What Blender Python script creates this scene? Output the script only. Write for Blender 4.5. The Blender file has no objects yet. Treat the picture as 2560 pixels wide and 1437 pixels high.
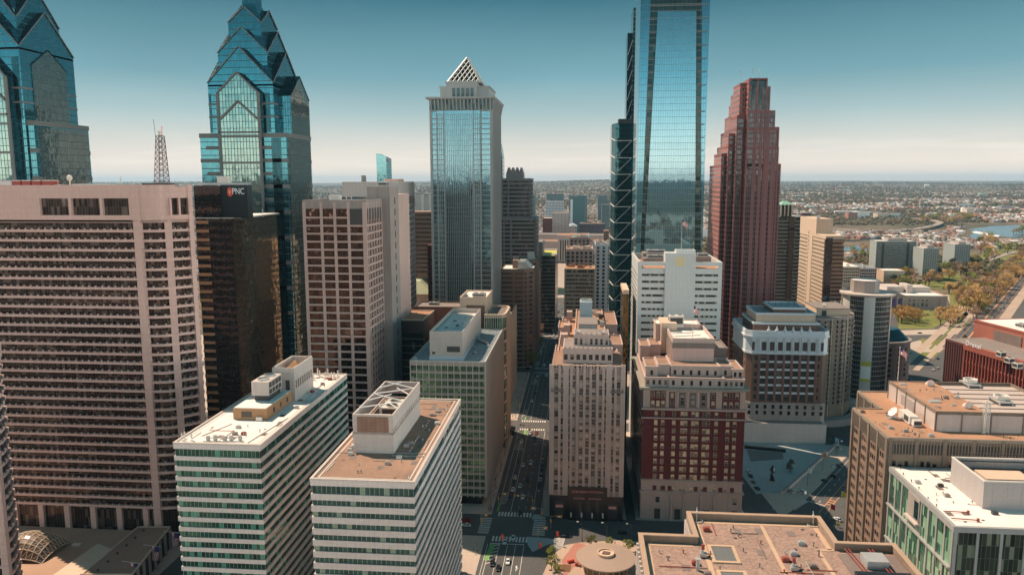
import bpy, math, random
from mathutils import Vector, Matrix
R_ = math.radians
S = bpy.context.scene
COL = S.collection
rnd = random.Random(7)
# ------------------------------------------------------------------ camera
F, CX, CY, H = 1900.0, 1280.0, 718.5, 160.0
YAW, PITCH, ROLL = R_(5.26), R_(7.94), R_(0.14)
fw = Vector((-math.sin(YAW)*math.cos(PITCH), math.cos(YAW)*math.cos(PITCH), -math.sin(PITCH)))
rt = Vector((math.cos(YAW), math.sin(YAW), 0)); up = rt.cross(fw)
rt, up = rt*math.cos(ROLL)-up*math.sin(ROLL), up*math.cos(ROLL)+rt*math.sin(ROLL)
cd = bpy.data.cameras.new('camera'); cam = bpy.data.objects.new('camera', cd); COL.objects.link(cam)
cd.sensor_width = 36; cd.lens = 36*F/2560; cd.clip_start = 1; cd.clip_end = 120000
m = Matrix((rt, up, -fw)).transposed().to_4x4(); m.translation = (0, 0, H); cam.matrix_world = m
S.camera = cam
O = Vector((0, 0, H))
# survey helpers: a sight line of the photograph met with a known plane (roof height, frontage line, side line)
def ray(x, y): return fw+rt*((x-CX)/F)-up*((y-CY)/F)
def az(x, y, z): d = ray(x, y); p = O+d*((z-H)/d.z); return (p.x, p.y, z)
def ay(x, y, Y): d = ray(x, y); p = O+d*(Y/d.y); return (p.x, Y, p.z)
def ax(x, y, X): d = ray(x, y); p = O+d*(X/d.x); return (X, p.y, p.z)
# ------------------------------------------------------------------ sky, sun, exposure
SUN = Vector((-0.525, 0.32, 0.84)).normalized()
w = bpy.data.worlds.new('World'); S.world = w; w.use_nodes = True
nt = w.node_tree; nt.nodes.clear()
def nd(t, typ, **k):
    n = t.nodes.new(typ)
    for a, b in k.items(): setattr(n, a, b)
    return n
def lk(t, a, b): t.links.new(a, b)
out = nd(nt, 'ShaderNodeOutputWorld'); bg = nd(nt, 'ShaderNodeBackground'); lk(nt, bg.outputs[0], out.inputs[0])
sky = nd(nt, 'ShaderNodeTexSky', sky_type='NISHITA', sun_disc=False, sun_elevation=math.asin(SUN.z), sun_rotation=math.atan2(SUN.x, SUN.y), altitude=50, air_density=1.2, dust_density=2.0)
tc = nd(nt, 'ShaderNodeTexCoord'); sp = nd(nt, 'ShaderNodeSeparateXYZ'); lk(nt, tc.outputs['Generated'], sp.inputs[0])
rp = nd(nt, 'ShaderNodeValToRGB'); cr = rp.color_ramp
def stops(cr, st):
    while len(cr.elements) < len(st): cr.elements.new(0.5)
    for e, (p, c) in zip(cr.elements, st): e.position = p; e.color = (*c, 1)
stops(cr, [(0, (.72, .595, .50)), (.022, (.70, .61, .525)), (.05, (.51, .51, .465)), (.085, (.30, .405, .415)), (.13, (.14, .285, .33)), (.22, (.036, .130, .172)), (.34, (.020, .11, .16)), (.55, (.026, .12, .165)), (1, (.03, .14, .185))])
lk(nt, sp.outputs[2], rp.inputs[0])
sc10 = nd(nt, 'ShaderNodeVectorMath', operation='SCALE'); sc10.inputs[3].default_value = 10; lk(nt, rp.outputs[0], sc10.inputs[0])
SIDE_FILL, EAST_FILL = 15.0, 3.0
mx = nd(nt, 'ShaderNodeMix', data_type='RGBA'); mx.inputs[0].default_value = .985
# added fill: warm low sky glow beside and behind the view lifts shaded walls
def mrange(src, a, b_, c, d):
    n = nd(nt, 'ShaderNodeMapRange', interpolation_type='SMOOTHSTEP'); lk(nt, src, n.inputs[0])
    for i_, v_ in ((1, a), (2, b_), (3, c), (4, d)): n.inputs[i_].default_value = v_
    return n.outputs[0]
def wmath(op, a, b_, c=None):
    n = nd(nt, 'ShaderNodeMath', operation=op)
    for i_, x in enumerate((a, b_, c)):
        if x is None: continue
        if isinstance(x, (int, float)): n.inputs[i_].default_value = x
        else: lk(nt, x, n.inputs[i_])
    return n.outputs[0]
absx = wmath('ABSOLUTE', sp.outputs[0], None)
side = wmath('MULTIPLY', wmath('MULTIPLY', mrange(absx, .60, .86, 0, 1), mrange(sp.outputs[1], .25, .62, 1, 0)), mrange(sp.outputs[2], .06, .26, SIDE_FILL, 0))
east = wmath('MULTIPLY', mrange(sp.outputs[1], -.05, .62, 1, 0), mrange(sp.outputs[2], .05, .3, EAST_FILL, .0))
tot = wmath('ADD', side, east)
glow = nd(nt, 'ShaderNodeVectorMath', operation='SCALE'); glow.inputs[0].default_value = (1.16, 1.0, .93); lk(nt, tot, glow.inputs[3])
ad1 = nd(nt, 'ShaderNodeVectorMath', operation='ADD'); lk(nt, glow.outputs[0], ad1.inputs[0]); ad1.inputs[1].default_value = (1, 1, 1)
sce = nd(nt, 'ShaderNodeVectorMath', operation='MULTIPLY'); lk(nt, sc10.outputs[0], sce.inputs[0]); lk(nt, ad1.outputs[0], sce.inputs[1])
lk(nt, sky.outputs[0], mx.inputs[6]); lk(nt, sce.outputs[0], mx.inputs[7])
# thin streaks of cloud low over the horizon
mpn = nd(nt, 'ShaderNodeMapping'); mpn.inputs['Scale'].default_value = (5, 5, 60); lk(nt, tc.outputs['Generated'], mpn.inputs[0])
cn = nd(nt, 'ShaderNodeTexNoise'); cn.inputs['Scale'].default_value = 1.6; cn.inputs['Detail'].default_value = 6; lk(nt, mpn.outputs[0], cn.inputs[0])
cr2 = nd(nt, 'ShaderNodeValToRGB'); stops(cr2.color_ramp, [(.5, (0, 0, 0)), (.72, (1, 1, 1))]); lk(nt, cn.outputs[0], cr2.inputs[0])
cr3 = nd(nt, 'ShaderNodeValToRGB'); stops(cr3.color_ramp, [(0, (.0, .0, .0)), (.012, (.3, .3, .3)), (.03, (.42, .42, .42)), (.06, (0, 0, 0))]); lk(nt, sp.outputs[2], cr3.inputs[0])
ml = nd(nt, 'ShaderNodeMath', operation='MULTIPLY'); lk(nt, cr2.outputs[0], ml.inputs[0]); lk(nt, cr3.outputs[0], ml.inputs[1])
mx2 = nd(nt, 'ShaderNodeMix', data_type='RGBA'); lk(nt, ml.outputs[0], mx2.inputs[0]); lk(nt, mx.outputs[2], mx2.inputs[6]); mx2.inputs[7].default_value = (8.2, 7.2, 6.4, 1)
# slow unevenness of the high haze
cn2 = nd(nt, 'ShaderNodeTexNoise'); cn2.inputs['Scale'].default_value = 2.2; cn2.inputs['Detail'].default_value = 4; mp2 = nd(nt, 'ShaderNodeMapping'); mp2.inputs['Scale'].default_value = (1.5, 1.5, 5); lk(nt, tc.outputs['Generated'], mp2.inputs[0]); lk(nt, mp2.outputs[0], cn2.inputs[0])
sc2 = nd(nt, 'ShaderNodeVectorMath', operation='SCALE'); lk(nt, mx2.outputs[2], sc2.inputs[0]); lk(nt, wmath('MULTIPLY_ADD', cn2.outputs[0], .24, .88), sc2.inputs[3])
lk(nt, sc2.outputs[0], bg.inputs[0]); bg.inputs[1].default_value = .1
ld = bpy.data.lights.new('sun', 'SUN'); ld.energy = 4.5; ld.angle = R_(.5); ld.color = (1, .78, .58)
lo = bpy.data.objects.new('sun', ld); COL.objects.link(lo); lo.rotation_euler = (-SUN).to_track_quat('-Z', 'Y').to_euler(); lo.location = (-200, 100, 500)
S.view_settings.view_transform = 'Standard'; S.view_settings.look = 'None'; S.view_settings.exposure = 0.5; S.view_settings.gamma = 1
S.render.engine = 'CYCLES'
S.cycles.max_bounces = 6; S.cycles.diffuse_bounces = 3; S.cycles.glossy_bounces = 3; S.cycles.transmission_bounces = 3; S.cycles.volume_bounces = 0; S.cycles.caustics_reflective = False
S.cycles.sample_clamp_indirect = 4
try:
    S.cycles.use_denoising = True; S.cycles.denoiser = 'OPENIMAGEDENOISE'; S.cycles.denoising_input_passes = 'RGB_ALBEDO_NORMAL'
except Exception: pass
# ------------------------------------------------------------------ mesh helpers
class MB:
    def __init__(s): s.v = []; s.f = []; s.uv = []; s.mi = []; s.cm = 0
    def face(s, pts, uv=None):
        b = len(s.v); s.v += [tuple(p) for p in pts]; s.f.append(tuple(range(b, b+len(pts)))); s.mi.append(s.cm)
        if uv is None:
            a = Vector(pts[1])-Vector(pts[0]); c = Vector(pts[-1])-Vector(pts[0]); n = a.cross(c)
            if n.length > 0: n.normalize()
            if abs(n.z) > .8: uv = [(p[0], p[1]) for p in pts]
            else:
                t = Vector((-n.y, n.x, 0)); t = t.normalized() if t.length > 0 else Vector((1, 0, 0))
                uv = [(t.x*p[0]+t.y*p[1], p[2]) for p in pts]
        s.uv += uv
    def prism(s, poly, z0, z1, top=True, bottom=False, poly1=None, sides=None):
        u = 0; q = poly1 or poly; n = len(poly)
        for i in range(n):
            a, b = poly[i], poly[(i+1) % n]; c, d = q[i], q[(i+1) % n]; L = math.dist(a[:2], b[:2])
            if (sides is None or i in sides) and (L > 1e-6):
                s.face([(a[0], a[1], z0), (b[0], b[1], z0), (d[0], d[1], z1), (c[0], c[1], z1)], [(u, z0), (u+L, z0), (u+L, z1), (u, z1)])
            u += L
        if top: s.face([(p[0], p[1], z1) for p in q])
        if bottom: s.face([(p[0], p[1], z0) for p in reversed(poly)])
        return s
    def box(s, x0, x1, y0, y1, z0, z1, bottom=True): return s.prism([(x0, y0), (x1, y0), (x1, y1), (x0, y1)], z0, z1, True, bottom)
    def obox(s, c, d, lx, ly, z0, z1):   # centre, unit direction of its length, sizes
        t = Vector((d[0], d[1])).normalized(); n = Vector((-t.y, t.x)); c = Vector(c[:2])
        return s.prism([tuple(c+t*a*lx/2+n*b*ly/2) for a, b in ((-1, -1), (1, -1), (1, 1), (-1, 1))], z0, z1, True, True)
    def bar(s, p, q, r, r2=None):        # square-section bar
        p, q = Vector(p), Vector(q); d = (q-p).normalized(); a = d.cross(Vector((0, 0, 1)))
        if a.length < .01: a = Vector((1, 0, 0))
        a.normalize(); b = d.cross(a); r2 = r2 or r
        A = [p+a*r*i+b*r2*j for i, j in ((-1, -1), (1, -1), (1, 1), (-1, 1))]; B = [x+(q-p) for x in A]
        for i in range(4): s.face([A[i], A[(i+1) % 4], B[(i+1) % 4], B[i]])
        s.face(A[::-1]); s.face(B); return s
    def tube(s, p, q, r, r2=None, n=8, cap=True):
        p, q = Vector(p), Vector(q); d = (q-p).normalized(); a = d.cross(Vector((0, 0, 1)))
        if a.length < .01: a = Vector((1, 0, 0))
        a.normalize(); b = d.cross(a); r2 = r if r2 is None else r2
        A = [p+(a*math.cos(k*2*math.pi/n)+b*math.sin(k*2*math.pi/n))*r for k in range(n)]
        B = [q+(a*math.cos(k*2*math.pi/n)+b*math.sin(k*2*math.pi/n))*r2 for k in range(n)]
        for i in range(n): s.face([A[i], A[(i+1) % n], B[(i+1) % n], B[i]])
        if cap: s.face(A[::-1]); s.face(B)
        return s
    def lathe(s, c, prof, n=32, a0=0, a1=2*math.pi):
        for k in range(n):
            t0, t1 = a0+(a1-a0)*k/n, a0+(a1-a0)*(k+1)/n
            for (r0, z0), (r1, z1) in zip(prof, prof[1:]):
                P = [(c[0]+r*math.cos(t), c[1]+r*math.sin(t), z) for r, t, z in ((r0, t0, z0), (r0, t1, z0), (r1, t1, z1), (r1, t0, z1))]
                if r0 < 1e-4: P = P[1:]
                if r1 < 1e-4: P = P[:-1]
                if len(P) > 2: s.face(P)
        return s
    def ring(s, po, pi, z0, z1):
        n = len(po)
        for i in range(n):
            j = (i+1) % n; a, b, c, d = po[i], po[j], pi[j], pi[i]
            s.face([(*a, z0), (*b, z0), (*b, z1), (*a, z1)]); s.face([(*c, z0), (*d, z0), (*d, z1), (*c, z1)]); s.face([(*a, z1), (*b, z1), (*c, z1), (*d, z1)])
        return s
    def build(s, name, mat, parent=None, smooth=False, kind=None, label=None):
        r = parent
        while r is not None and r.parent is not None: r = r.parent
        L = Vector(r.location) if r is not None else Vector((0, 0, 0))
        me = bpy.data.meshes.new(name); me.from_pydata([(x-L.x, y-L.y, z-L.z) for x, y, z in s.v], [], s.f)
        ul = me.uv_layers.new(name='UVMap'); ul.data.foreach_set('uv', [c for p in s.uv for c in p])
        for mm in (mat if isinstance(mat, list) else [mat]): me.materials.append(mm)
        if isinstance(mat, list): me.polygons.foreach_set('material_index', s.mi)
        if smooth: me.polygons.foreach_set('use_smooth', [True]*len(s.f))
        me.update(); o = bpy.data.objects.new(name, me); COL.objects.link(o)
        if parent is not None: o.parent = parent
        if kind: o['kind'] = kind
        if label: o['label'] = label
        return o
def rect(x0, x1, y0, y1): return [(x0, y0), (x1, y0), (x1, y1), (x0, y1)]
def offset(poly, d):
    n = len(poly); res = []
    for i in range(n):
        a, b, c = Vector(poly[i-1][:2]), Vector(poly[i][:2]), Vector(poly[(i+1) % n][:2])
        t0, t1 = (b-a).normalized(), (c-b).normalized(); n0, n1 = Vector((t0.y, -t0.x)), Vector((t1.y, -t1.x))
        k = (n0+n1); k = k/max(.2, k.dot(n0)) if k.length > 1e-6 else n0
        res.append((b.x+k.x*d, b.y+k.y*d))
    return res
def thing(name, label, cat, loc=(0, 0, 0), group=None):
    o = bpy.data.objects.new(name, None); o.empty_display_size = 1; COL.objects.link(o); o.location = loc
    o['label'] = label; o['category'] = cat
    if group: o['group'] = group
    return o
def tag(o, label, cat, group=None, kind=None):
    o['label'] = label; o['category'] = cat
    if group: o['group'] = group
    if kind: o['kind'] = kind
    return o
def struct(o): o['kind'] = 'structure'; return o
# windows: every pane its own part, the 100 nearest of a building as objects, any further ones as one part
WINS = {}
def windows(root, mat, p0, p1, us, zs, ww, hh, out=.05):
    p0, p1 = Vector(p0[:2]), Vector(p1[:2]); t = (p1-p0).normalized(); n = Vector((t.y, -t.x)); ang = math.atan2(t.y, t.x)
    for z in zs:
        for u in us:
            p = p0+t*u+n*out; WINS.setdefault(root.name, []).append((p.x, p.y, z, ang, ww, hh, mat))
_wm = {}
def wmesh(ww, hh, mat):
    k = (round(ww, 2), round(hh, 2), mat.name)
    if k not in _wm:
        b = MB(); wbox(b, 0, 0, 0, 0, ww, hh); me = bpy.data.meshes.new('window'); me.from_pydata(b.v, [], b.f)
        ul = me.uv_layers.new(name='UVMap'); ul.data.foreach_set('uv', [c for p in b.uv for c in p]); me.materials.append(mat); _wm[k] = me
    return _wm[k]
def wbox(b, x, y, z, ang, ww, hh):
    c, s = math.cos(ang), math.sin(ang)
    def P(u, o, v): return (x+c*u+s*o, y+s*u-c*o, z+v)
    e = .06
    A = [P(-ww/2, e, 0), P(ww/2, e, 0), P(ww/2, e, hh), P(-ww/2, e, hh)]; B = [P(-ww/2, -e, 0), P(ww/2, -e, 0), P(ww/2, -e, hh), P(-ww/2, -e, hh)]
    b0 = len(b.v); b.v += A+B; z4 = [(0, 0)]*4
    for f, uv in (((0, 1, 2, 3), [(0, 0), (1, 0), (1, 1), (0, 1)]), ((1, 5, 6, 2), z4), ((4, 0, 3, 7), z4), ((3, 2, 6, 7), z4), ((4, 5, 1, 0), z4)):
        b.f.append(tuple(b0+i for i in f)); b.uv += uv; b.mi.append(b.cm)
def finish_windows(limit=100):
    for rn, L in WINS.items():
        root = bpy.data.objects[rn]; l = root.location
        L.sort(key=lambda a: -a[4]*a[5]/((a[0])**2+a[1]**2+(a[2]-H)**2))
        for (x, y, z, a, ww, hh, mat) in L[:limit]:
            o = bpy.data.objects.new('window', wmesh(ww, hh, mat)); COL.objects.link(o); o.parent = root
            o.location = (x-l.x, y-l.y, z-l.z); o.rotation_euler = (0, 0, a)
        if len(L) > limit:
            mats = []; b = MB()
            for (x, y, z, a, ww, hh, mat) in L[limit:]:
                if mat not in mats: mats.append(mat)
                b.cm = mats.index(mat); wbox(b, x, y, z, a, ww, hh)
            b.build('window', mats, root, kind='stuff')
# ------------------------------------------------------------------ materials
GT = .50
def newmat(name):
    ma = bpy.data.materials.new(name); ma.use_nodes = True; t = ma.node_tree; b = t.nodes['Principled BSDF']; return ma, t, b
def math_(t, op, a, b=None, c=None):
    n = nd(t, 'ShaderNodeMath', operation=op)
    for i, x in enumerate((a, b, c)):
        if x is None: continue
        if isinstance(x, (int, float)): n.inputs[i].default_value = x
        else: lk(t, x, n.inputs[i])
    return n.outputs[0]
def mixc(t, f, a, b):
    n = nd(t, 'ShaderNodeMix', data_type='RGBA')
    for i, x in ((0, f), (6, a), (7, b)):
        if isinstance(x, (int, float)): n.inputs[i].default_value = x
        elif isinstance(x, tuple): n.inputs[i].default_value = (*x[:3], 1)
        else: lk(t, x, n.inputs[i])
    return n.outputs[2]
def noise(t, vec, scale, detail=3, rough=.55):
    n = nd(t, 'ShaderNodeTexNoise'); n.inputs['Scale'].default_value = scale; n.inputs['Detail'].default_value = detail; n.inputs['Roughness'].default_value = rough
    if vec is not None: lk(t, vec, n.inputs['Vector'])
    return n
def cells(t, w_, h_, mw, mh, du=0, dv=0):
    uv = nd(t, 'ShaderNodeUVMap'); s = nd(t, 'ShaderNodeSeparateXYZ'); lk(t, uv.outputs[0], s.inputs[0])
    u = math_(t, 'DIVIDE', math_(t, 'ADD', s.outputs[0], du), w_); v = math_(t, 'DIVIDE', math_(t, 'ADD', s.outputs[1], dv), h_)
    fu, fv = math_(t, 'FLOOR', u), math_(t, 'FLOOR', v); ru, rv = math_(t, 'SUBTRACT', u, fu), math_(t, 'SUBTRACT', v, fv)
    mask = math_(t, 'MAXIMUM', math_(t, 'LESS_THAN', ru, mw/w_), math_(t, 'LESS_THAN', rv, mh/h_))
    c = nd(t, 'ShaderNodeCombineXYZ'); lk(t, fu, c.inputs[0]); lk(t, fv, c.inputs[1])
    wn = nd(t, 'ShaderNodeTexWhiteNoise', noise_dimensions='3D'); lk(t, c.outputs[0], wn.inputs['Vector'])
    return mask, wn.outputs['Value'], wn.outputs['Color'], ru, rv
def glass(name, tint, w_=1.5, h_=3.6, mw=.12, mh=.25, mcol=(.2, .22, .22), metal=.75, rough=.04, wob=.02, var=.35, blind=0, bcol=(.45, .42, .36), dv=0, warp=.012, du=0):
    tint = tuple(x*GT for x in tint); ma, t, b = newmat(name)
    mask, rv, rc, ru, rvv = cells(t, w_, h_, mw, mh, du, dv)
    k = math_(t, 'MULTIPLY_ADD', rv, var, 1-var/2)
    sc = nd(t, 'ShaderNodeVectorMath', operation='SCALE'); sc.inputs[0].default_value = tint; lk(t, k, sc.inputs[3])
    bl = math_(t, 'GREATER_THAN', nd_sep(t, rc, 1), 1-blind) if blind else 0.0
    col = mixc(t, bl, sc.outputs[0], bcol); col = mixc(t, mask, col, mcol); lk(t, col, b.inputs['Base Color'])
    nb = math_(t, 'SUBTRACT', 1, mask)
    if blind: nb = math_(t, 'MULTIPLY', nb, math_(t, 'SUBTRACT', 1, math_(t, 'MULTIPLY', bl, .75)))
    lk(t, math_(t, 'MULTIPLY', nb, metal), b.inputs['Metallic'])
    lk(t, math_(t, 'MULTIPLY_ADD', mask, .45, rough), b.inputs['Roughness'])
    g = nd(t, 'ShaderNodeNewGeometry'); tco = nd(t, 'ShaderNodeTexCoord')
    nz = noise(t, tco.outputs['Object'], .45, 1)
    def vm(op, a, bb):
        n = nd(t, 'ShaderNodeVectorMath', operation=op)
        for i, x in enumerate((a, bb)):
            if isinstance(x, tuple): n.inputs[i].default_value = x
            else: lk(t, x, n.inputs[i])
        return n.outputs[0]
    a = vm('MULTIPLY', vm('SUBTRACT', rc, (.5, .5, .5)), (wob, wob, wob)); c = vm('MULTIPLY', vm('SUBTRACT', nz.outputs['Color'], (.5, .5, .5)), (warp*3, warp*3, warp*3))
    n = nd(t, 'ShaderNodeVectorMath', operation='NORMALIZE'); lk(t, vm('ADD', vm('ADD', g.outputs['Normal'], a), c), n.inputs[0]); lk(t, n.outputs[0], b.inputs['Normal'])
    return ma
def nd_sep(t, c, i):
    s = nd(t, 'ShaderNodeSeparateXYZ'); lk(t, c, s.inputs[0]); return s.outputs[i]
def surf(name, col, rough=.85, var=.25, scale=.09, streak=.12, joint=None, fine=.12, metal=0, col2=None, jdark=.6, cellvar=0):
    ma, t, b = newmat(name); tco = nd(t, 'ShaderNodeTexCoord')
    n1 = noise(t, tco.outputs['Object'], scale, 4); n2 = noise(t, tco.outputs['Object'], scale*14, 3, .65)
    mp = nd(t, 'ShaderNodeMapping'); mp.inputs['Scale'].default_value = (.9, .9, .05); lk(t, tco.outputs['Object'], mp.inputs[0]); n3 = noise(t, mp.outputs[0], 1.1, 3)
    k = math_(t, 'MULTIPLY_ADD', n1.outputs[0], var*2, 1-var)
    k = math_(t, 'MULTIPLY', k, math_(t, 'MULTIPLY_ADD', n2.outputs[0], fine*2, 1-fine))
    k = math_(t, 'MULTIPLY', k, math_(t, 'MULTIPLY_ADD', n3.outputs[0], streak*2, 1-streak))
    base = mixc(t, n1.outputs[0], col, col2) if col2 else None
    if joint:
        mask, rv, rc, ru, rvv = cells(t, *joint)
        k = math_(t, 'MULTIPLY', k, math_(t, 'MULTIPLY_ADD', mask, jdark-1, 1))
        if cellvar: k = math_(t, 'MULTIPLY', k, math_(t, 'MULTIPLY_ADD', rv, cellvar, 1-cellvar/2))
    sc = nd(t, 'ShaderNodeVectorMath', operation='SCALE'); lk(t, k, sc.inputs[3])
    if base is None: sc.inputs[0].default_value = col
    else: lk(t, base, sc.inputs[0])
    lk(t, sc.outputs[0], b.inputs['Base Color']); b.inputs['Roughness'].default_value = rough; b.inputs['Metallic'].default_value = metal
    return ma
def winmat(name, frame=(.35, .33, .3), gl=(.05, .07, .08), blindc=(.5, .46, .38), drop=.7, sash=True, metal=.55):
    ma, t, b = newmat(name); uv = nd(t, 'ShaderNodeUVMap'); s = nd(t, 'ShaderNodeSeparateXYZ'); lk(t, uv.outputs[0], s.inputs[0])
    u, v = s.outputs[0], s.outputs[1]
    oi = nd(t, 'ShaderNodeObjectInfo'); g = nd(t, 'ShaderNodeNewGeometry')
    r = math_(t, 'FRACT', math_(t, 'ADD', oi.outputs['Random'], math_(t, 'MULTIPLY', g.outputs['Random Per Island'], 7.31)))
    r2 = math_(t, 'FRACT', math_(t, 'MULTIPLY', r, 13.7))
    fm = math_(t, 'MAXIMUM', math_(t, 'GREATER_THAN', math_(t, 'ABSOLUTE', math_(t, 'SUBTRACT', u, .5)), .42), math_(t, 'GREATER_THAN', math_(t, 'ABSOLUTE', math_(t, 'SUBTRACT', v, .5)), .46))
    if sash: fm = math_(t, 'MAXIMUM', fm, math_(t, 'LESS_THAN', math_(t, 'ABSOLUTE', math_(t, 'SUBTRACT', v, .5)), .03))
    bm = math_(t, 'MULTIPLY', math_(t, 'GREATER_THAN', v, math_(t, 'MULTIPLY', r, 1.15)), math_(t, 'GREATER_THAN', drop, r2))
    bc = mixc(t, r2, blindc, tuple(x*.6 for x in blindc)); c = mixc(t, bm, gl, bc); c = mixc(t, fm, c, frame); lk(t, c, b.inputs['Base Color'])
    lk(t, math_(t, 'MULTIPLY', math_(t, 'SUBTRACT', 1, math_(t, 'MAXIMUM', fm, math_(t, 'MULTIPLY', bm, .8))), metal), b.inputs['Metallic']); b.inputs['Roughness'].default_value = .12
    return ma
def plain(name, col, rough=.6, metal=0, emit=None):
    ma, t, b = newmat(name); b.inputs['Base Color'].default_value = (*col, 1); b.inputs['Roughness'].default_value = rough; b.inputs['Metallic'].default_value = metal
    return ma
# ------------------------------------------------------------------ generic building parts
def slabs(root, poly, zs, h, out_, mat, name='spandrel', sides=None):
    q = offset(poly, out_)
    for z in zs: MB().prism(q, z, z+h, True, True).build(name, mat, root)
def piers(root, a, b, us, w_, out_, z0, z1, mat, name='pier', d=.6):
    a, b = Vector(a[:2]), Vector(b[:2]); t = (b-a).normalized(); n = Vector((t.y, -t.x))
    for u in us:
        c = a+t*u+n*(out_-d)/2; MB().obox(c, t, w_, out_+d, z0, z1).build(name, mat, root)
def parapet(root, poly, z0, z1, mat, out_=.3, th=.6, name='parapet'):
    MB().ring(offset(poly, out_), offset(poly, out_-th), z0, z1).build(name, mat, root)
def roofpl(root, poly, z, mat, inset=.25, name='roof'):
    MB().prism(offset(poly, -inset), z-.4, z).build(name, mat, root)
def spread(n, L, m0=0): return [m0+(L-2*m0)*(i+.5)/n for i in range(n)]
def ends(n, L): return [L*i/n for i in range(n+1)]
def edge(p, i): return p[i], p[(i+1) % len(p)]
def elen(p, i): return math.dist(p[i], p[(i+1) % len(p)])
def hvac(root, c, d, lx, ly, z, h, fans=2, mat=None, name='cooling_unit'):
    mat = mat or M['metal']; t = Vector(d).normalized(); n = Vector((-t.y, t.x)); b = MB(); b.obox(c, d, lx, ly, z+.4, z+h)
    for s in (-1, 1): b.obox((c[0]+n.x*s*ly*.35, c[1]+n.y*s*ly*.35), d, lx*.95, .25, z, z+.4)
    o = b.build(name, mat, root)
    g = MB(); g.obox(c, d, lx*.86, ly+.08, z+h*.35, z+h*.85); g.obox(c, d, lx+.08, ly*.8, z+h*.35, z+h*.85); g.build('louver', M['dark'], o)
    for i in range(fans):
        u = (i+.5)/fans-.5; cc = (c[0]+t.x*u*lx, c[1]+t.y*u*lx); r = min(lx/fans, ly)*.38
        f = MB(); f.lathe(cc, [(r, z+h-.1), (r, z+h+.35), (r-.12, z+h+.35), (r-.12, z+h+.1)], 16); fo = f.build('fan_ring', mat, o)
        f = MB(); f.lathe(cc, [(0, z+h+.12), (r-.13, z+h+.06)], 16); f.bar((cc[0]-r, cc[1], z+h+.2), (cc[0]+r, cc[1], z+h+.2), .06); f.bar((cc[0], cc[1]-r, z+h+.2), (cc[0], cc[1]+r, z+h+.2), .06); f.build('fan', M['dark'], o)
    return o
def vents(root, pts, z, mat=None, h=1.0):
    for p in pts:
        b = MB(); hh = h*rnd.uniform(.6, 1.3); b.tube((p[0], p[1], z), (p[0], p[1], z+hh), .12, n=6); b.tube((p[0], p[1], z+hh-.15), (p[0], p[1], z+hh+.12), .22, n=6); b.build('vent_pipe', mat or M['dark'], root)
def masts(root, pts, z, h=3.0):
    for p in pts:
        b = MB(); b.tube((p[0], p[1], z), (p[0], p[1], z+h), .07, n=5); b.box(p[0]-.5, p[0]+.5, p[1]-.1, p[1]+.1, z, z+.15); b.box(p[0]-.25, p[0]+.25, p[1]-.12, p[1]+.12, z+h*.45, z+h*.95); b.build('antenna', M['pale'], root)
def text(s, size, p, d, mat, parent, name='lettering', ext=.15, xs=1):
    cu = bpy.data.curves.new(name, 'FONT'); cu.body = s; cu.size = size; cu.extrude = ext; cu.align_x = 'CENTER'; cu.align_y = 'CENTER'; cu.space_character = 1.05
    to = bpy.data.objects.new(name, cu); COL.objects.link(to); bpy.context.view_layer.update()
    me = bpy.data.meshes.new_from_object(to.evaluated_get(bpy.context.evaluated_depsgraph_get())); bpy.data.objects.remove(to)
    me.materials.clear(); me.materials.append(mat); o = bpy.data.objects.new(name, me); COL.objects.link(o)
    t = Vector((d[0], d[1], 0)).normalized(); n = Vector((t.y, -t.x, 0)); r = parent
    while r.parent is not None: r = r.parent
    o.parent = parent; mw = Matrix((t*xs, Vector((0, 0, 1)), n)).transposed().to_4x4(); mw.translation = Vector(p)-Vector(r.location); o.matrix_local = mw
    return o
def clutter(root, x0, x1, y0, y1, z, n, cols=('metal', 'conc_dirty', 'pale')):
    for k in range(n):
        x, y = rnd.uniform(x0, x1), rnd.uniform(y0, y1); q = k % 5; b = MB()
        if q == 0: b.box(x-.9, x+.9, y-1.4, y+1.4, z-.02, z+.05); b.build('roof_patch', M['stone_dark'], root)
        elif q == 1:
            l = rnd.uniform(4, 11); d = (l, 0) if rnd.random() < .5 else (0, l); b.bar((x, y, z+.2), (min(x1, x+d[0]), min(y1, y+d[1])+.01, z+.2), .08); b.build('conduit', M[cols[k % len(cols)]], root)
        elif q == 2: b.tube((x, y, z), (x, y, z+.75), .14, n=6); b.tube((x, y, z+.6), (x, y, z+.85), .24, n=6); b.build('vent_pipe', M[cols[k % len(cols)]], root)
        elif q == 3: b.lathe((x, y), [(0, z+.06), (.45, z+.05), (.5, z)], 10); b.build('roof_drain', M['dark'], root)
        else: b.box(x-.8, x+.8, y-.6, y+.6, z, z+.9); b.box(x-.5, x+.5, y-.4, y+.4, z+.9, z+1.05); b.build('roof_hatch', M[cols[k % len(cols)]], root)
M = {}
M['pink'] = surf('pink_concrete', (.58, .39, .345), .85, .12, .06, .10, (3, 3, .05, .05))
M['white_panel'] = surf('white_panel', (.66, .58, .55), .6, .08, .05, .08, (1.45, 40, .05, .01))
M['tanpanel'] = surf('tan_panel', (.42, .35, .30), .7, .1, .05, .06)
M['stone'] = surf('limestone', (.50, .375, .335), .9, .16, .07, .14, (1.2, .9, .03, .03), jdark=.85)
M['stone_dark'] = surf('sooty_stone', (.20, .155, .14), .9, .2, .1, .2)
M['granite_black'] = surf('black_granite', (.022, .02, .022), .3, .2, .2, .05)
M['brick_red'] = surf('red_brick', (.13, .026, .029), .9, .16, .06, .10, (.4, .16, .03, .03), jdark=.9)
M['brick_brown'] = surf('brown_brick', (.17, .098, .075), .9, .18, .07, .1)
M['brick_pier'] = surf('reddish_pier', (.20, .10, .085), .85, .15, .07, .1)
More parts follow.
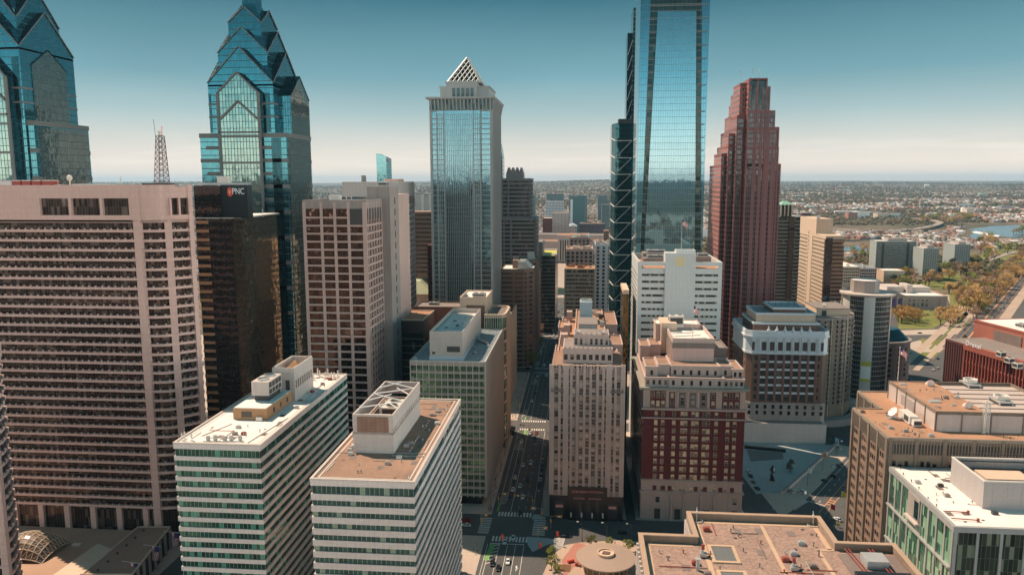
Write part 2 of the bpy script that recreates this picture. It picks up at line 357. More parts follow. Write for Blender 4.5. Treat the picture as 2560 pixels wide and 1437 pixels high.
M['white_terra'] = surf('white_terracotta', (.58, .61, .64), .6, .1, .06, .08)
M['grid_conc'] = surf('grid_concrete', (.50, .36, .32), .85, .12, .06, .14)
M['conc_dirty'] = surf('weathered_concrete', (.32, .27, .25), .9, .25, .07, .25)
M['conc'] = surf('pale_concrete', (.55, .47, .43), .85, .14, .06, .12, (4, 3, .06, .06), jdark=.75)
M['conc_tan'] = surf('tan_concrete', (.60, .45, .34), .85, .1, .05, .1, (5, 3.5, .05, .05), jdark=.9)
M['roof_white'] = surf('white_membrane', (.80, .73, .68), .7, .16, .05, .0, (3, 60, .05, .01), fine=.1, jdark=.93)
M['roof_tan'] = surf('gravel_tan', (.26, .155, .11), .95, .38, .045, .0, (3.1, 90, .07, .01), fine=.35, jdark=.9, col2=(.33, .20, .14))
M['roof_orange'] = surf('gravel_orange', (.36, .185, .11), .95, .3, .05, .0, (2.4, 60, .07, .01), fine=.3, col2=(.42, .235, .145), jdark=.86)
M['roof_pebble'] = surf('ballast', (.28, .19, .15), .95, .14, .09, .0, fine=.75, col2=(.34, .22, .18))
M['roof_grey'] = surf('grey_roof', (.24, .20, .185), .9, .25, .05, .0, fine=.3)
M['roof_wet'] = surf('wet_blue_roof', (.22, .26, .29), .35, .45, .08, .0, fine=.3)
M['roof_strip'] = surf('pale_strip', (.52, .35, .24), .9, .12, .2, .0)
M['metal'] = surf('galvanised', (.45, .44, .43), .45, .15, .3, .1, metal=.3)
M['pale'] = plain('pale_paint', (.65, .6, .55), .5)
M['dark'] = surf('dark_louver', (.05, .05, .05), .6, .2, .3, 0)
M['ribbed'] = surf('ribbed_metal', (.50, .44, .40), .5, .08, .06, .1, (.6, 90, .16, .01), jdark=.7)
M['white'] = plain('white_steel', (.75, .72, .70), .45)
M['rust'] = plain('rusty_red', (.30, .06, .045), .7)
M['yellowsteel'] = plain('yellow_steel', (.55, .36, .06), .6)
M['orangebrick'] = surf('orange_brick', (.42, .235, .12), .85, .12, .15, .12, (1.2, .6, .03, .03), jdark=.85)
M['g_green'] = glass('green_glass', (.05, .19, .15), 1.4, 3.6, .10, .05, (.36, .38, .33), .62, .05, .03, .9, .2, (.07, .27, .19))
M['g_green2'] = glass('dark_green_glass', (.06, .17, .17), 1.45, 3.6, .10, .05, (.42, .42, .40), .66, .04, .03, .6, .12, (.22, .30, .24))
M['g_green3'] = glass('bay_green_glass', (.10, .26, .15), 1.55, 3.65, .08, .05, (.40, .36, .30), .6, .05, .05, .8, .1, (.20, .30, .12))
M['g_bronze'] = glass('bronze_glass', (.17, .10, .08), 2.0, 3.95, .10, .06, (.04, .03, .03), .85, .06, .05, .5, .0, warp=.05)
M['g_csw'] = glass('brown_glass', (.085, .055, .045), 1.25, 4.05, .10, .05, (.08, .06, .055), .5, .08, .03, .9, .2, (.12, .085, .07))
M['g_black'] = glass('black_mirror', (.22, .20, .20), 1.5, 1.95, .22, .2, (.008, .009, .01), .85, .04, .02, .3, warp=.006)
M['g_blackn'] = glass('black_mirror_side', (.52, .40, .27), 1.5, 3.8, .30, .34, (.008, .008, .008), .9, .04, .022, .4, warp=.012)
M['g_blue'] = glass('liberty_blue', (.10, .38, .46), 1.5, 3.9, .10, .45, (.02, .10, .14), .82, .04, .005, .14, warp=.003)
M['g_grid'] = glass('liberty_grid', (.36, .60, .56), 1.9, 3.9, .38, .30, (.04, .10, .12), .72, .06, .014, .2, warp=.01)
M['g_side'] = glass('liberty_side', (.26, .32, .30), 1.6, 3.9, .30, .30, (.05, .08, .08), .8, .05, .018, .3, warp=.014)
M['g_deep'] = glass('deep_teal_glass', (.025, .12, .15), 1.5, 3.9, .08, .10, (.012, .05, .065), .8, .06, .012, .2)
M['stonegrey'] = surf('grey_band', (.15, .155, .15), .6, .1, .1, .08)
M['g_bny'] = glass('mellon_glass', (.22, .48, .58), 1.6, 3.9, .10, .14, (.22, .30, .31), .8, .04, .004, .12, warp=.003)
M['bny_stone'] = surf('silver_stone', (.42, .43, .42), .5, .08, .06, .08, metal=.15)
M['g_com'] = glass('comcast_glass', (.24, .54, .66), 1.5, 4.2, .12, .2, (.10, .22, .27), .88, .03, .0016, .05, warp=.0012)
M['g_com2'] = glass('comcast_panel', (.35, .62, .72), 1.5, 4.2, .12, .2, (.15, .28, .32), .92, .025, .0016, .05, warp=.0012)
M['g_slot'] = glass('slot_glass', (.05, .10, .10), 3, 4.2, .1, .5, (.10, .13, .13), .5, .1, .03, .8)
M['g_tech'] = glass('tech_glass', (.045, .20, .22), 1.5, 4.2, .08, .15, (.02, .07, .08), .75, .05, .02, .4)
M['g_dark'] = glass('dark_glass', (.06, .085, .085), 1.5, 3.8, .12, .1, (.03, .03, .03), .6, .06, .03, .5, .05, (.2, .18, .15))
M['g_brown2'] = glass('copper_glass', (.30, .20, .14), 1.5, 3.7, .1, .08, (.08, .06, .05), .7, .06, .05, .4, warp=.05)
M['g_teal'] = glass('ribbon_teal', (.12, .26, .26), 1.3, 3.6, .14, .05, (.10, .10, .09), .6, .06, .03, .9, .3, (.32, .32, .26))
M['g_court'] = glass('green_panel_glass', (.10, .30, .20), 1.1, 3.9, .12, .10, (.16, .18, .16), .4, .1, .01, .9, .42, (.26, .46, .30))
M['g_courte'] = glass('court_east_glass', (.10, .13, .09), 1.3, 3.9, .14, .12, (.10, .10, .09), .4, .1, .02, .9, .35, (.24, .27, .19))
M['granite_red'] = surf('red_granite', (.27, .105, .10), .55, .1, .06, .06)
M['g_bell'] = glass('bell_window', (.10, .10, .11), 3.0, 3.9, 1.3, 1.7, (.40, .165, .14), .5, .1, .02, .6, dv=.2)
M['g_bell_shaded'] = glass('bell_window_shaded', (.10, .12, .13), 1.5, 3.9, .3, .9, (.17, .075, .08), .6, .08, .02, .6)  # darker copy of the granite: east front's shade is put into the colour
M['bands_logan'] = glass('banded_windows', (.05, .05, .055), 2.4, 3.7, .9, 2.1, (.60, .45, .33), .3, .2, .01, .4)
M['w_stone'] = winmat('stone_window', (.30, .26, .24), (.05, .055, .06), (.50, .42, .36), .85)
M['w_hotel'] = winmat('hotel_window', (.42, .36, .30), (.10, .10, .09), (.66, .55, .38), .95)
M['w_brick'] = winmat('mullioned_window', (.08, .06, .06), (.05, .06, .065), (.16, .12, .11), .5)
M['w_dark'] = winmat('dark_window', (.07, .06, .055), (.03, .035, .04), (.2, .16, .13), .25)
M['w_par'] = winmat('small_office_window', (.12, .09, .07), (.03, .03, .035), (.26, .20, .16), .4, sash=False)
M['signred'] = plain('sign_red', (.75, .10, .05), .5)
M['signwhite'] = plain('sign_white', (.85, .85, .85), .5)
M['signpink'] = plain('sign_pink', (.75, .30, .30), .5)
M['cornice_green'] = surf('weathered_cornice', (.27, .255, .215), .8, .2, .1, .15)
M['copper'] = surf('green_copper', (.22, .42, .33), .7, .15, .2, .15)
M['metalroof'] = surf('standing_seam', (.36, .40, .40), .4, .1, .06, .02, (.8, 90, .10, .01), jdark=.75, metal=.3)

# ================================================================== WEST: the tall office slab with rounded corner (left)
t = thing('office_tower', 'huge pink concrete office tower with rounded ribbed corner at the left edge', 'office tower', (-212, 318, 0))
fl = 4.05; Z0 = 18.6
front = [(-257, 302), (-186.2, 302), (-183.2, 302)]
curve = [(-183.2+9.2*math.sin(a), 302+3.6*(1-math.cos(a))) for a in [R_(15*k) for k in range(1, 6)]]
P = front+curve+[(-172.3, 306.2), (-167.0, 311.6), (-166.2, 312.6), (-166.3, 313.8), (-179, 334), (-257, 334)]
C = offset(P, -1.3)
MB().prism(C, 4, 158).build('curtain_wall', M['g_csw'], t)
q = offset(P, .1)
zs = [Z0+fl*i for i in range(32)]
posts = []
for i in range(len(P)-1):
    a, b = Vector(P[i]), Vector(P[i+1]); L = (b-a).length
    if i == 0: posts += [a+(b-a)*((k+.5)/24) for k in range(24)]
    elif L > 3: posts += [a+(b-a)*((k+.5)/max(1, int(L/1.9))) for k in range(max(1, int(L/1.9)))]
    elif i > 2 and i % 2 == 1: posts.append((a+b)/2)
for z in zs:
    b = MB(); b.prism(q, z-.85, z+.2, True, True)
    for p in posts: b.box(p.x-.28, p.x+.28, p.y-.02, p.y+.55, z+.15, z+.85)
    b.build('balcony_ledge', M['pink'], t)
for a, b_ in (((-186.4, 302), (-183.0, 302)), ((-174.6, 305.0), (-172.1, 306.4)), ((-167.2, 311.4), (-166.0, 312.9))):
    L = math.dist(a, b_); piers(t, a, b_, [L/2], L, .35, 0, 158.2, M['pink'], 'corner_pier', 2)
# blank crown with deep openings
b = MB(); b.prism(q, 153.4, 158.2); b.prism(q, Z0+fl*31-.6, Z0+fl*31+2.2)
for x0, x1 in ((-257, ay(98, 500, 302)[0]), (ay(170, 500, 302)[0], ay(177, 500, 302)[0]), (ay(248, 500, 302)[0], ay(255, 500, 302)[0]), (ay(321, 500, 302)[0], -183.2)):
    b.box(x0, x1, 302-.1, 305, Z0+fl*31+2.2, 153.4)
b.prism([(-186, 301.9)]+[(x, y-.1) for x, y in curve]+[(-172.3, 306.1), (-173.8, 308), (-186, 306)], Z0+fl*31+2.2, 153.4)
for u in (0, .47, 1): 
    c = Vector((-172.3, 306.2)).lerp(Vector((-167, 311.6)), u); b.obox(c, (1, 1), .8, 2.4, Z0+fl*31+2.2, 153.4)
b.build('crown_wall', M['pink'], t)
b = MB(); b.prism(offset(P, -2.6), Z0+fl*31+2.2, 153.4); b.build('crown_glazing', M['g_dark'], t)
b = MB(); b.ring(q, offset(P, -1.0), 158.2, 158.9); b.build('parapet', M['pink'], t)
roofpl(t, P, 158.1, M['roof_grey'], .6)
for k in range(6):
    x = -253+k*12.3; b = MB(); b.box(x, x+2.4, 301.9, 303.4, 0, Z0-.7); b.build('base_column', M['pink'], t)
# roof clutter of the slab
for k in range(4):
    p = ay(52+k*25, 455, 309); b = MB(); b.box(p[0]-1.9, p[0]+1.9, 306, 312, 158.2, 160.6); o = b.build('cooling_unit', M['rust'], t)
    b = MB(); b.box(p[0]-1.7, p[0]+1.7, 306.2, 311.8, 160.6, 161.0); b.build('unit_top', M['pale'], o)
p = ay(10, 455, 309); b = MB(); b.box(p[0]-7, p[0]+6, 306, 312, 158.2, 160.8); b.build('roof_screen', M['metal'], t)
p = ay(174, 447, 309); b = MB(); b.lathe((p[0], 309), [(0, 163.2), (.9, 162.8), (1.2, 161.9), (.9, 161), (0, 160.6)], 14); b.tube((p[0], 309, 158), (p[0], 309, 161), .3, n=6); b.build('radome', M['pale'], t, True)
for xx, h in ((145, 3), (225, 2), (255, 2.4), (303, 4.4), (333, 1.8), (372, 2.2), (438, 3.2), (455, 2.0)):
    p = ay(xx, 460, 309); b = MB(); b.tube((p[0], 309, 158), (p[0], 309, 158.2+h), .22 if xx == 303 else .1, n=6); b.box(p[0]-1.1, p[0]+1.1, 308, 310, 158.1, 159.0+rnd.random()*.5); b.build('antenna', M['metal'], t)
p0, p1 = ay(185, 460, 308), ay(295, 460, 308); b = MB(); b.box(p0[0], p1[0], 307, 312, 158.1, 159.3); b.build('roof_plant', M['metal'], t)
p0, p1 = ay(358, 460, 308), ay(428, 460, 308); b = MB(); b.box(p0[0], p1[0], 307, 312, 158.1, 159.6); b.build('roof_plant', M['dark'], t)

# ---- lattice radio mast on that roof
c = ay(405, 462, 318); t = thing('radio_mast', 'tall lattice radio mast standing on the pink office tower roof', 'mast', (c[0], 318, 158.1))
top = ay(400, 340, 318); zt = top[2]; b = MB(); s0, s1 = 2.3, 1.25
L4 = [(-1, -1), (1, -1), (1, 1), (-1, 1)]; nz_ = 9
def mp_(k, i): f = k/nz_; s = s0+(s1-s0)*f; return (c[0]+(top[0]-c[0])*f+L4[i % 4][0]*s, 318+L4[i % 4][1]*s, 158.1+(zt-158.1)*f)
for i in range(4):
    b.bar(mp_(0, i), mp_(nz_, i), .12)
    for k in range(nz_): b.bar(mp_(k, i), mp_(k+1, i+1), .07); b.bar(mp_(k, i+1), mp_(k+1, i), .07); b.bar(mp_(k+1, i), mp_(k+1, i+1), .08)
b.build('lattice', plain('mast_red', (.10, .045, .05), .6), t)
b = MB(); b.tube((top[0], 318, zt), (top[0], 318, zt+2.0), 1.0, n=12); b.build('drum', M['pale'], t)
b = MB(); b.tube((top[0]-2, 318, zt-1), (top[0]-2.5, 318, zt+7), .09, n=5); b.build('whip_antenna', M['dark'], t)
b = MB(); b.tube((top[0]+1, 318, zt), (top[0]+1, 318, zt+3.2), .12, n=5); b.lathe((top[0]+1, 318), [(0, zt+4), (.35, zt+3.6), (0, zt+3.2)], 8); b.build('beacon', M['signred'], t)

# ---- twin slab at the bottom-left corner
t = thing('office_tower', 'rounded concrete balcony corner of the near tower in the bottom left corner', 'office tower', (-225, 240, 0))
cx, cy = -208.0, 252.0
def ce(px, py, Y): return ay(px, py, Y)[0]
P2 = [(-260, 225), (ce(-8, 1150, 238), 238), (ce(2, 1150, 240.5), 240.5), (ce(12, 1150, 243), 243), (ce(20, 1150, 246.5), 246.5), (ce(26, 1150, 251), 251), (ce(30, 1150, 258), 258), (-260, 262)]
MB().prism(offset(P2, -1.0), 0, 101).build('curtain_wall', M['g_csw'], t)
for k in range(25):
    z = 4+fl*k; b = MB(); b.prism(P2, z-.75, z+.2, True, True)
    for i in range(1, 6):
        m_ = (Vector(P2[i])+Vector(P2[i+1]))/2; b.box(m_.x-.4, m_.x+.1, m_.y-.2, m_.y+.4, z+.2, z+.9)
    b.build('balcony_ledge', M['pink'], t)
piers(t, P2[1], P2[2], [elen(P2, 1)/2], 2.2, .35, 0, 101, M['pink'], 'corner_pier', 2)
b = MB(); b.prism(offset(P2, .1), 98, 101.5); b.build('crown_wall', M['pink'], t)

# ---- low podium in front of it, its awning roof, ribbed dome, flags
t = thing('podium_building', 'low podium with terracotta paved roof terrace below the pink tower', 'building', (-205, 285, 0))
MB().prism([(-330, 225), (-196, 225), (-193, 296.5), (-330, 296.5)], 0, 7.5).build('wall', M['conc_tan'], t)
MB().prism([(-330, 225.3), (-196.4, 225.3), (-193.4, 301.5), (-330, 301.5)], 7.5, 7.7).build('roof_terrace', surf('terrace_paving', (.42, .265, .185), .9, .2, .08, 0, (2, 2, .08, .08), jdark=.85), t)
a0, a1, a2, a3 = az(345, 1318, 10), az(425, 1318, 10), az(330, 1437, 10), az(205, 1437, 10)
A = [a3[:2], a2[:2], a1[:2], a0[:2]]
MB().prism(A, 9.4, 10.2, True, True).build('awning_roof', surf('brown_deck', (.34, .195, .14), .9, .2, .1, 0, (2.5, 2.5, .1, .1), jdark=.85), t)
MB().prism(offset(A, -.7), 0, 9.4).build('glazed_front', M['g_dark'], t)
MB().ring(offset(A, .2), offset(A, -.25), 10.2, 10.6).build('roof_edge', M['conc_tan'], t)
d = (Vector(a1[:2])-Vector(a2[:2])); L = d.length; d.normalize()
piers(t, a2, a1, [L*i/7 for i in range(8)], .9, .25, 0, 9.4, M['conc_dirty'], 'pier')
for i in range(6): 
    p = Vector(a3[:2]).lerp(Vector(a0[:2]), (i+.5)/6)+Vector((d.x*0+4.5, 0)); b = MB(); b.box(p.x-.3, p.x+.3, p.y-.3, p.y+.3, 10.2, 11.0); b.build('roof_light', M['dark'], t)
p = az(265, 1410, 8); b = MB(); b.prism([(p[0]-13, p[1]-14), (p[0]-3, p[1]-14), (p[0]-1, p[1]+8), (p[0]-12, p[1]+13)], 7.7, 10.0); b.build('stair_wall', M['conc_tan'], t)
for px, py in ((230, 1390), (192, 1363)):
    p = az(px, py, 7.7); b = MB(); b.box(p[0]-1.8, p[0]+1.8, p[1]-.8, p[1]+.8, 7.7, 8.5); b.build('planter', M['pale'], t)
p = az(65, 1385, 8)
t = thing('skylight_dome', 'ribbed square skylight dome on the terrace below the pink tower', 'skylight', (p[0], p[1]+2, 7.7))
b = MB(); g = MB(); n = 10; Rr = 11.5
def dp(i, j): 
    u, v = i/n*2-1, j/n*2-1; return (p[0]+u*Rr, p[1]+3+v*Rr*.8, 7.7+9.0*math.sqrt(max(0, (1-u*u*.92)*(1-v*v*.92)))-.8)
for i in range(n):
    for j in range(n):
        b.face([dp(i, j), dp(i+1, j), dp(i+1, j+1), dp(i, j+1)])
for i in range(n+1):
    for j in range(n):
        g.bar(dp(i, j), dp(i, j+1), .13); g.bar(dp(j, i), dp(j+1, i), .13)
        if i < n: g.bar(dp(i, j), dp(i+1, j+1), .08)
b.build('glazing', plain('smoky_glazing', (.16, .12, .10), .25, .3), t); g.build('ribs', plain('dome_rib', (.46, .36, .27), .6), t)
def flagcloth(b, a, w_, h_, mats, n=12):
    # horizontal staff end a, cloth hanging below with folds, stripes vertical
    pass

# ================================================================== black mirror tower with bank sign
t = thing('glass_tower', 'black mirrored glass tower carrying a white bank sign with round orange emblem', 'glass tower', (-172, 385, 0))
xa, xb, xc, xd = ay(481, 465, 360)[0], ay(552, 463, 362)[0], ay(617, 462, 362)[0], ay(581, 545, 360)[0]
MB().prism(rect(xa, xb, 361, 367), 100, 158.3).build('tower_shaft', M['g_black'], t)
MB().prism(rect(xb+.02, xc, 362, 367.5), 142.3, 158.6).build('sign_panel_wall', plain('sign_panel', (.012, .02, .022), .5), t)
MB().prism(rect(xa+1.5, xd, 359, 413), 0, 142.3).build('lower_shaft', M['g_black'], t)
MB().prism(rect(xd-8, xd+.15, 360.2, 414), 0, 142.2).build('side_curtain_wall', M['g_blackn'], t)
for k in range(30):
    z = 142.3-2.6-k*4.3; b = MB(); x0 = ay(493, 600, 359)[0]; b.box(x0, x0+6.3, 358.75, 359.4, z, z+1.5); b.build('balcony', plain('copper_reflection', (.42, .22, .12), .5) if k == 0 else bpy.data.materials['copper_reflection'], t)  # copper boxes paint the striped reflection in the glass; no balconies there
b = MB(); b.box(xa+1.5, xd, 358.8, 413, 142.3, 142.7); b.build('roof_edge', M['pale'], t)
b = MB(); b.box(xd-6, xd+3.5, 362, 410, 142.2, 142.9); b.build('roof', M['roof_white'], t)
masts(t, [(ay(545, 535, 364)[0], 364), (ay(575, 535, 366)[0], 366), (xc+3, 372)], 142.6, 4)
for k in range(10): 
    x = xa+1+k*2.7; b = MB(); b.tube((x, 365, 158.3), (x, 365, 160.2+rnd.random()*2), .08, n=5); b.build('antenna', M['metal'], t)
b = MB(); b.box(ay(545, 440, 364)[0], ay(572, 440, 364)[0], 362.6, 366.6, 158.3, 162.8); b.build('roof_hut', M['pale'], t)
b = MB(); b.ring(offset(rect(xa+.5, xc-.5, 362.5, 366.6), 0), offset(rect(xa+.5, xc-.5, 362.5, 366.6), -.2), 158.6, 159.6); b.build('railing', M['metal'], t)
pc = ay(575, 480, 362); b = MB()
for k in range(20):
    a0_, a1_ = k*math.pi/10, (k+1)*math.pi/10; b.face([(pc[0], 361.7, pc[2]), (pc[0]+1.35*math.cos(a0_), 361.7, pc[2]+2.3*math.sin(a0_)), (pc[0]+1.35*math.cos(a1_), 361.7, pc[2]+2.3*math.sin(a1_))])
    b.face([(pc[0]+1.35*math.cos(a0_), 361.7, pc[2]+2.3*math.sin(a0_)), (pc[0]+1.35*math.cos(a0_), 362, pc[2]+2.3*math.sin(a0_)), (pc[0]+1.35*math.cos(a1_), 362, pc[2]+2.3*math.sin(a1_)), (pc[0]+1.35*math.cos(a1_), 361.7, pc[2]+2.3*math.sin(a1_))])
o = b.build('sign_emblem', M['signred'], t)
b = MB(); x, z = pc[0], pc[2]; b.face([(x-.25, 361.6, z-.9), (x+.75, 361.6, z), (x-.25, 361.6, z+.9)]); b.bar((x-.2, 361.6, z-1.2), (x-.2, 361.6, z+1.2), .16); b.build('emblem_mark', plain('emblem_pink', (.9, .45, .35), .5), o)
pt = ay(596, 479, 362); text('PNC', 4.3, (pt[0], 361.7, pt[2]), (1, 0), M['signwhite'], t, 'sign_lettering', .12, .72)

t = thing('office_block', 'tan slab added out of view to be mirrored by the black tower', 'office block', (-134, 507, 0))  # unseen slab, added so its sunny wall mirrors in the black glass
P = rect(-140, -128, 480, 535); MB().prism(P, 0, 122).build('wall', M['conc_tan'], t); windows(t, M['w_dark'], P[3], P[0], spread(14, 55), [5+4*k for k in range(28)], 2.4, 2.2); roofpl(t, P, 122.2, M['roof_grey'])
# ================================================================== concrete grid tower
t = thing('office_tower', 'brown glass office tower behind a pale concrete grid with a windowless service shaft', 'office tower', (-121, 400, 0))
X0, X1, Y0, Y1, ZT = -137, -105.2, 365, 446, 150.3; P = rect(X0, X1, Y0, Y1)
MB().prism(offset(P, -.9), 0, ZT-.5).build('curtain_wall', M['g_bronze'], t)
zs = [ZT-3.4-3.95*k-.85 for k in range(1, 37)]
slabs(t, P, [z for z in zs if z > 1], .85, 0, M['grid_conc'])
MB().prism(P, ZT-3.4, ZT).build('crown_wall', M['conc_dirty'], t)
L = X1-X0
for c_, w_ in ((.55, 1.5), (9.2, 1.3), (16.0, 1.3), (22.9, 1.3), (L-.9, 1.9)): piers(t, (X0, Y0), (X1, Y0), [c_], w_, .12, 0, ZT-.2, M['grid_conc'])
piers(t, (X1, Y0), (X1, Y1), [.6]+[4.2+5.0*k for k in range(6)]+[52+5*k for k in range(6)]+[80.4], .9, .12, 0, ZT-.3, M['grid_conc'])
b = MB(); b.box(X0+23.6, X1-1.8, Y0-.05, Y0+.5, ZT-11.3, ZT-3.5); b.build('louver', M['dark'], t)
b = MB(); b.box(X1-.4, X1+.05, Y0+1, Y0+28, ZT-9.0, ZT-3.4); b.build('louver', M['dark'], t)
MB().prism(rect(-113, -100.9, 395, 414), 0, 157.5).build('service_shaft', M['conc_dirty'], t)
for k in range(24): b = MB(); b.box(-100.95, -100.7, 405, 406.2, 10+6*k, 13.5+6*k); b.build('slit_window', M['dark'], t)
MB().prism(rect(-108, -102.3, 414, 446), 0, 153.0).build('service_shaft', M['grid_conc'], t)
parapet(t, P, ZT, ZT+.9, M['conc_dirty'], 0, .5); roofpl(t, P, ZT+.1, M['roof_grey'], .5)
b = MB(); b.box(-126, -121, 372, 377, ZT, ZT+3.2); b.build('roof_hut', M['pale'], t); masts(t, [(-131, 372), (-117, 372), (-115, 374)], ZT, 2.5)
hvac(t, (-106.5, 404), (1, 0), 5, 4, 157.5, 2.2, 1)

# ---- white tower behind it
t = thing('office_tower', 'white concrete tower with a blank crown rising behind the brown grid tower', 'office tower', (-155, 590, 0))
P = rect(-182.5, -137.5, 570, 620); ZT = 159.8
MB().prism(offset(P, -.5), 0, ZT-1).build('curtain_wall', M['g_dark'], t)
slabs(t, P, [ZT-12.6-4.4-4.4*k+2.3 for k in range(1, 33)], 1.5, 0, M['white_terra']); MB().prism(P, ZT-11.3, ZT).build('crown_wall', M['white_panel'], t)
piers(t, P[0], P[1], ends(8, 45), 1.3, .12, 0, ZT-10, M['white_panel']); piers(t, P[1], P[2], ends(9, 50), .6, .04, 0, ZT-10, M['white_panel'])
roofpl(t, P, ZT+.2, M['roof_white'], .6)
b = MB(); b.box(-152.5, -141.5, 580, 600, ZT, ZT+2.2); b.build('penthouse', M['pink'], t)
p = ay(909, 440, 590); b = MB(); b.tube((p[0], 590, ZT), (p[0], 590, ZT+5), 1.9, n=12); b.build('water_tank', M['stonegrey'], t)
# steam from its roof vents is left to the haze
# ---- low blocks between the towers
t = thing('office_block', 'dark banded glass office block with gravel roof beside the green glass block', 'office block', (-96, 440, 0))
P = rect(-104, -89.5, 420, 452); MB().prism(offset(P, -.2), 0, 81.5).build('curtain_wall', M['g_dark'], t)
slabs(t, P, [5+4.1*k for k in range(1, 17)], .55, .1, M['stone_dark']); slabs(t, P, [74.2], 7.3, -.05, M['granite_black'], 'crown_panel'); MB().prism([(-89.6, 420.1), (-89.3, 420.1), (-89.3, 452), (-89.6, 452)], 70, 81.4).build('side_panel', M['brick_brown'], t)
parapet(t, P, 81.5, 82.3, M['conc_tan'], .1, .5); roofpl(t, P, 81.7, M['roof_orange'], .3); vents(t, [(-99, 440), (-98, 441)], 81.7)
t = thing('office_block', 'reddish brown flat block with grey roof behind the ribbed metal penthouse', 'office block', (-89, 468, 0))
P = rect(-103, -73.5, 458, 478); MB().prism(P, 0, 82.5).build('wall', surf('rust_panel', (.26, .10, .07), .6, .2, .05, .1, (2, 5, .05, .05)), t); parapet(t, P, 82.5, 83.4, M['brick_brown'], .1, .5); roofpl(t, P, 82.7, M['roof_grey'], .4)
hvac(t, (-93, 470), (1, 0), 6, 4, 82.7, 1.6, 2)

# ================================================================== near pair with white bands
def banded(label, P, ZT, nf, sph, g, loc, roofm, pil):
    t = thing('office_block', label, 'office block', loc)
    MB().prism(offset(P, -.25), 0, ZT-.5).build('curtain_wall', M[g], t); f = 3.6
    slabs(t, P, [ZT-1.2-f*k-sph+.6 for k in range(1, nf)], sph, .12, M['white_panel']); slabs(t, P, [ZT-1.7], 1.7, .15, M['white_panel'], 'fascia')
    parapet(t, P, ZT, ZT+.55, M['conc'], .25, .8, 'parapet_coping'); roofpl(t, P, ZT+.12, M[roofm], .4)
    MB().ring(offset(P, -1.6), offset(P, -2.0), ZT+.1, ZT+.22).build('roof_pipe', M['pale'], t)
    return t
P = rect(-136, -106, 234.5, 329); t = banded('white and green banded office block with white roof and orange brick penthouse', P, 73, 20, 1.55, 'g_green', (-121, 280, 0), 'roof_white', 0)
zr = 73.12
q0, q1 = az(583.5, 1048, zr), az(667.5, 1050, zr); yb = q0[1]
x0, x1 = q0[0], q1[0]; b = MB(); b.box(x0, x1, yb, yb+46, zr, zr+4.2); pn = b.build('penthouse', M['orangebrick'], t)
b = MB(); b.box(x0+.3, x1-.3, yb+.3, yb+45.7, zr+4.2, zr+4.45); b.build('penthouse_roof', M['roof_white'], pn)
b = MB(); b.box(x0+3.2, x0+7.2, yb-.06, yb+.3, zr+1, zr+3.2); b.build('penthouse_window', M['w_dark'], pn)
for k in range(5): b = MB(); b.box(x1-.3, x1+.06, yb+6+k*6.5, yb+7.6+k*6.5, zr+1.2, zr+3.0); b.build('penthouse_window', M['w_dark'], pn)
b = MB(); b.box(x1-3.6, x1-1.4, yb-1.3, yb-.1, zr, zr+1.4); b.build('air_conditioner', M['pale'], t)
hb = yb+9; b = MB(); b.box(x0+3.4, x0+10.0, hb, hb+13, zr+6.6, zr+12); ct = b.build('cooling_tower', M['conc'], t)
b = MB(); b.box(x0+4.0, x0+9.6, hb+1, hb+12, zr+4.4, zr+6.6); b.build('cooling_tower_legs', M['dark'], ct)
for k in range(4):
    b = MB(); b.box(x0+9.9, x0+10.08, hb+.8+k*3, hb+3.2+k*3, zr+9.4, zr+11.4); b.build('louver', M['dark'], ct); b = MB(); b.box(x0+9.9, x0+10.08, hb+.8+k*3, hb+3.2+k*3, zr+7.0, zr+8.8); b.build('louver', M['dark'], ct)
for k in range(2): b = MB(); b.lathe((x0+6.7, hb+3.5+k*6), [(2.2, zr+12), (2.2, zr+12.6), (1.9, zr+12.6), (1.9, zr+12.1), (0, zr+12.15)], 18); b.build('fan_ring', M['metal'], ct)
tb = yb+25; b = MB(); b.box(x0+5.0, x1+1.2, tb, tb+21, zr, zr+9.6); th = b.build('tall_penthouse', M['conc'], t)
Q = rect(x0+5.0, x1+1.2, tb, tb+21); MB().ring(Q, offset(Q, -.4), zr+9.6, zr+13.6).build('screen_wall', M['conc'], th)
MB().prism(offset(Q, -.5), zr+9.4, zr+9.8).build('penthouse_roof', M['roof_white'], th)
b = MB(); cxx, cyy = (x0+x1)/2+3, tb+13; b.prism(rect(cxx-3.6, cxx+3.6, cyy-4, cyy+4), zr+9.8, zr+13.4, True, False, rect(cxx-.5, cxx+.5, cyy-.5, cyy+.5)); b.build('hip_roof', M['orangebrick'], th)
for k in range(8): b = MB(); b.box(x1+1.1, x1+1.3, tb+1.2+k*2.4, tb+2.4+k*2.4, zr+5.0, zr+8.2); b.build('louver', M['stone_dark'], th)
b = MB(); b.box(x1-2.5, x1-.8, tb-.08, tb+.2, zr+4, zr+8.5); b.build('louver', M['dark'], th)
masts(t, [az(455, 1100, zr)[:2], az(462, 1096, zr)[:2]]+[(-134+rnd.random()*3, 237+rnd.random()*3) for k in range(3)], zr, 2.6)
for px in (520, 538, 562, 578, 600):
    p = az(px, 1103, zr); b = MB(); b.box(p[0]-.6, p[0]+.5, p[1], p[1]+.7, zr, zr+1.7+rnd.random()*.5); b.box(p[0]-1.4, p[0]+1.6, p[1]-.7, p[1]-.4, zr, zr+.35); b.bar((p[0]-1.5, p[1]+.4, zr+1.2), (p[0]+1.6, p[1]+.6, zr+1.0), .06); b.build('air_conditioner', M['metal'], t)
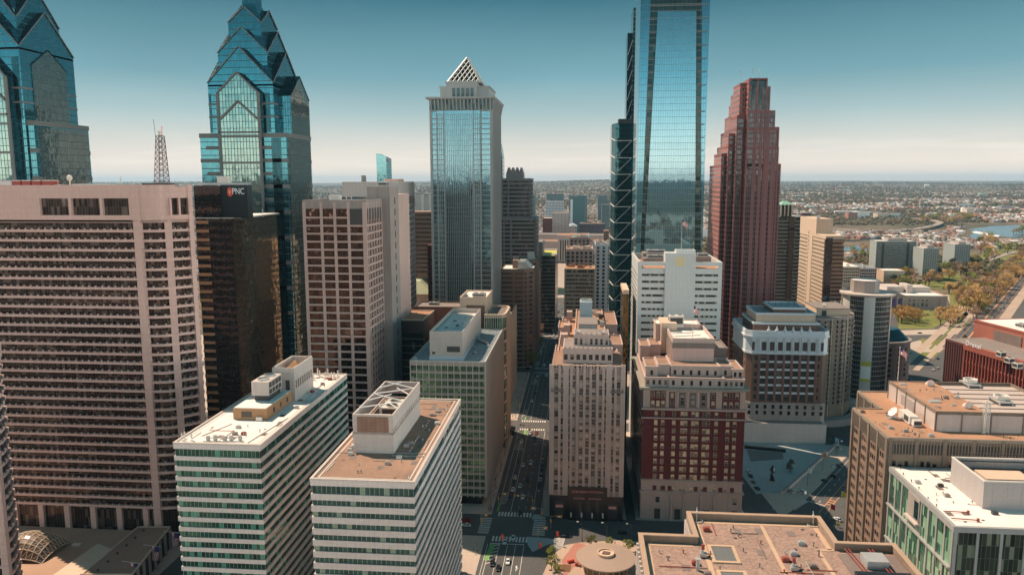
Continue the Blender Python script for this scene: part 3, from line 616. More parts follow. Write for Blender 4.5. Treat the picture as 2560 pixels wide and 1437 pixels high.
for k in range(26):
    p = (-107.5-rnd.random()*16, 317+rnd.random()*10); b = MB(); hh = rnd.choice([.6, .8, 1.2, 3.2]); b.tube((p[0], p[1], zr), (p[0], p[1], zr+hh), .12 if hh < 3 else .28, n=6); b.box(p[0]-.8, p[0]+.8, p[1]-.1, p[1]+.1, zr, zr+.3); b.build('antenna', M['rust'] if k % 3 == 0 else M['pale'], t)
for pa, pb in (((620, 1107), (720, 1045)), ((505, 1090), (580, 1060))):
    a, c = az(*pa, zr), az(*pb, zr); b = MB(); b.bar((a[0], a[1], zr+.1), (c[0], c[1], zr+.1), .12); b.build('roof_pipe', M['conc_dirty'], t)
vents(t, [az(620, 1068, zr)[:2], az(585, 1081, zr)[:2], az(650, 1080, zr)[:2]], zr)

clutter(t, -134, -108, 236, 252, zr, 18, ('conc_dirty', 'rust', 'metal')); clutter(t, -113, -108, 250, 326, zr, 22, ('conc_dirty', 'rust', 'metal'))
P = rect(-79, -48, 208, 293); t = banded('white banded office block with brown gravel roof and open braced roof screen', P, 73, 20, 1.95, 'g_green2', (-63, 250, 0), 'roof_tan', 0)
x0, x1, y0, y1 = -73.0, -59.7, 231, 272
Q = rect(x0, x1, y0, y1); b = MB(); b.prism(Q, zr, zr+6.6); pn = b.build('penthouse', M['conc'], t)
MB().ring(Q, offset(Q, -.45), zr+8.4, zr+12.9).build('screen_wall', M['conc'], pn)
b = MB(); b.prism(offset(Q, -.5), zr+6.4, zr+6.7); b.build('penthouse_roof', M['roof_tan'], pn)
b = MB(); b.box(x0+1.5, x1-1.5, y0-.12, y0+.3, zr+7.0, zr+12.2); b.build('louver_screen', surf('rust_louver', (.30, .17, .12), .7, .3, .2, .2, (1.5, .5, .12, .2)), pn)
b = MB(); b.ring(offset(Q, .12), offset(Q, -.4), zr+6.3, zr+7.0); b.build('cornice', M['conc_dirty'], pn)
for k in range(14): b = MB(); b.box(x1-.35, x1+.05, y0+1.2+k*2.85, y0+2.6+k*2.85, zr+6.9, zr+8.4); b.build('screen_post', M['conc'], pn)
for k in range(4): b = MB(); b.box(x0+.1+k*3.9, x0+1.4+k*3.9, y0-.02, y0+.4, zr+6.9, zr+8.4); b.build('screen_post', M['conc'], pn)
b = MB(); zt = zr+12.7
for k in range(4):
    ya, yb_ = y0+8+k*8.2, y0+8+(k+1)*8.2
    if k % 2 == 0: b.bar((x0+.3, ya, zt), (x1-.3, yb_, zt), .16); b.bar((x1-.3, ya, zt), ((x0+x1)/2, yb_, zt), .14)
    else: b.bar((x1-.3, ya, zt), (x0+.3, yb_, zt), .16); b.bar((x0+.3, ya, zt), ((x0+x1)/2, yb_, zt), .14)
b.tube((x0+6.5, y0+10, zr+6.6), (x0+6.5, y0+10, zt), .35, n=8); b.bar((x0+.3, y0+5, zt-1.5), (x1-.3, y0+5, zt-1.5), .1); b.build('roof_truss', M['white'], pn)
hvac(pn, ((x0+x1)/2+1.5, y0+22), (0, 1), 11, 7, zr+6.7, 3.4, 2, M['pale'])
hvac(pn, ((x0+x1)/2, y0+4.5), (1, 0), 9, 4, zr+6.7, 4.4, 0, M['pale'])
p = az(902, 1110, zr); b = MB(); b.lathe((p[0], y0-.6), [(0, zr+3.2), (.5, zr+3.0), (.6, zr+2.5), (0, zr+2.0)], 10); b.bar((p[0], y0, zr+2.3), (p[0], y0-.6, zr+2.5), .08); b.build('flood_lamp', M['pale'], pn)
for ya in (230.0, 232.5):
    b = MB(); b.bar((x1, ya-1+y0-231, zr+.12), (-49.5, ya-1+y0-231, zr+.12), .18); b.build('roof_pipe', M['conc_dirty'], t)
b = MB(); b.bar((-78, 230.4, zr+.1), (x0, 230.4, zr+.1), .12); b.build('roof_pipe', M['conc_dirty'], t)
vents(t, [az(895, 1182, zr)[:2], az(903, 1182, zr)[:2], az(1090, 1040, zr)[:2]], zr, h=.7)
for px, py in ((875, 1128), (880, 1122)): p = az(px, py, zr); b = MB(); b.box(p[0]-.7, p[0]+.7, p[1]-.4, p[1]+.4, zr, zr+1.1); b.build('air_conditioner', M['metal'], t)

clutter(t, -77, -50, 210, 229, zr, 16); clutter(t, -57.5, -50, 232, 291, zr, 26); clutter(t, -72, -50, 275, 291, zr, 10)
# ================================================================== green glass block with ribbed penthouse
t = thing('office_block', 'green glass block with slim pale mullions, bluish roof and ribbed metal penthouse', 'office block', (-65, 400, 0))
P = rect(-83, -46, 357, 440); ZT = 73.2
MB().prism(offset(P, -.2), 4.5, ZT-.6).build('curtain_wall', M['g_green3'], t); MB().prism(offset(P, -2.5), 0, 4.5).build('ground_floor', M['g_dark'], t)
slabs(t, P, [ZT-2.2-3.65*k-.15 for k in range(1, 19)], 1.35, .08, M['tanpanel']); slabs(t, P, [ZT-2.1], 2.0, .1, M['tanpanel'], 'fascia')
piers(t, P[0], P[1], ends(12, 37), .28, .35, 4.5, ZT, M['white_panel'], 'mullion'); piers(t, P[1], P[2], ends(53, 83), .35, .55, 4.5, ZT, M['tanpanel'], 'fin')
parapet(t, P, ZT, ZT+.5, M['pale'], .1, .45); roofpl(t, P, ZT+.05, M['roof_wet'], .3)
Q = rect(-73.8, -57.5, 360, 428.5); MB().prism(Q, ZT, ZT+11.6).build('penthouse', M['ribbed'], t); pn = t.children[-1]
MB().ring(Q, offset(Q, -.4), ZT+11.6, ZT+14.4).build('screen_wall', M['ribbed'], pn); MB().prism(offset(Q, -.5), ZT+11.4, ZT+11.8).build('penthouse_roof', M['roof_white'], pn)
MB().prism(offset(Q, .25), ZT+.05, ZT+2.0).build('flashing', plain('blue_flashing', (.42, .50, .55), .5), pn)
b = MB(); b.box(-65.2, -58.8, 359.9, 360.3, ZT+4.2, ZT+7.0); b.build('louver', M['dark'], pn)
b = MB(); b.box(-72.6, -71, 359.9, 360.3, ZT+3.0, ZT+4.2); b.build('louver', M['dark'], pn)
b = MB(); b.bar((-73.4, 415, ZT+13.6), (-57.8, 411, ZT+13.2), .15); b.bar((-60.5, 410, ZT+11.5), (-60.5, 410, ZT+14.5), .12); b.build('roof_pipe', M['pale'], pn)
b = MB(); b.tube((-55, 405, ZT+.8), (-50, 398, ZT+.8), .8, n=8); b.tube((-56.5, 409, ZT+1.6), (-55, 405, ZT+.8), .8, n=8); b.build('duct', M['metal'], t)
clutter(t, -82, -75, 360, 436, ZT+.05, 14); clutter(t, -56, -48, 360, 436, ZT+.05, 22); clutter(pn, -72, -59, 362, 426, ZT+11.8, 14)
# ---- tan stepped tower behind
t = thing('office_tower', 'tan stone block stepping down to a rounded glass wing behind the ribbed penthouse', 'office block', (-58, 462, 0))
P = rect(-72.5, -56.5, 446, 476); MB().prism(P, 0, 90).build('wall', M['conc_tan'], t); parapet(t, P, 90, 91.4, M['conc_tan'], .1, .6); roofpl(t, P, 90.6, M['roof_white'], .5)
b = MB(); b.box(-68.5, -57.5, 445.6, 447, 55, 86.5); b.build('recessed_panel', M['brick_brown'], t)
hvac(t, (-62, 455), (1, 0), 8, 5, 90.6, 2, 2); hvac(t, (-70, 452), (1, 0), 3, 3, 90.6, 1.4, 1)
P = [(-57, 441), (-46.6, 441), (-45.2, 443), (-44.6, 448), (-44.6, 470), (-46.5, 474), (-57, 474)]
MB().prism(offset(P, -.15), 0, 81).build('curtain_wall', M['g_green3'], t); slabs(t, P, [81-7.5*k-1.2 for k in range(11)], 1.1, .05, M['conc_tan']); piers(t, P[0], P[1], ends(8, 10.4), .22, .3, 0, 81, M['pale'], 'mullion'); piers(t, P[3], P[4], ends(14, 22), .5, .4, 0, 81, M['conc_tan'], 'fin')
parapet(t, P, 81, 82, M['conc_tan'], .2, 1.2); roofpl(t, P, 81.2, M['stone_dark'], 1.2)
t = thing('office_block', 'narrow tan block with diagonal fins lining the boulevard sidewalk', 'office block', (-50, 510, 0))
P = rect(-62, -51, 522, 548); MB().prism(P, 0, 64).build('wall', M['conc_tan'], t); windows(t, M['w_dark'], P[1], P[2], spread(6, 26), [4+3.7*k for k in range(16)], 2.0, 2.2)
piers(t, P[1], P[2], ends(16, 66), .9, .6, 0, 64, M['conc_tan'], 'fin'); parapet(t, P, 64, 65, M['conc_tan'], .2, .6); roofpl(t, P, 64.2, M['roof_tan'], .5)
t = thing('office_block', 'small ornate stone block at the second crossing of the boulevard', 'office block', (-52, 600, 0))
P = rect(-62, -51.5, 550, 600); MB().prism(P, 0, 38).build('wall', M['stone'], t); windows(t, M['w_dark'], P[1], P[2], spread(11, 51), [4+3.9*k for k in range(8)], 1.8, 2.4); windows(t, M['w_dark'], P[0], P[1], spread(3, 10.5), [4+3.9*k for k in range(8)], 1.8, 2.4); parapet(t, P, 38, 39, M['stone'], .5, .8); roofpl(t, P, 38.2, M['roof_tan'], .5)
# ================================================================== blue gabled glass towers
def gabled(b, cx, cy, hx, hy, zb, ze, zp, zpx=None):
    """cross-gabled block: walls to ze, four gables peaking at zp, ridges along both axes"""
    zq = zp if zpx is None else zpx
    for (sx, sy) in ((0, -1), (1, 0), (0, 1), (-1, 0)):
        t = (-sy, sx) if True else 0
        hw, hd = (hx, hy) if sx == 0 else (hy, hx); z_ = zp if sx == 0 else zq
        def Pn(u, d, z): return (cx+t[0]*u+sx*d, cy+t[1]*u+sy*d, z)
        pts = [Pn(-hw, hd, zb), Pn(hw, hd, zb), Pn(hw, hd, ze), Pn(0, hd, z_), Pn(-hw, hd, ze)]
        b.face(pts, [(u, z) for u, z in ((-hw, zb), (hw, zb), (hw, ze), (0, z_), (-hw, ze))])
def gabroof(b, cx, cy, hx, hy, ze, zp):
    for (sx, sy) in ((0, -1), (1, 0), (0, 1), (-1, 0)):
        t = (-sy, sx); hw, hd = (hx, hy) if sx == 0 else (hy, hx)
        def Pn(u, d, z): return (cx+t[0]*u+sx*d, cy+t[1]*u+sy*d, z)
        o = .5
        A, B, Cc, Dd = Pn(0, hd+o, zp+.05), Pn(hw+.1, hd+o, ze), Pn(hw+.1, hd*0+0, ze), Pn(0, 0, zp+.05)
        # slopes of one gable: two planes from its ridge down to the valleys
        b.face([A, Dd, Pn(hw, hd, ze) if False else Pn(hw+.1, hd, ze), Pn(hw+.1, hd+o, ze)])
        b.face([Dd, A, Pn(-hw-.1, hd+o, ze), Pn(-hw-.1, hd, ze)])
def gable_tower(t, cx, cy, hx, hy, tiers, bay, nb, low, top):
    """tiers: (half x, half y, eave, peak); bay: front bay; nb: north bay; low: wider base"""
    P = rect(cx-hx, cx+hx, cy-hy, cy+hy); ze0 = tiers[0][2]
    MB().prism(P, 0, ze0-1, False).build('shaft', M['g_blue'], t)
    Q = rect(*low[:4]); MB().prism(Q, 0, low[4]).build('lower_shaft', M['g_blue'], t); b = MB(); b.ring(offset(Q, .35), offset(Q, -.6), low[4]-2.2, low[4]+.4); b.build('stone_band', M['stonegrey'], t)
    z = low[4]-9; k = 0
    while z > 70:
        if k % 2 == 1: slabs(t, Q, [z], 2.2, .25, M['stonegrey'], 'stone_band')
        else:
            for x0, x1 in ((low[0]+3.5, cx-bay['hw']), (cx+bay['hw'], low[1]-9)): b = MB(); b.box(x0, x1, low[2]-.3, low[2]+1, z, z+2.0); b.build('stone_band', M['stonegrey'], t)
        z -= 7.6; k += 1
    b = MB(); b.box(low[1]-9, low[1]-3.4, low[2]-.25, low[2]+.5, 0, low[4]-2.4); b.build('recessed_strip', M['g_deep'], t)
    for x0, x1 in ((cx+bay['hw']+1.4, cx+bay['hw']+5.2), (cx-hx+.2, cx-hx+1.6)): b = MB(); b.box(x0, x1, cy-hy-.15, cy-hy+.5, low[4]+1, ze0-6); b.build('recessed_strip', M['g_deep'], t)
    for z in (low[4]+9.5, low[4]+17): slabs(t, P, [z], 1.0, .2, M['stonegrey'], 'stone_band')
    for i, (ahx, ahy, ze, zp) in enumerate(tiers):
        b = MB(); gabled(b, cx, cy, ahx, ahy, ze0-2 if i == 0 else tiers[i-1][2]-4, ze, zp); b.build('gabled_tier', M['g_blue'], t); o = t.children[-1]
        g = MB(); gabroof(g, cx, cy, ahx, ahy, ze, zp); g.build('gable_roof', M['g_deep'], o)
        g = MB()
        for s in (-1, 1): g.bar((cx+s*(ahx+.2), cy-ahy-.5, ze), (cx, cy-ahy-.5, zp+.2), .22); g.bar((cx+ahx+.5, cy+s*(ahy+.2), ze), (cx+ahx+.5, cy, zp+.2), .22)
        g.build('gable_edge', M['stonegrey'], o)
        if i+1 < len(tiers):
            nx, ny, nze = tiers[i+1][:3]; MB().prism(rect(cx-ahx+.4, cx+ahx-.4, cy-ahy+.4, cy+ahy-.4), ze, nze-.42*(nze-ze), True, False, rect(cx-nx, cx+nx, cy-ny, cy+ny)).build('sloped_roof', M['g_blue'], o)
    hw, ze, zp = bay['hw'], bay['ze'], bay['zp']; yf = cy-hy-4.2
    b = MB(); pts = [(-hw, 40), (hw, 40), (hw, ze), (0, zp), (-hw, ze)]
    b.face([(cx+u, yf, z) for u, z in pts], [(u, z) for u, z in pts]); b.build('glazed_bay', M['g_grid'], t); o = t.children[-1]
    b = MB(); b.face([(cx+hw, yf, 40), (cx+hw, cy, 40), (cx+hw, cy, ze), (cx+hw, yf, ze)]); b.face([(cx-hw, cy, 40), (cx-hw, yf, 40), (cx-hw, yf, ze), (cx-hw, cy, ze)]); b.build('bay_side', M['g_deep'], o)
    g = MB(); g.face([(cx, yf-.4, zp+.3), (cx, cy, zp+.3), (cx+hw+.3, cy, ze), (cx+hw+.3, yf-.4, ze)][::-1]); g.face([(cx, yf-.4, zp+.3), (cx-hw-.3, yf-.4, ze), (cx-hw-.3, cy, ze), (cx, cy, zp+.3)][::-1]); g.build('bay_roof', M['g_deep'], o)
    f = MB()
    for s in (-1, 1):
        f.bar((cx+s*hw, yf-.3, ze), (cx, yf-.3, zp), .45); f.box(cx+s*hw-.7, cx+s*hw+.7, yf-.5, yf+.8, 40, ze); f.bar((cx+s*hw*.92, yf-.3, bay['z1']), (cx, yf-.3, bay['z2']), .55)
    f.box(cx-hw, cx+hw, yf-.5, yf+.5, bay['z1']-8, bay['z1']-7)
    for k_ in range(6): zz_ = low[4]-2.2-15.2*k_; f.box(cx-hw, cx+hw, yf-.4, yf+.5, zz_, zz_+1.2)
    f.build('bay_frame', M['stonegrey'], o)
    xf, h2, ze, zp = nb['x'], nb['hw'], nb['ze'], nb['zp']; b = MB(); pts = [(-h2, 0), (h2, 0), (h2, ze), (0, zp), (-h2, ze)]
    b.face([(xf, cy+u, z) for u, z in pts], [(u, z) for u, z in pts]); b.build('side_bay', M['g_side'], t); o = t.children[-1]
    b = MB(); b.face([(cx, cy-h2, 0), (xf, cy-h2, 0), (xf, cy-h2, ze), (cx, cy-h2, ze)]); b.face([(xf, cy+h2, 0), (cx, cy+h2, 0), (cx, cy+h2, ze), (xf, cy+h2, ze)]); b.build('bay_side', M['g_bayside'], o)
    g = MB(); g.face([(xf+.4, cy, zp+.3), (cx, cy, zp+.3), (cx, cy-h2-.3, ze), (xf+.4, cy-h2-.3, ze)]); g.face([(xf+.4, cy, zp+.3), (xf+.4, cy+h2+.3, ze), (cx, cy+h2+.3, ze), (cx, cy, zp+.3)]); g.build('bay_roof', M['g_deep'], o)
    b = MB(); b.prism(rect(low[1]-1, low[1]+.35, low[2]+2.5, low[3]-2), 0, low[4]-3, True); b.build('side_curtain_wall', M['g_side'], t)
    if top: b = MB(); b.tube((cx, cy, tiers[-1][3]-4), (cx, cy, top), 1.6, .2, 8); b.build('spire', M['metalroof'], t)
M['g_bayside'] = glass('liberty_bay_side', (.06, .26, .33), 1.5, 3.9, .25, .3, (.02, .09, .12), .8, .05, .012, .3)
t = thing('skyscraper', 'tall blue glass skyscraper topped by a spire of nested gables', 'skyscraper', (-205.6, 465, 0))
def zz(px, py, Y): return ay(px, py, Y)[2]
def XX(px, py, Y): return ay(px, py, Y)[0]
xl, xr = XX(519, 205, 443), XX(682, 206, 443); c_, h_ = (xl+xr)/2, (xr-xl)/2
gable_tower(t, c_, 465, h_, 22,
  [(h_, 22, zz(682, 206, 443), zz(597, 117, 443)), (h_*.76, 17, zz(667, 131, 448), zz(602, 68, 448)), (h_*.51, 12, zz(651, 56, 453), zz(608, 18, 453)), (h_*.2, 5, zz(640, -30, 459), zz(612, -60, 459))],
  dict(hw=12.4, ze=zz(640, 232, 439), zp=zz(588, 181, 439), z1=zz(540, 299, 439), z2=zz(588, 253, 439)),
  dict(x=XX(727, 238, 450), hw=15.5, ze=zz(727, 240, 450), zp=zz(738, 192, 464)), (XX(503, 400, 440.6), XX(778, 400, 481), 440.6, 481, zz(600, 335, 440)), 0)
t = thing('skyscraper', 'blue glass gabled skyscraper cut off by the top left corner of the photo', 'skyscraper', (-331, 415, 0))
xr, nx_ = XX(46, 113, 393), XX(162, 180, 428)
gable_tower(t, xr-18.5, 415, 18.5, 22,
  [(18.5, 22, zz(42, 113, 393), zz(95, 33, 415)), (14.5, 17, zz(95, 40, 415)-4, zz(60, 0, 415)+6), (9, 11, zz(60, -20, 412), zz(40, -100, 412))],
  dict(hw=12.4, ze=zz(0, 190, 389), zp=zz(0, 120, 389), z1=zz(0, 250, 389), z2=zz(0, 200, 389)),
  dict(x=nx_, hw=14.0, ze=zz(165, 180, 428), zp=zz(122, 128, 415)), (nx_-50, XX(220, 318, 440), 394, 440, zz(215, 318, 440)), 0)

# ================================================================== silver tower with lattice pyramid
t = thing('skyscraper', 'silver blue glass skyscraper crowned by a white lattice pyramid', 'skyscraper', (-93.5, 620, 0))
X0, X1, Y0, Y1 = -117.8, -69.2, 590, 652; zc = zz(1232, 250, 590); zk = zz(1090, 278, 590)
P = rect(X0, X1, Y0, Y1); MB().prism(offset(P, -.6), 0, zk).build('curtain_wall', M['g_bny'], t)
L = X1-X0
piers(t, P[0], P[1], [.9, L-.9], 1.8, .3, 0, zk, M['bny_stone']); piers(t, P[1], P[2], [.9, 8, 54, 61.1], 1.8, .3, 0, zk, M['bny_stone'])
b = MB(); b.box(X0+5.6, X1-9, Y0-.9, Y0+1, 0, zk); b.build('glazed_bay', M['g_bny'], t); o = t.children[-1]
for u in spread(23, L-14.6): b = MB(); x = X0+5.6+u; b.box(x-.14, x+.14, Y0-1.25, Y0-.8, 30, zk-2); b.build('mullion', M['bny_stone'], o)
for x in (X0+5.6, X0+11.2, X1-14.5, X1-9): b = MB(); b.box(x-.35, x+.35, Y0-1.4, Y0-.2, 0, zk); b.build('pier', M['bny_stone'], t)
for k in range(56):
    z = zk-6-3.9*k
    if z < 20: break
    b = MB()
    for xa_, xb_ in ((X0+.5, X0+5.2), (X0+6, X0+11), (X1-14.2, X1-9.2), (X1-8.2, X1-.5)): b.box(xa_, xb_, Y0-1.05, Y0+.5, z, z+.45)
    b.build('floor_band', M['bny_stone'], t)
piers(t, P[1], P[2], [11+2.9*k for k in range(15)], .9, .35, 0, zk, M['bny_stone'])
# flared cornice with tall openings
q0, q1 = offset(P, .2), offset(P, 2.6)
MB().prism(P, zk, zk+8.6).build('cornice_glazing', M['g_slot'], t)
b = MB(); b.prism(q0, zk-.4, zk+.6, True, True); b.prism(offset(P, 1.2), zk+8.4, zk+9.2, True, True, q1); b.prism(q1, zk+9.2, zk+10.4); b.build('cornice', M['bny_stone'], t); o = t.children[-1]
for u in spread(17, L): x = X0+u; b = MB(); b.prism([(x-.45, Y0-.4), (x+.45, Y0-.4), (x+.45, Y0+.4), (x-.45, Y0+.4)], zk, zk+9, True, False, [(x-.45, Y0-2.2), (x+.45, Y0-2.2), (x+.45, Y0+.3), (x-.45, Y0+.3)]); b.build('cornice_fin', M['bny_stone'], o)
for u in spread(20, 62): y = Y0+u; b = MB(); b.prism([(X1-.4, y-.45), (X1+.4, y-.45), (X1+.4, y+.45), (X1-.4, y+.45)], zk, zk+9, True, False, [(X1-.3, y-.45), (X1+2.2, y-.45), (X1+2.2, y+.45), (X1-.3, y+.45)]); b.build('cornice_fin', M['bny_stone'], o)
zq = zk+10.4; z2 = zz(1160, 216, 600); z3 = zz(1160, 206, 601)
xa, xb = ay(1100, 230, 600)[0], ay(1222, 230, 600)[0]; xs0, xs1 = ay(1116, 215, 598)[0], ay(1192, 215, 598)[0]
MB().prism(rect(xa, xb, 600, 642), zq-.5, z2).build('crown_block', M['bny_stone'], t); MB().prism(rect(xs0, xs1, 597.5, 644), zq-.5, z3-.5).build('crown_block', M['bny_stone'], t); o = t.children[-1]
for k in range(5): x = xs0+4.6+k*3.6; b = MB(); b.box(x, x+2.2, 597.2, 597.8, zq+1, zq+7.5); b.build('crown_window', M['g_slot'], o)
b = MB(); b.prism(rect(xa-.8, xb+.8, 599.3, 643), z2-.8, z2, True, True); b.prism(rect(xs0-.8, xs1+.8, 596.8, 645), z3-1, z3, True, True); b.build('crown_cornice', M['bny_stone'], t)
apx = ay(1160, 145, 621); pcx = (ay(1118, 206, 602)[0]+ay(1201, 206, 602)[0])/2; hb = (ay(1201, 206, 602)[0]-ay(1118, 206, 602)[0])/2
A = Vector((pcx, 621, apx[2])); B4 = [Vector((pcx+sx*hb, 621+sy*19, z3)) for sx, sy in ((-1, -1), (1, -1), (1, 1), (-1, 1))]
b = MB(); f = MB()
for i in range(4):
    a_, c_ = B4[i], B4[(i+1) % 4]; f.bar(a_, A, .6); f.bar(a_, c_, .8)
    N = 7
    for k in range(1, N):
        u = k/N; base = a_.lerp(c_, u)
        f.bar(base, c_.lerp(A, 1-u), .25); f.bar(base, a_.lerp(A, u), .25)
    ins = .93; cc = (B4[0]+B4[2])/2; b.face([cc.lerp(a_, ins), cc.lerp(c_, ins), cc.lerp(A, ins)])
f.build('lattice', M['bny_stone'], t); b.build('pyramid_core', M['g_deep'], t)

# ================================================================== behind: stepped dark tower with sawtooth crown, its twin sliver
t = thing('office_tower', 'dark banded stepped tower with a small sawtooth gabled crown', 'office tower', (-52, 650, 0))
Y0 = 700; xa, xb, xc = ay(1254, 500, Y0)[0], ay(1326, 500, Y0)[0], ay(1340, 600, Y0)[0]
zt = zz(1290, 446, Y0); z1 = zz(1330, 545, Y0)
M['dk_band'] = surf('dark_band', (.15, .15, .155), .5, .1, .06, .05)
for P, z in ((rect(xa-14, xb, Y0, Y0+45), zt), (rect(xa-14, xc, Y0-3, Y0+48), z1)):
    MB().prism(offset(P, -.3), 0, z-.5).build('curtain_wall', M['g_dark'], t); slabs(t, P, [z-3.8*k-1.9 for k in range(1, int(z/3.8))], 1.75, 0, M['dk_band']); MB().prism(P, z-2.2, z).build('fascia', M['dk_band'], t); piers(t, P[0], P[1], [1, elen(P, 0)*.36, elen(P, 0)*.5, elen(P, 0)-.8], 1.2, .1, 0, z, M['dk_band']); piers(t, P[1], P[2], [1, 12, 24, 36], 2.2, .1, 0, z, M['dk_band'])
xs0, xs1 = ay(1265, 440, Y0+8)[0], ay(1307, 440, Y0+8)[0]; zp = zz(1276, 424, Y0+8); n = 4; b = MB(); wd = (xs1-xs0)
b.prism(rect(xs0, xs1, Y0+8, Y0+30), zt-.4, zt+4.0)
for k in range(n):
    u0, u1 = xs0+wd*k/n, xs0+wd*(k+1)/n; um = (u0+u1)/2
    b.face([(u0, Y0+8, zt+4), (u1, Y0+8, zt+4), (um, Y0+8, zp+2)]); b.face([(u0, Y0+8, zt+4), (um, Y0+8, zp+2), (um, Y0+30, zp+2), (u0, Y0+30, zt+4)]); b.face([(um, Y0+8, zp+2), (u1, Y0+8, zt+4), (u1, Y0+30, zt+4), (um, Y0+30, zp+2)])
b.build('sawtooth_crown', M['dk_band'], t)
t = thing('office_tower', 'sliver of a blue glass tower with slanted top right behind the silver skyscraper', 'office tower', (-70, 800, 0))
a_, b_ = ay(1240, 400, 780), ay(1256, 400, 780); z0, z1 = zz(1252, 358, 780), zz(1256, 395, 780)
b = MB(); b.face([(a_[0]-8, 780, 0), (b_[0], 780, 0), (b_[0], 780, z1), (b_[0]-2.5, 780, z0), (a_[0]-8, 780, z0)]); b.face([(b_[0], 780, 0), (b_[0], 800, 0), (b_[0], 800, z1), (b_[0], 780, z1)]); b.face([(a_[0]-8, 800, 0), (a_[0]-8, 780, 0), (a_[0]-8, 780, z0), (a_[0]-8, 800, z0)]); b.face([(b_[0], 780, z1), (b_[0], 800, z1), (b_[0]-2.5, 800, z0), (b_[0]-2.5, 780, z0)]); b.build('curtain_wall', M['g_blue'], t)
# dark block and red block left of the silver tower
t = thing('office_block', 'dark brown banded block between the white tower and the silver skyscraper', 'office block', (-125, 690, 0))
x0, x1 = ay(1037, 600, 670)[0], ay(1079, 600, 670)[0]; P = rect(x0-6, x1, 670, 700); z = zz(1060, 530, 670); MB().prism(offset(P, -.2), 0, z-.4).build('curtain_wall', M['g_brown2'], t); slabs(t, P, [z-3.9*k-1.6 for k in range(1, 30)], 1.5, .05, M['stone_dark']); slabs(t, P, [z-1.5], 1.5, .1, M['stone_dark'], 'fascia'); roofpl(t, P, z+.1, M['roof_tan'])
t = thing('office_block', 'narrow red brick block with sloped top beside the silver skyscraper', 'office block', (-122, 630, 0))
x0, x1 = ay(1069, 640, 628)[0], ay(1081, 640, 628)[0]; z = zz(1075, 622, 628); P = rect(x0, x1+2, 628, 650); MB().prism(P, 0, z-4).build('wall', M['brick_red'], t); b = MB(); b.prism(P, z-4, z+3, True, False, [P[0], P[1], P[2], P[3]]); b.build('upper_wall', M['brick_red'], t); windows(t, M['w_dark'], P[0], P[1], spread(3, 6), [z-6-4*k for k in range(20)], 1.4, 2.2)
t = thing('low_building', 'low building with pale green sloping roof behind the tan rooftops', 'building', (-125, 640, 0))
a_ = ay(1040, 720, 640); x0 = a_[0]; b = MB(); b.box(x0-8, x0+14, 640, 700, 0, zz(1050, 735, 640)); b.build('wall', M['conc_tan'], t); b = MB(); z = zz(1050, 735, 640); b.prism(rect(x0-8.5, x0+14.5, 639.5, 700.5), z, z+10, True, True, rect(x0-8.5, x0+1, 650, 690)); b.build('sloped_roof', surf('pale_green_roof', (.42, .46, .30), .8, .15, .1, .05), t)

# ================================================================== octagonal banded pair with metal roofs
M['oct_wall'] = surf('brown_granite', (.24, .165, .13), .7, .12, .06, .08)
def octb(label, x0, x1, y0, y1, z, rz, ch, loc):
    t = thing('office_tower', label, 'office tower', loc)
    P = [(x0, y0), (x1-ch, y0), (x1, y0+ch), (x1, y1), (x0, y1)]
    MB().prism(offset(P, -.35), 0, z-.4).build('curtain_wall', M['g_brown2'], t); slabs(t, P, [z-4.0*k-2.0 for k in range(1, int(z/4))], 2.0, 0, M['oct_wall']); slabs(t, P, [z-2.4], 2.4, .1, M['oct_wall'], 'fascia')
    piers(t, P[0], P[1], [elen(P, 0)*.55, elen(P, 0)*.99], 1.6, .08, 0, z, M['oct_wall']); piers(t, P[1], P[2], [elen(P, 1)*.4, elen(P, 1)*.97], 2.2, .08, 0, z, M['oct_wall']); piers(t, P[2], P[3], spread(8, elen(P, 2)), 2.0, .1, 0, z, M['oct_wall'])
    cx_, cy_ = (x0+x1)/2, (y0+y1)/2; parapet(t, P, z, z+1, M['oct_wall'], .1, .5); roofpl(t, P, z+.3, M['roof_white'], .5)
    MB().prism(rect(cx_, x1-1.5, y0+6, y1-3), z+.2, z+rz+1, True, True, rect(cx_, cx_+6, y0+6, y1-3)).build('metal_roof', M['metalroof'], t)
    b = MB(); b.box(cx_-5, cx_+.4, cy_-7, cy_+4, z+.2, z+rz+1.5); b.build('roof_plant', M['oct_wall'], t)
    for k in range(6): p = (cx_-4.6+k*.9, cy_-4); b = MB(); b.tube((p[0], p[1], z+rz+1.5), (p[0], p[1], z+rz+3.5+rnd.random()*2), .12, n=5); b.build('antenna', M['pale'], t)
xo0, xo1 = ay(1253, 680, 645)[0], ay(1333, 680, 645)[0]
octb('brown banded chamfered tower with a pale metal roof beside the boulevard', xo0, xo1, 645, 680, zz(1290, 675, 645), 5.5, 8, (-55, 660, 0))
xo0, xo1 = ay(1292, 640, 690)[0], ay(1341, 650, 690)[0]
octb('taller brown banded tower with a bluish sloping metal roof behind the nearer chamfered one', xo0, xo1+.5, 690, 722, zz(1320, 652, 690), 7, 6, (-48, 705, 0))
t = thing('office_block', 'plain terracotta coloured slab at the end of the brown banded tower row', 'office block', (-45, 750, 0))
x0, x1 = ay(1334, 700, 735)[0], ay(1352, 690, 735)[0]; P = rect(x0-4, x1-1.5, 730, 764); z = zz(1345, 676, 735); MB().prism(P, 0, z).build('wall', surf('terracotta_panel', (.36, .20, .15), .8, .12, .06, .1), t); parapet(t, P, z, z+1, M['brick_brown'], .1, .5); roofpl(t, P, z+.2, M['roof_white']); windows(t, M['w_dark'], P[1], P[2], spread(3, 34), [6+4*k for k in range(14)], 1.6, 2)
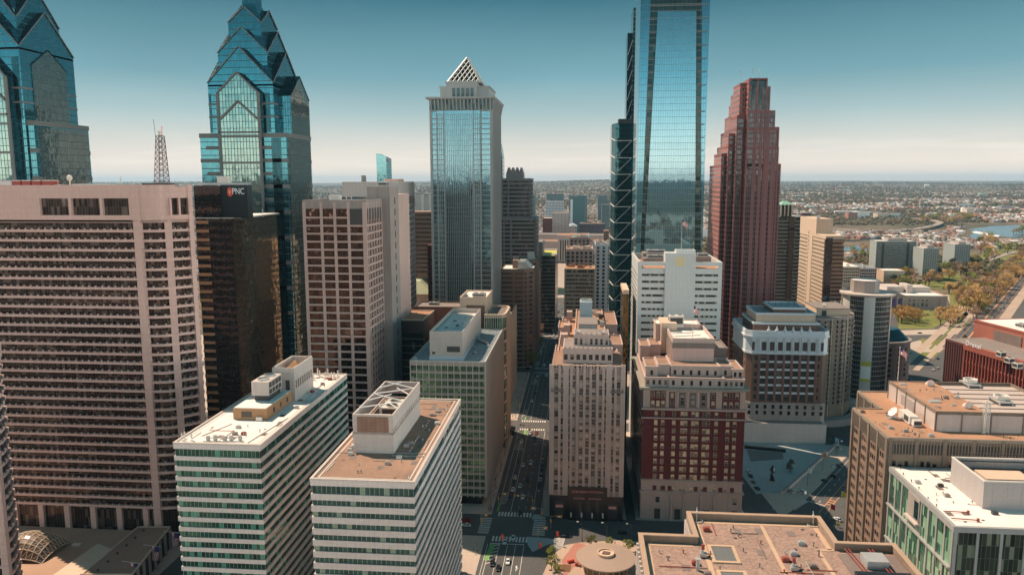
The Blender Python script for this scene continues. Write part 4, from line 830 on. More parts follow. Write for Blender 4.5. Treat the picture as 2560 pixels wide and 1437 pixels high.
# dark low blocks further along the left side of the boulevard
for lab, x0p, x1p, Y, yt, dep, mt in (('dark glass block with yellow roof strip and awning stripes along the boulevard', 1352, 1388, 800, 640, 90, 'g_dark'), ('very dark tower base behind the plain terracotta slab', 1330, 1356, 800, 605, 40, 'dk_band')):
    t = thing('office_block', lab, 'office block', (-40, Y+20, 0)); x0, x1 = ay(x0p, 700, Y)[0], ay(x1p, 700, Y)[0]; z = zz((x0p+x1p)/2, yt, Y); P = rect(x0, x1, Y, Y+dep)
    MB().prism(P, 0, z).build('wall', M[mt], t); slabs(t, P, [z-4*k-1 for k in range(1, int(z/4))], .8, .06, M['dk_band']); roofpl(t, P, z+.1, M['roof_grey'])
    if 'yellow' in lab:
        b = MB(); b.box(x0+1, x1-1, Y+2, Y+6, z, z+.5); b.box(x0+.5, x1, Y+30, Y+60, z, z+.4); b.build('roof_strip', plain('yellow_roof', (.62, .55, .05), .6), t)
        for k in range(7): b = MB(); b.box(x0+2+k*2.2, x0+3.2+k*2.2, Y+14, Y+26, z, z+.8); b.build('roof_rib', M['white'], t)
t = thing('billboard_wall', 'low tan building with a yellow painted side wall along the boulevard', 'building', (-55, 1100, 0))
Yw = 1080; x0, x1 = ay(1372, 690, Yw)[0], ay(1385, 690, Yw)[0]; z = zz(1380, 690, Yw); b = MB(); b.box(x0-8, x1, Yw, Yw+70, 0, z); b.build('wall', M['conc_tan'], t); b = MB(); b.box(x1-.1, x1+.3, Yw+1, Yw+65, 2, z*.75); b.build('painted_wall', plain('yellow_wall', (.55, .52, .04), .7), t); b = MB(); b.box(x0-7.5, x1-.5, Yw+.5, Yw+69.5, z, z+.2); b.build('roof', M['roof_orange'], t)

# ---- plain slab across the boulevard
t = thing('office_slab', 'beige slab office block with ribbon windows beside the boulevard far down', 'office block', (-1, 790, 0))
x0, x1 = ay(1411, 670, 770)[0], ay(1488, 670, 770)[0]; z = zz(1450, 672, 770); P = rect(x0, x1, 770, 800); M['g_slab'] = glass('slab_ribbon', (.10, .11, .11), 2.2, 4.0, .35, .05, (.36, .30, .26), .45, .1, .02, .9, .25, (.36, .32, .27))
MB().prism(offset(P, -.2), 0, z-.4).build('curtain_wall', M['g_slab'], t); slabs(t, P, [z-4.05*k-2.1 for k in range(1, 18)], 2.0, 0, M['conc_tan']); slabs(t, P, [z-1.2], 1.2, .05, M['conc_tan'], 'fascia'); piers(t, P[0], P[1], [.7, elen(P, 0)-.7], 1.4, .1, 0, z, M['conc_tan']); roofpl(t, P, z+.1, M['roof_orange'])
for k in range(9): b = MB(); x = x0+2+rnd.random()*24; y = 774+rnd.random()*22; b.box(x, x+1+rnd.random()*4, y, y+2, z, z+1+rnd.random()*3); b.build('roof_plant', M['roof_orange'], t)
for lab, a, c, Y, yt, mt, wm in (('ornate brown low block with cluttered rooftop behind the beige slab', 1415, 1482, 860, 625, 'stone', 'w_dark'), ('brown block with flat roof and blue tarpaulins before the railway station', 1424, 1474, 1000, 596, 'stone_dark', 'w_dark'), ('white concrete block with square windows beside the teal braced tower', 1488, 1530, 900, 612, 'white_terra', 'w_dark')):
    t = thing('office_block', lab, 'office block', ((ay(a, 600, Y)[0]+ay(c, 600, Y)[0])/2, Y+20, 0)); x0, x1 = ay(a, 650, Y)[0], ay(c, 650, Y)[0]; P = rect(x0, x1, Y, Y+45); z = zz((a+c)/2, yt, Y); MB().prism(P, 0, z).build('wall', M[mt], t); parapet(t, P, z, z+1.2, M[mt], .2, .6); roofpl(t, P, z+.2, M['roof_orange'] if 'white' not in lab else M['roof_grey'])
    windows(t, M[wm], P[0], P[1], spread(int((x1-x0)/5), x1-x0), [z-5-4.4*k for k in range(int(z/4.4)-1)], 3.0, 2.9); windows(t, M[wm], P[3], P[0], spread(8, 45), [z-5-4.4*k for k in range(int(z/4.4)-1)], 3.0, 2.9)
    for k in range(14): b = MB(); x = x0+1+rnd.random()*(x1-x0-6); y = Y+2+rnd.random()*36; b.box(x, x+1.5+rnd.random()*4, y, y+1+rnd.random()*5, z, z+1+rnd.random()*3.5); b.build('roof_plant', M[['conc_tan', 'metal', 'stone', 'pale'][k % 4]], t)
    if 'tarp' in lab:
        for k in range(3): x = x0+4+k*9; b = MB(); b.prism(rect(x, x+6, Y+24+k*3, Y+30+k*3), z, z+2.2, True, False, rect(x+1.5, x+4.5, Y+26+k*3, Y+28+k*3)); b.build('tarpaulin', plain('blue_tarp', (.02, .33, .50), .6) if k == 0 else bpy.data.materials['blue_tarp'], t)
def X_(px, py, Y): return ay(px, py, Y)[0]
# ================================================================== art deco limestone building
t = thing('stone_tower', 'pale limestone art deco building with black granite entrance facing the crossing', 'office building', (3, 410, 0))
X0, X1, Y0 = -14, 20.4, 346; W = X1-X0; P = rect(X0, X1, Y0, 378); ZT = 75
Pc = [(X0+1.2, Y0), (X1-1.2, Y0), (X1-1.2, Y0+1.2), (X1, Y0+1.2), (X1, 378), (X0, 378), (X0, Y0+1.2), (X0+1.2, Y0+1.2)]
MB().prism(offset(Pc, -.5), 0, ZT-1).build('wall', surf('spandrel_stone', (.36, .255, .225), .9, .16, .07, .14), t)
cols = [(px-1376)/180*W for px in (1391, 1406.5, 1422, 1432.8, 1452, 1466.7, 1482, 1499.7, 1510.7, 1527.4, 1541.8)]
zs = [ZT-6.6-3.6*k for k in range(0, 16)]
windows(t, M['w_stone'], (X0, Y0+.5), (X1, Y0+.5), cols, zs, 2.0, 2.85)
bnd = [0]+[(a+b)/2 for a, b in zip(cols, cols[1:])]+[W]
for i, u in enumerate(bnd): w_ = 2.2 if i in (0, 11) else (2.6 if i in (2, 9) else (bnd[i] and 1.2)); b = MB(); b.box(X0+u-w_/2+(.7 if i == 0 else -.7 if i == 11 else 0), X0+u+w_/2+(.7 if i == 0 else -.7 if i == 11 else 0), Y0-.15, Y0+.7, 12, ZT+(.9 if i % 2 else .5)); b.build('pier', M['stone'], t)
for i, u in enumerate(cols): b = MB(); b.box(X0+u-.3, X0+u+.3, Y0-.05, Y0+.7, ZT-1.4, ZT+.3); b.build('pier_cap', M['stone'], t)
windows(t, M['w_stone'], (X0, 378), (X0, Y0), spread(9, 32), zs, 1.7, 2.25); windows(t, M['w_stone'], (X1, Y0), (X1, 378), spread(9, 32), zs, 1.7, 2.25)
b = MB(); b.box(X0+.3, X0+6.4, Y0-.3, Y0+.3, 62.5, 63.6); b.box(X1-6.4, X1-.3, Y0-.3, Y0+.3, 62.5, 63.6)
for k in range(5): b.box(X0+.6+k*1.2, X0+1.1+k*1.2, Y0-.4, Y0, 63.6, 64.5); b.box(X1-6+k*1.2, X1-5.5+k*1.2, Y0-.4, Y0, 63.6, 64.5)
b.build('cresting', M['stone_dark'], t)
b = MB(); b.prism(offset(P, .06), 0, 11.5); b.build('base', M['granite_black'], t); o = t.children[-1]
e0, e1 = X0+8.6, X0+27.2; b = MB(); b.box(e0, e1, Y0-.7, Y0+.5, 0, 16.5); b.build('entrance_portal', M['granite_black'], t); po = t.children[-1]
text('SUBURBAN STATION', 1.5, ((e0+e1)/2, Y0-.75, 14.2), (1, 0), M['signpink'], po, 'sign_lettering', .06)
text('BUILDING      ENTRANCE', 1.1, ((e0+e1)/2, Y0-.75, 10.9), (1, 0), M['signpink'], po, 'sign_lettering', .06)
for k in range(3): b = MB(); x = e0+4.6+k*4.3; b.box(x, x+1.9, Y0-.8, Y0-.5, .2, 9.3); b.build('entrance_window', M['w_dark'], po)
for k in range(4): b = MB(); x = e0+1.6+k*5; b.lathe((x, Y0-.95), [(0, 1.5), (.35, 1.6), (.4, 3.6), (0, 4.2)], 8); b.build('wall_lamp', M['pale'], po)
for x in (X0+2.2, X1-7): b = MB(); b.box(x, x+4.8, Y0-.2, Y0+.3, 1, 8.8); b.build('shop_window', M['w_dark'], o); b = MB(); b.box(x+.6, x+4.2, Y0-.45, Y0-.2, 6, 7.3); b.build('shop_sign', M['signpink'], o)
roofpl(t, P, ZT, M['roof_tan'], .8)
# setbacks
def crenel(par, x0, x1, y, z, n):
    for k in range(n): x = x0+(x1-x0)*(k+.5)/n; MB().prism(rect(x-.55, x+.55, y-.25, y+.5), z, z+1.1, True, False, rect(x-.2, x+.2, y-.1, y+.4)).build('finial', M['stone'], par)
xa, xb = X_(1407, 870, 352), X_(1532, 870, 352); P1 = rect(xa, xb, 352, 376); MB().prism(P1, ZT-.5, 82).build('setback', M['stone'], t); s1 = t.children[-1]; crenel(s1, xa, xb, 352, 82, 11); windows(t, M['w_dark'], P1[0], P1[1], spread(8, xb-xa), [76.6], 1.7, 2.6); roofpl(t, P1, 82.1, M['roof_grey'], .5)
xa2, xb2 = X_(1434, 850, 359), X_(1523, 850, 359); P2 = rect(xa2, xb2, 359, 374); MB().prism(P2, 81, 87.2).build('setback', M['stone'], t); s2 = t.children[-1]; crenel(s2, xa2, xb2, 359, 87.2, 7); windows(t, M['w_stone'], P2[0], P2[1], spread(7, xb2-xa2), [82.4], 1.3, 3.2); roofpl(t, P2, 87.3, M['roof_grey'], .5)
# rear wings
for (x0, x1, y0, y1, z, m_) in ((-11.5, 18.5, 378, 474, 74, 'stone'), (-13.6, -6, 384, 410, 70, 'stone'), (-13, -7, 430, 452, 76, 'stone'), (12, 21.5, 386, 412, 76, 'stone'), (12, 20.5, 426, 470, 79, 'stone'), (-3, 13, 380, 470, 80, 'stone')):
    Q = rect(x0, x1, y0, y1); MB().prism(Q, 0, z).build('wing', M[m_], t); parapet(t, Q, z, z+1.0, M['stone'], .1, .5); roofpl(t, Q, z+.2, M['roof_orange'] if x1 < 19 else M['roof_tan'], .5)
for k in range(3): b = MB(); x = [-10.3, -9.5, -8.8][k]; y = [392, 418, 462][k]; b.box(x, x+3.4, y, y+6, 74, 80.5); b.build('chimney_block', M['stone'], t)
gh = rect(X_(1447, 870, 395), X_(1492, 870, 395), 388, 408); MB().prism(gh, 80, 86.5).build('glazed_penthouse', surf('grey_sheet', (.30, .34, .36), .35, .1, .1, .1, (1.2, 1.2, .06, .06), metal=.3), t); MB().prism(offset(gh, .2), 86.5, 87).build('penthouse_roof', M['roof_grey'], t.children[-1])
hvac(t, (7, 384), (1, 0), 7, 3, 82, 1.6, 3)
xa, xb = X_(1449, 800, 432), X_(1480, 800, 432); b = MB(); b.box(xa, xb, 428, 440, 80, 92); b.build('cooling_tower', surf('blue_grey_tower', (.34, .42, .46), .5, .1, .1, .1, (1.5, 3, .08, .08)), t); o = t.children[-1]; b = MB(); b.lathe(((xa+xb)/2, 434), [(3, 92), (3, 93.2), (2.7, 93.2), (2.7, 92.3), (0, 92.4)], 20); b.build('fan_ring', M['metal'], o)
hvac(t, ((xa+xb)/2, 422), (1, 0), 7, 5, 80, 3.4, 2)
for k in range(16): b = MB(); x = -2+rnd.random()*14; y = 410+rnd.random()*54; b.box(x, x+1+rnd.random()*2.5, y, y+1+rnd.random()*3, 80, 81+rnd.random()*2.4); b.build('roof_plant', M[['metal', 'conc', 'pale', 'dark'][k % 4]], t)
for x, y in ((X_(1443, 840, 362), 362), (X_(1505, 840, 362), 362)): b = MB(); b.lathe((x, y), [(0, 87.6), (.9, 87.9), (1.4, 88.6)], 12); b.build('satellite_dish', M['pale'], t)

# ================================================================== glass skyscrapers right of the boulevard
t = thing('skyscraper', 'tallest flat sky blue glass skyscraper whose top leaves the frame', 'skyscraper', (58.7, 545, 0))
X0, X1, Y0, Y1, ZT = 36.5, 80.8, 520, 566, 317; P = rect(X0, X1, Y0, Y1); MB().prism(P, 0, ZT).build('curtain_wall', M['g_com'], t)
def fp(px, py, Y): a = ay(px, py, Y); return (a[0], Y, a[2])
def facepoly(pts, Y, mat, name, par, back=.6):
    b = MB(); q = [fp(x, y, Y) for x, y in pts]; b.face(q, [(p[0], p[2]) for p in q]); n = len(q)
    for i in range(n): a, c = q[i], q[(i+1) % n]; b.face([c, a, (a[0], Y+back, a[2]), (c[0], Y+back, c[2])])
    return b.build(name, mat, par)
facepoly([(1598, 900), (1750, 900), (1755, 0), (1755, -60), (1626, -60), (1627, 0), (1607, 480), (1601, 640)], 519.85, M['g_slot'], 'recessed_slot', t)
facepoly([(1603, 900), (1733, 900), (1738, 480), (1741, 29), (1644.5, 29), (1618.7, 480), (1611, 610)], 519.0, M['g_com2'], 'central_glass_panel', t, .9)
for z in [20+8.4*k for k in range(35)]:
    b = MB(); b.box(X_(1610, 600, 519.8), X_(1752, 600, 519.8), 519.6, 520.1, z, z+.6); b.build('slot_floor', M['stonegrey'], t)
t = thing('skyscraper', 'slim dark teal glass skyscraper with pale diagonal braces', 'skyscraper', (35, 710, 0))
Yb = 690; x0, xm, x1 = X_(1529, 400, Yb), X_(1538, 400, Yb-3), X_(1579, 400, Yb-3); zt = zz(1555, 309, Yb)
P = [(xm, Yb-3), (x1+14, Yb-3), (x1+14, Yb+44), (x0, Yb+44), (x0, Yb+8)]; MB().prism(P, 0, zt).build('curtain_wall', M['g_tech'], t)
b = MB(); b.prism(rect(xm+2.6, x1+8, Yb+1, Yb+20), zt, zt+4); b.build('roof_plant', M['dark'], t)
ys = [352, 395, 436, 476, 517, 557, 599, 637, 676, 714, 751, 790, 830, 870]
for i, y in enumerate(ys):
    z = zz(1555, y, Yb-3); b = MB(); b.bar((xm, Yb-3.3, z), (x1, Yb-3.3, z), .32); b.bar((xm, Yb-3.3, z), (x0-.2, Yb+7.8, z+2.6), .32); b.build('brace', M['white'], t)
    if i+1 < len(ys): z2_ = zz(1555, ys[i+1], Yb-3); b = MB(); b.bar((xm, Yb-3.3, z2_), (x1, Yb-3.3, z), .3); b.build('brace', M['metal'], t)
xa, xb, xc = X_(1567, 200, Yb+12), X_(1580, 200, Yb+12), X_(1592, 200, Yb+12)
MB().prism(rect(xa, xb, Yb+12, Yb+40), 0, zz(1572, 83, Yb+12)).build('upper_shaft', M['g_deep'], t)
MB().prism(rect(xb, xb+2.6, Yb+10, Yb+42), 0, zz(1586, 20, Yb+10)).build('blade_wall', M['g_slot'], t)
MB().prism(rect(xb+2.6, xc+12, Yb+14, Yb+44), 0, zz(1586, 40, Yb+10)-6).build('upper_shaft', M['g_tech'], t)
for k in range(6): z = zz(1572, 100+38*k, Yb+11); b = MB(); b.bar((xa+.5, Yb+11.8, z-13), (xb, Yb+11.8, z), .25); b.build('brace', M['metal'], t)
# ---- gold-tinted narrow block in the alley
t = thing('office_block', 'narrow gold glass block squeezed between limestone building and white tower', 'office block', (27, 480, 0))
x0, x1 = X_(1558, 760, 440), X_(1573, 760, 440); z = zz(1565, 735, 440); P = rect(x0, x1-.3, 440, 470); MB().prism(P, 0, z).build('curtain_wall', glass('gold_glass', (.42, .28, .12), 1.4, 3.8, .16, .16, (.16, .13, .09), .75, .08, .06, .5, warp=.05), t); MB().prism(offset(P, .15), z, z+2.4).build('crown', M['conc_tan'], t)

# ================================================================== white tower with blank centre shaft
t = thing('office_tower', 'white panelled tower with blank central shaft and dark ribbon windows', 'office tower', (55, 455, 0))
X0, X1, Y0, Y1 = 31.7, 78.2, 430, 484; zt = zz(1625, 656, 430); zg1, zg0 = zz(1625, 664, 430), zz(1625, 671, 430)
M['wp'] = surf('white_square_panel', (.62, .63, .62), .45, .06, .05, .05, (2.0, 4.0, .06, .06), jdark=.75)
xa, xb = X_(1662, 700, 429.2), X_(1738, 700, 429.2)
P = rect(X0, X1, Y0, Y1); MB().prism(P, 0, zg0).build('wall', M['wp'], t); w_ = t.children[-1]
bz = [zz(1625, 687+17.05*k, 430) for k in range(25)]
g = glass('ribbon_window', (.09, .13, .12), 1.25, 9, .16, .01, (.10, .10, .09), .5, .08, .02, .9, .3, (.36, .36, .28))
for z in bz:
    if z < 4: break
    for xa_, xb_ in ((X0+2.3, xa-.15), (xb+.15, X1-2.2)):
        b = MB(); b.box(xa_, xb_, Y0-.02, Y0+.3, z-.65, z+.6); b.build('window_band', g, t); b = MB(); b.box(xa_-.1, xb_+.1, Y0-.35, Y0+.2, z-.95, z-.66); b.build('window_sill', M['wp'], t)
for k in range(24):
    z = zg0-5-3.0*k
    windows(t, M['w_dark'], (X0, Y1), (X0, Y0), [u+(1.6 if k % 2 else 0) for u in spread(9, 50)], [z], 1.3, 1.0)
MB().prism(rect(xa, xb, Y0-.9, Y0+8), 0, zz(1700, 633, 429)).build('blank_shaft', M['wp'], t); o = t.children[-1]
b = MB(); b.box(X_(1689, 650, 429), X_(1712, 650, 429), Y0-1.0, Y0-.7, zz(1700, 665, 429), zz(1700, 643, 429)); b.build('sun_painted_panel', plain('painted_sunlight', (.75, .62, .36), .8), o)  # flat panel, sunlight of an opening painted in as cream
b = MB(); b.ring(rect(xa+6, xb, Y0+1, Y0+8), rect(xa+7, xb-1, Y0+2, Y0+7), zz(1700, 633, 429), zz(1700, 626, 429)); b.build('shaft_parapet', M['wp'], o)
for xa_, xb_ in ((X0, xa), (xb, X1)):
    b = MB(); b.box(xa_, xb_, Y0, Y0+1.2, zg1, zt+.4); b.build('crown_beam', M['wp'], t)
for x in (X0, X1-2.2): b = MB(); b.box(x, x+2.2, Y0, Y0+2.2, zg0-.1, zg1); b.build('crown_post', M['wp'], t)
b = MB(); b.box(X0, X0+1.2, Y0+1.2, Y1, zg0, zt+.4); b.box(X1-1.2, X1, Y0+1.2, Y1, zg0, zt+.4); b.box(X0+1.2, X1-1.2, Y1-1.2, Y1, zg0, zt+.4); b.build('crown_wall', M['wp'], t)
b = MB(); b.box(X0+1.3, X1-1.3, Y0+.5, Y1-1.3, zg0, zg0+.2); b.build('roof', M['roof_orange'], t)
for x, y, l, d_, h in ((36, 446, 14, 10, 4), (37, 462, 16, 14, 5.5), (66, 448, 9, 10, 5)): b = MB(); b.box(x, x+l, y, y+d_, zg0+.2, zg0+h); b.build('roof_plant', M['roof_grey'], t); hvac(t, (x+l/2, y+d_/2), (1, 0), l*.7, d_*.5, zg0+h, 1.6, 2)
# flag
def flagpole(name_lab, x, y, z, h, cloth=1.0, r=.13, grp=None):
    f = thing('flagpole', name_lab, 'flag', (x, y, z), grp); b = MB(); b.tube((x, y, z), (x, y, z+h), r, r*.5, 8); b.lathe((x, y), [(0, z+h+.3), (r*1.6, z+h+.15), (0, z+h)], 8); b.box(x-.4, x+.4, y-.4, y+.4, z, z+.25); b.build('pole', M['pale'], f)
    wv, hv = 3.3*cloth, 2.0*cloth; b = MB(); n = 13
    def fx(u, v): return (x+.1+u*wv*.55+.22*math.sin(u*9+v*2)*cloth, y-u*wv*.25+.25*math.sin(u*7+v*3)*cloth, z+h-.2-v*hv-u*u*wv*.65)
    for i in range(12):
        for j in range(n):
            u0, u1, v0, v1 = i/12, (i+1)/12, j/n, (j+1)/n; b.cm = 2 if (u1 <= .42 and v1 <= 7/n+.001) else (0 if j % 2 == 0 else 1); b.face([fx(u0, v1), fx(u1, v1), fx(u1, v0), fx(u0, v0)])
    b.build('flag_cloth', [M['f_red'], M['f_white'], M['f_blue']], f); return f
M['f_red'], M['f_white'], M['f_blue'] = plain('flag_red', (.50, .03, .05), .8), plain('flag_white', (.75, .72, .72), .8), plain('flag_blue', (.03, .04, .16), .8)
p = ay(1703, 632, 445); flagpole('striped flag on a slim pole above the white panelled tower', p[0], 445, p[2]-3, zz(1703, 548, 445)-p[2]+3, 1.6)

# ================================================================== stepped red granite tower
t = thing('skyscraper', 'stepped red granite skyscraper narrowing in setbacks to a flat top', 'skyscraper', (130, 630, 0))
Yb = 600; xL = X_(1870, 300, Yb)
def stp(x0, x1, y0, y1, z, top='g_bell_shaded', crown=False):
    P = rect(x0, x1, y0, y1); MB().prism(P, 0, z, True, False, None, [0]).build('east_face', M['g_bell_shaded'], t); MB().prism(P, 0, z, True, False, None, [1, 2, 3]).build('setback_block', M['g_bell'], t)
    b = MB(); b.ring(offset(P, .15), offset(P, -.6), z-1.2, z+.8); b.build('parapet', M['granite_red'], t)
    for u in ends(max(2, int((x1-x0)/4.4)), x1-x0): b = MB(); b.box(x0+u-.45, x0+u+.45, y0-.35, y0+.3, 0, z+.4); b.build('pier', M['granite_red'], t)
tiers_b = [ # right px, top y on the right ; depths
 (1918, 198, 632), (1925, 219, 640), (1937, 279, 648), (1942, 323, 655), (1946, 369, 662), (1951, 412, 668)]
for i, (px, py, yb_) in enumerate(tiers_b):
    stp(xL+.02*i, X_(px, py, Yb), Yb+.03*i, yb_, zz(px, py, Yb))
steps = [(1843, 321, 606, 640), (1822, 366, 613, 650), (1804, 415, 620, 662)]
back = [(1834, 221), (1827, 244), (1822, 270), (1812, 300), (1802, 338), (1793, 376), (1783, 416)]
for i, (px, py, y0, y1) in enumerate(steps):
    x0 = X_(px, py, y0); stp(x0, X_(1951, 412, Yb)-1-i, y0, y1+14, zz(px, py, y0)); stp(x0+.05, xL+6, y0+.05, y1-6, zz(px, py, y0)+9)
# western shoulders seen beyond the south face
for i, (px, py) in enumerate(back):
    d = 636+i*11; x0 = X_(px, py, d); z = zz(px, py, d); P = rect(x0, xL+10, d-26, d); MB().prism(P, 0, z).build('setback_block', M['g_bell'], t); b = MB(); b.ring(offset(P, .1), offset(P, -.6), z-1, z+.7); b.build('parapet', M['granite_red'], t)
b = MB(); zc = zz(1900, 198, Yb); b.box(xL+2, X_(1918, 198, Yb)-.5, Yb-.15, Yb+4, zz(1900, 272, Yb), zc-.5); b.build('crown_glazing', M['g_dark'], t)
masts(t, [(xL-4, 615), (xL+3, 606), (xL+9, 610)], zc, 9)

# ================================================================== pair near the circle
t = thing('office_tower', 'tan stone tower with rows of dark windows and a dark glass corner', 'office tower', (230, 760, 0))
YL = 720; x0, x1 = X_(2064, 620, YL), X_(2110, 620, YL); zt = zz(2064, 592, YL); P = rect(x0, x1, YL, YL+84)
MB().prism(P, 0, zt, True, False, None, [3, 2]).build('wall', M['bands_logan'], t); MB().prism(P, 0, zt, False, False, None, [0, 1]).build('curtain_wall', M['g_brown2'], t)
b = MB(); b.box(x0-.25, x0+6, YL-.4, YL+3, 0, zt-1); b.build('glass_corner', M['g_black'], t)
slabs(t, rect(x0+6, x1, YL-.1, YL+83.9), [zt-3.7*k-.6 for k in range(1, 32)], .5, .06, M['conc_tan'])
b = MB(); b.prism(rect(x0-.3, x1+.2, YL-.3, YL+84), zt-2.4, zt+.8); b.build('crown_wall', M['conc_tan'], t); z2 = zz(2030, 546, YL+40); b = MB(); b.box(x0-.35, x0+15, YL+30, YL+84.4, zt, z2); b.build('tall_shaft', M['conc_tan'], t)
b = MB(); b.box(x0-.4, x0+1, YL+40, YL+56, 0, zt); b.build('blank_shaft', M['conc_tan'], t); o = t.children[-1]
for k in range(26): b = MB(); b.box(x0-.5, x0-.3, YL+52, YL+53.6, 6+4.1*k, 8.4+4.1*k); b.build('slit_window', M['dark'], o)
for k in range(7): b = MB(); b.box(x0+1+k*1.6, x0+3+k*1.6, YL+33+5*k, YL+36+5*k, z2, z2+1+rnd.random()); b.build('roof_plant', M['metal'], t)
t = thing('office_tower', 'dark banded tower with a green pyramid cap behind the stepped red skyscraper', 'office tower', (205, 850, 0))
Yb = 830; x0, x1 = X_(1945, 650, Yb), X_(2003, 650, Yb); z1 = zz(1975, 540, Yb+8); P = [(x0-8, Yb), (x1-3, Yb), (x1, Yb+3), (x1, Yb+34), (x0-8, Yb+34)]; MB().prism(offset(P, -.3), 0, z1-.5).build('curtain_wall', M['g_dark'], t); slabs(t, P, [z1-3.9*k-2 for k in range(1, 36)], 1.7, 0, M['conc_tan'] if False else M['stonegrey']); b = MB(); b.box(X_(1966, 700, Yb-.5), X_(1980, 700, Yb-.5), Yb-.6, Yb+3, 0, z1); b.build('glass_spine', M['g_black'], t)
xa, xb = X_(1953, 520, Yb+6), X_(1980, 520, Yb+6); zb = zz(1966, 512, Yb+6); MB().prism(rect(xa, xb, Yb+6, Yb+22), z1-.5, zb).build('lantern', M['g_dark'], t); o = t.children[-1]; piers(o, (xa, Yb+6), (xb, Yb+6), ends(3, xb-xa), 1.2, .2, z1, zb, M['conc_tan']); MB().prism(rect(xa-.6, xb+.6, Yb+5.4, Yb+22.6), zb, zz(1966, 503, Yb+6), True, True, rect((xa+xb)/2-2, (xa+xb)/2+2, Yb+12, Yb+16)).build('green_cap', M['copper'], o)

# ================================================================== red brick hotel
t = thing('brick_hotel', 'dark red brick hotel with limestone base, cream-blinded windows and stepped stone penthouses', 'hotel', (53, 385, 0))
X0, X1, Y0, Y1 = 29.2, 76.6, 350, 412; W = X1-X0; P = rect(X0, X1, Y0, Y1)
zb = lambda y: zz(1700, y, 350)
P0 = [(X0, Y0), (X0+5.5, Y0), (X0+5.5, Y0-.0), (X1, Y0), (X1, Y1), (X0, Y1)]
MB().prism(P, 0, zb(1229)).build('stone_base', M['stone'], t); sb = t.children[-1]
MB().prism(offset(P, -.15), zb(1229), zb(1199)).build('trim_band', M['stone'], t)
MB().prism(offset(P, -.25), zb(1199), zb(1046)).build('brick_wall', M['brick_red'], t)
MB().prism(offset(P, -.2), zb(1046), zb(1023)).build('upper_band', M['brick_red'], t)
MB().prism(offset(P, -.3), zb(1023), zb(974)).build('upper_wall', M['stone'], t)
def cor(z, h, o_, nm='cornice', mt='stone', P=P): b = MB(); b.prism(offset(P, o_), z, z+h, True, True); b.build(nm, M[mt], t)
cor(zb(1231), .7, .7); cor(zb(1203), .5, .35); cor(zb(1047), .6, .4); cor(zb(1025), .8, .6); cor(zb(974), 1.0, 1.2, 'cornice', 'cornice_green')
cols = [(px-1607)/(1858-1607)*W for px in (1640.8, 1657.6, 1685, 1705, 1713.6, 1731.5, 1741, 1759, 1768.5, 1788, 1816, 1832.8)]
rows = [zb(1046)-3.45-3.78*k for k in range(8)]
windows(t, M['w_hotel'], (X0, Y0+.25), (X1, Y0+.25), cols, rows, 1.65, 2.5)
windows(t, M['w_hotel'], (X0+.25, Y1), (X0+.25, Y0), spread(16, 62), rows, 1.4, 2.2)
windows(t, M['w_hotel'], (X0, Y0+.2), (X1, Y0+.2), cols, [zb(1041), ], 1.5, 2.4)
windows(t, M['w_hotel'], (X0, Y0+.15), (X1, Y0+.15), cols, [zb(1226)], 1.2, 2.0)
for u in [6.5, 10.5, 13.6, 25.8, 30, 37.2, 42.6]: b = MB(); b.box(X0+u-.9, X0+u+.9, Y0-.05, Y0+.3, zb(1226), zb(1226)+2.2); b.build('brick_panel', M['brick_red'], t)
# upper order
for u0, u1 in ((3.6, 10.6), (36.6, 44.6)):
    b = MB(); b.box(X0+u0, X0+u1, Y0+.05, Y0+.5, zb(1019), zb(978)); b.build('brick_panel', M['brick_red'], t); windows(t, M['w_hotel'], (X0, Y0+.05), (X1, Y0+.05), [u0+(u1-u0)*(k+.5)/3 for k in range(3)], [zb(1017), zb(995)], 1.6, 2.9)
for u in (13.6, 32.4): b = MB(); b.box(X0+u-1.3, X0+u+1.3, Y0+.05, Y0+.5, zb(1019), zb(980)); b.build('brick_panel', M['brick_red'], t); windows(t, M['w_hotel'], (X0, Y0+.05), (X1, Y0+.05), [u], [zb(1015), zb(996)], 1.5, 2.7)
for u in (18.3, 23.2, 28): b = MB(); b.box(X0+u-1.5, X0+u+1.5, Y0+.2, Y0+.6, zb(1018), zb(981)); b.build('arched_bay', M['stone_dark'], t); windows(t, M['w_stone'], (X0, Y0+.2), (X1, Y0+.2), [u], [zb(1012), zb(999)], 1.8, 2.2)
for u in (16.2, 20.8, 25.6, 30.3): b = MB(); b.tube((X0+u, Y0-.1, zb(1020)), (X0+u, Y0-.1, zb(977)), .5, n=8); b.build('column', M['stone'], t)
# base details
for u in (8, 44): windows(t, M['w_stone'], (X0, Y0), (X1, Y0), [u], [8.4], 2.0, 3.0)
for u in (8, 17.5, 31, 44): b = MB(); b.box(X0+u-1.4, X0+u+1.4, Y0-.15, Y0+.3, .1, 5.2); b.build('doorway', M['dark'], sb); b = MB(); b.box(X0+u-2, X0+u+2, Y0-.5, Y0, 5.6, 6.1); b.build('door_cornice', M['stone'], sb)
for u in (14.3, 20.2, 28.2, 34.2): b = MB(); b.tube((X0+u, Y0-.6, 0), (X0+u, Y0-.6, zb(1231)), .7, .6, 12); b.box(X0+u-1, X0+u+1, Y0-1.4, Y0, zb(1231)-1, zb(1231)); b.build('giant_column', M['stone'], sb)
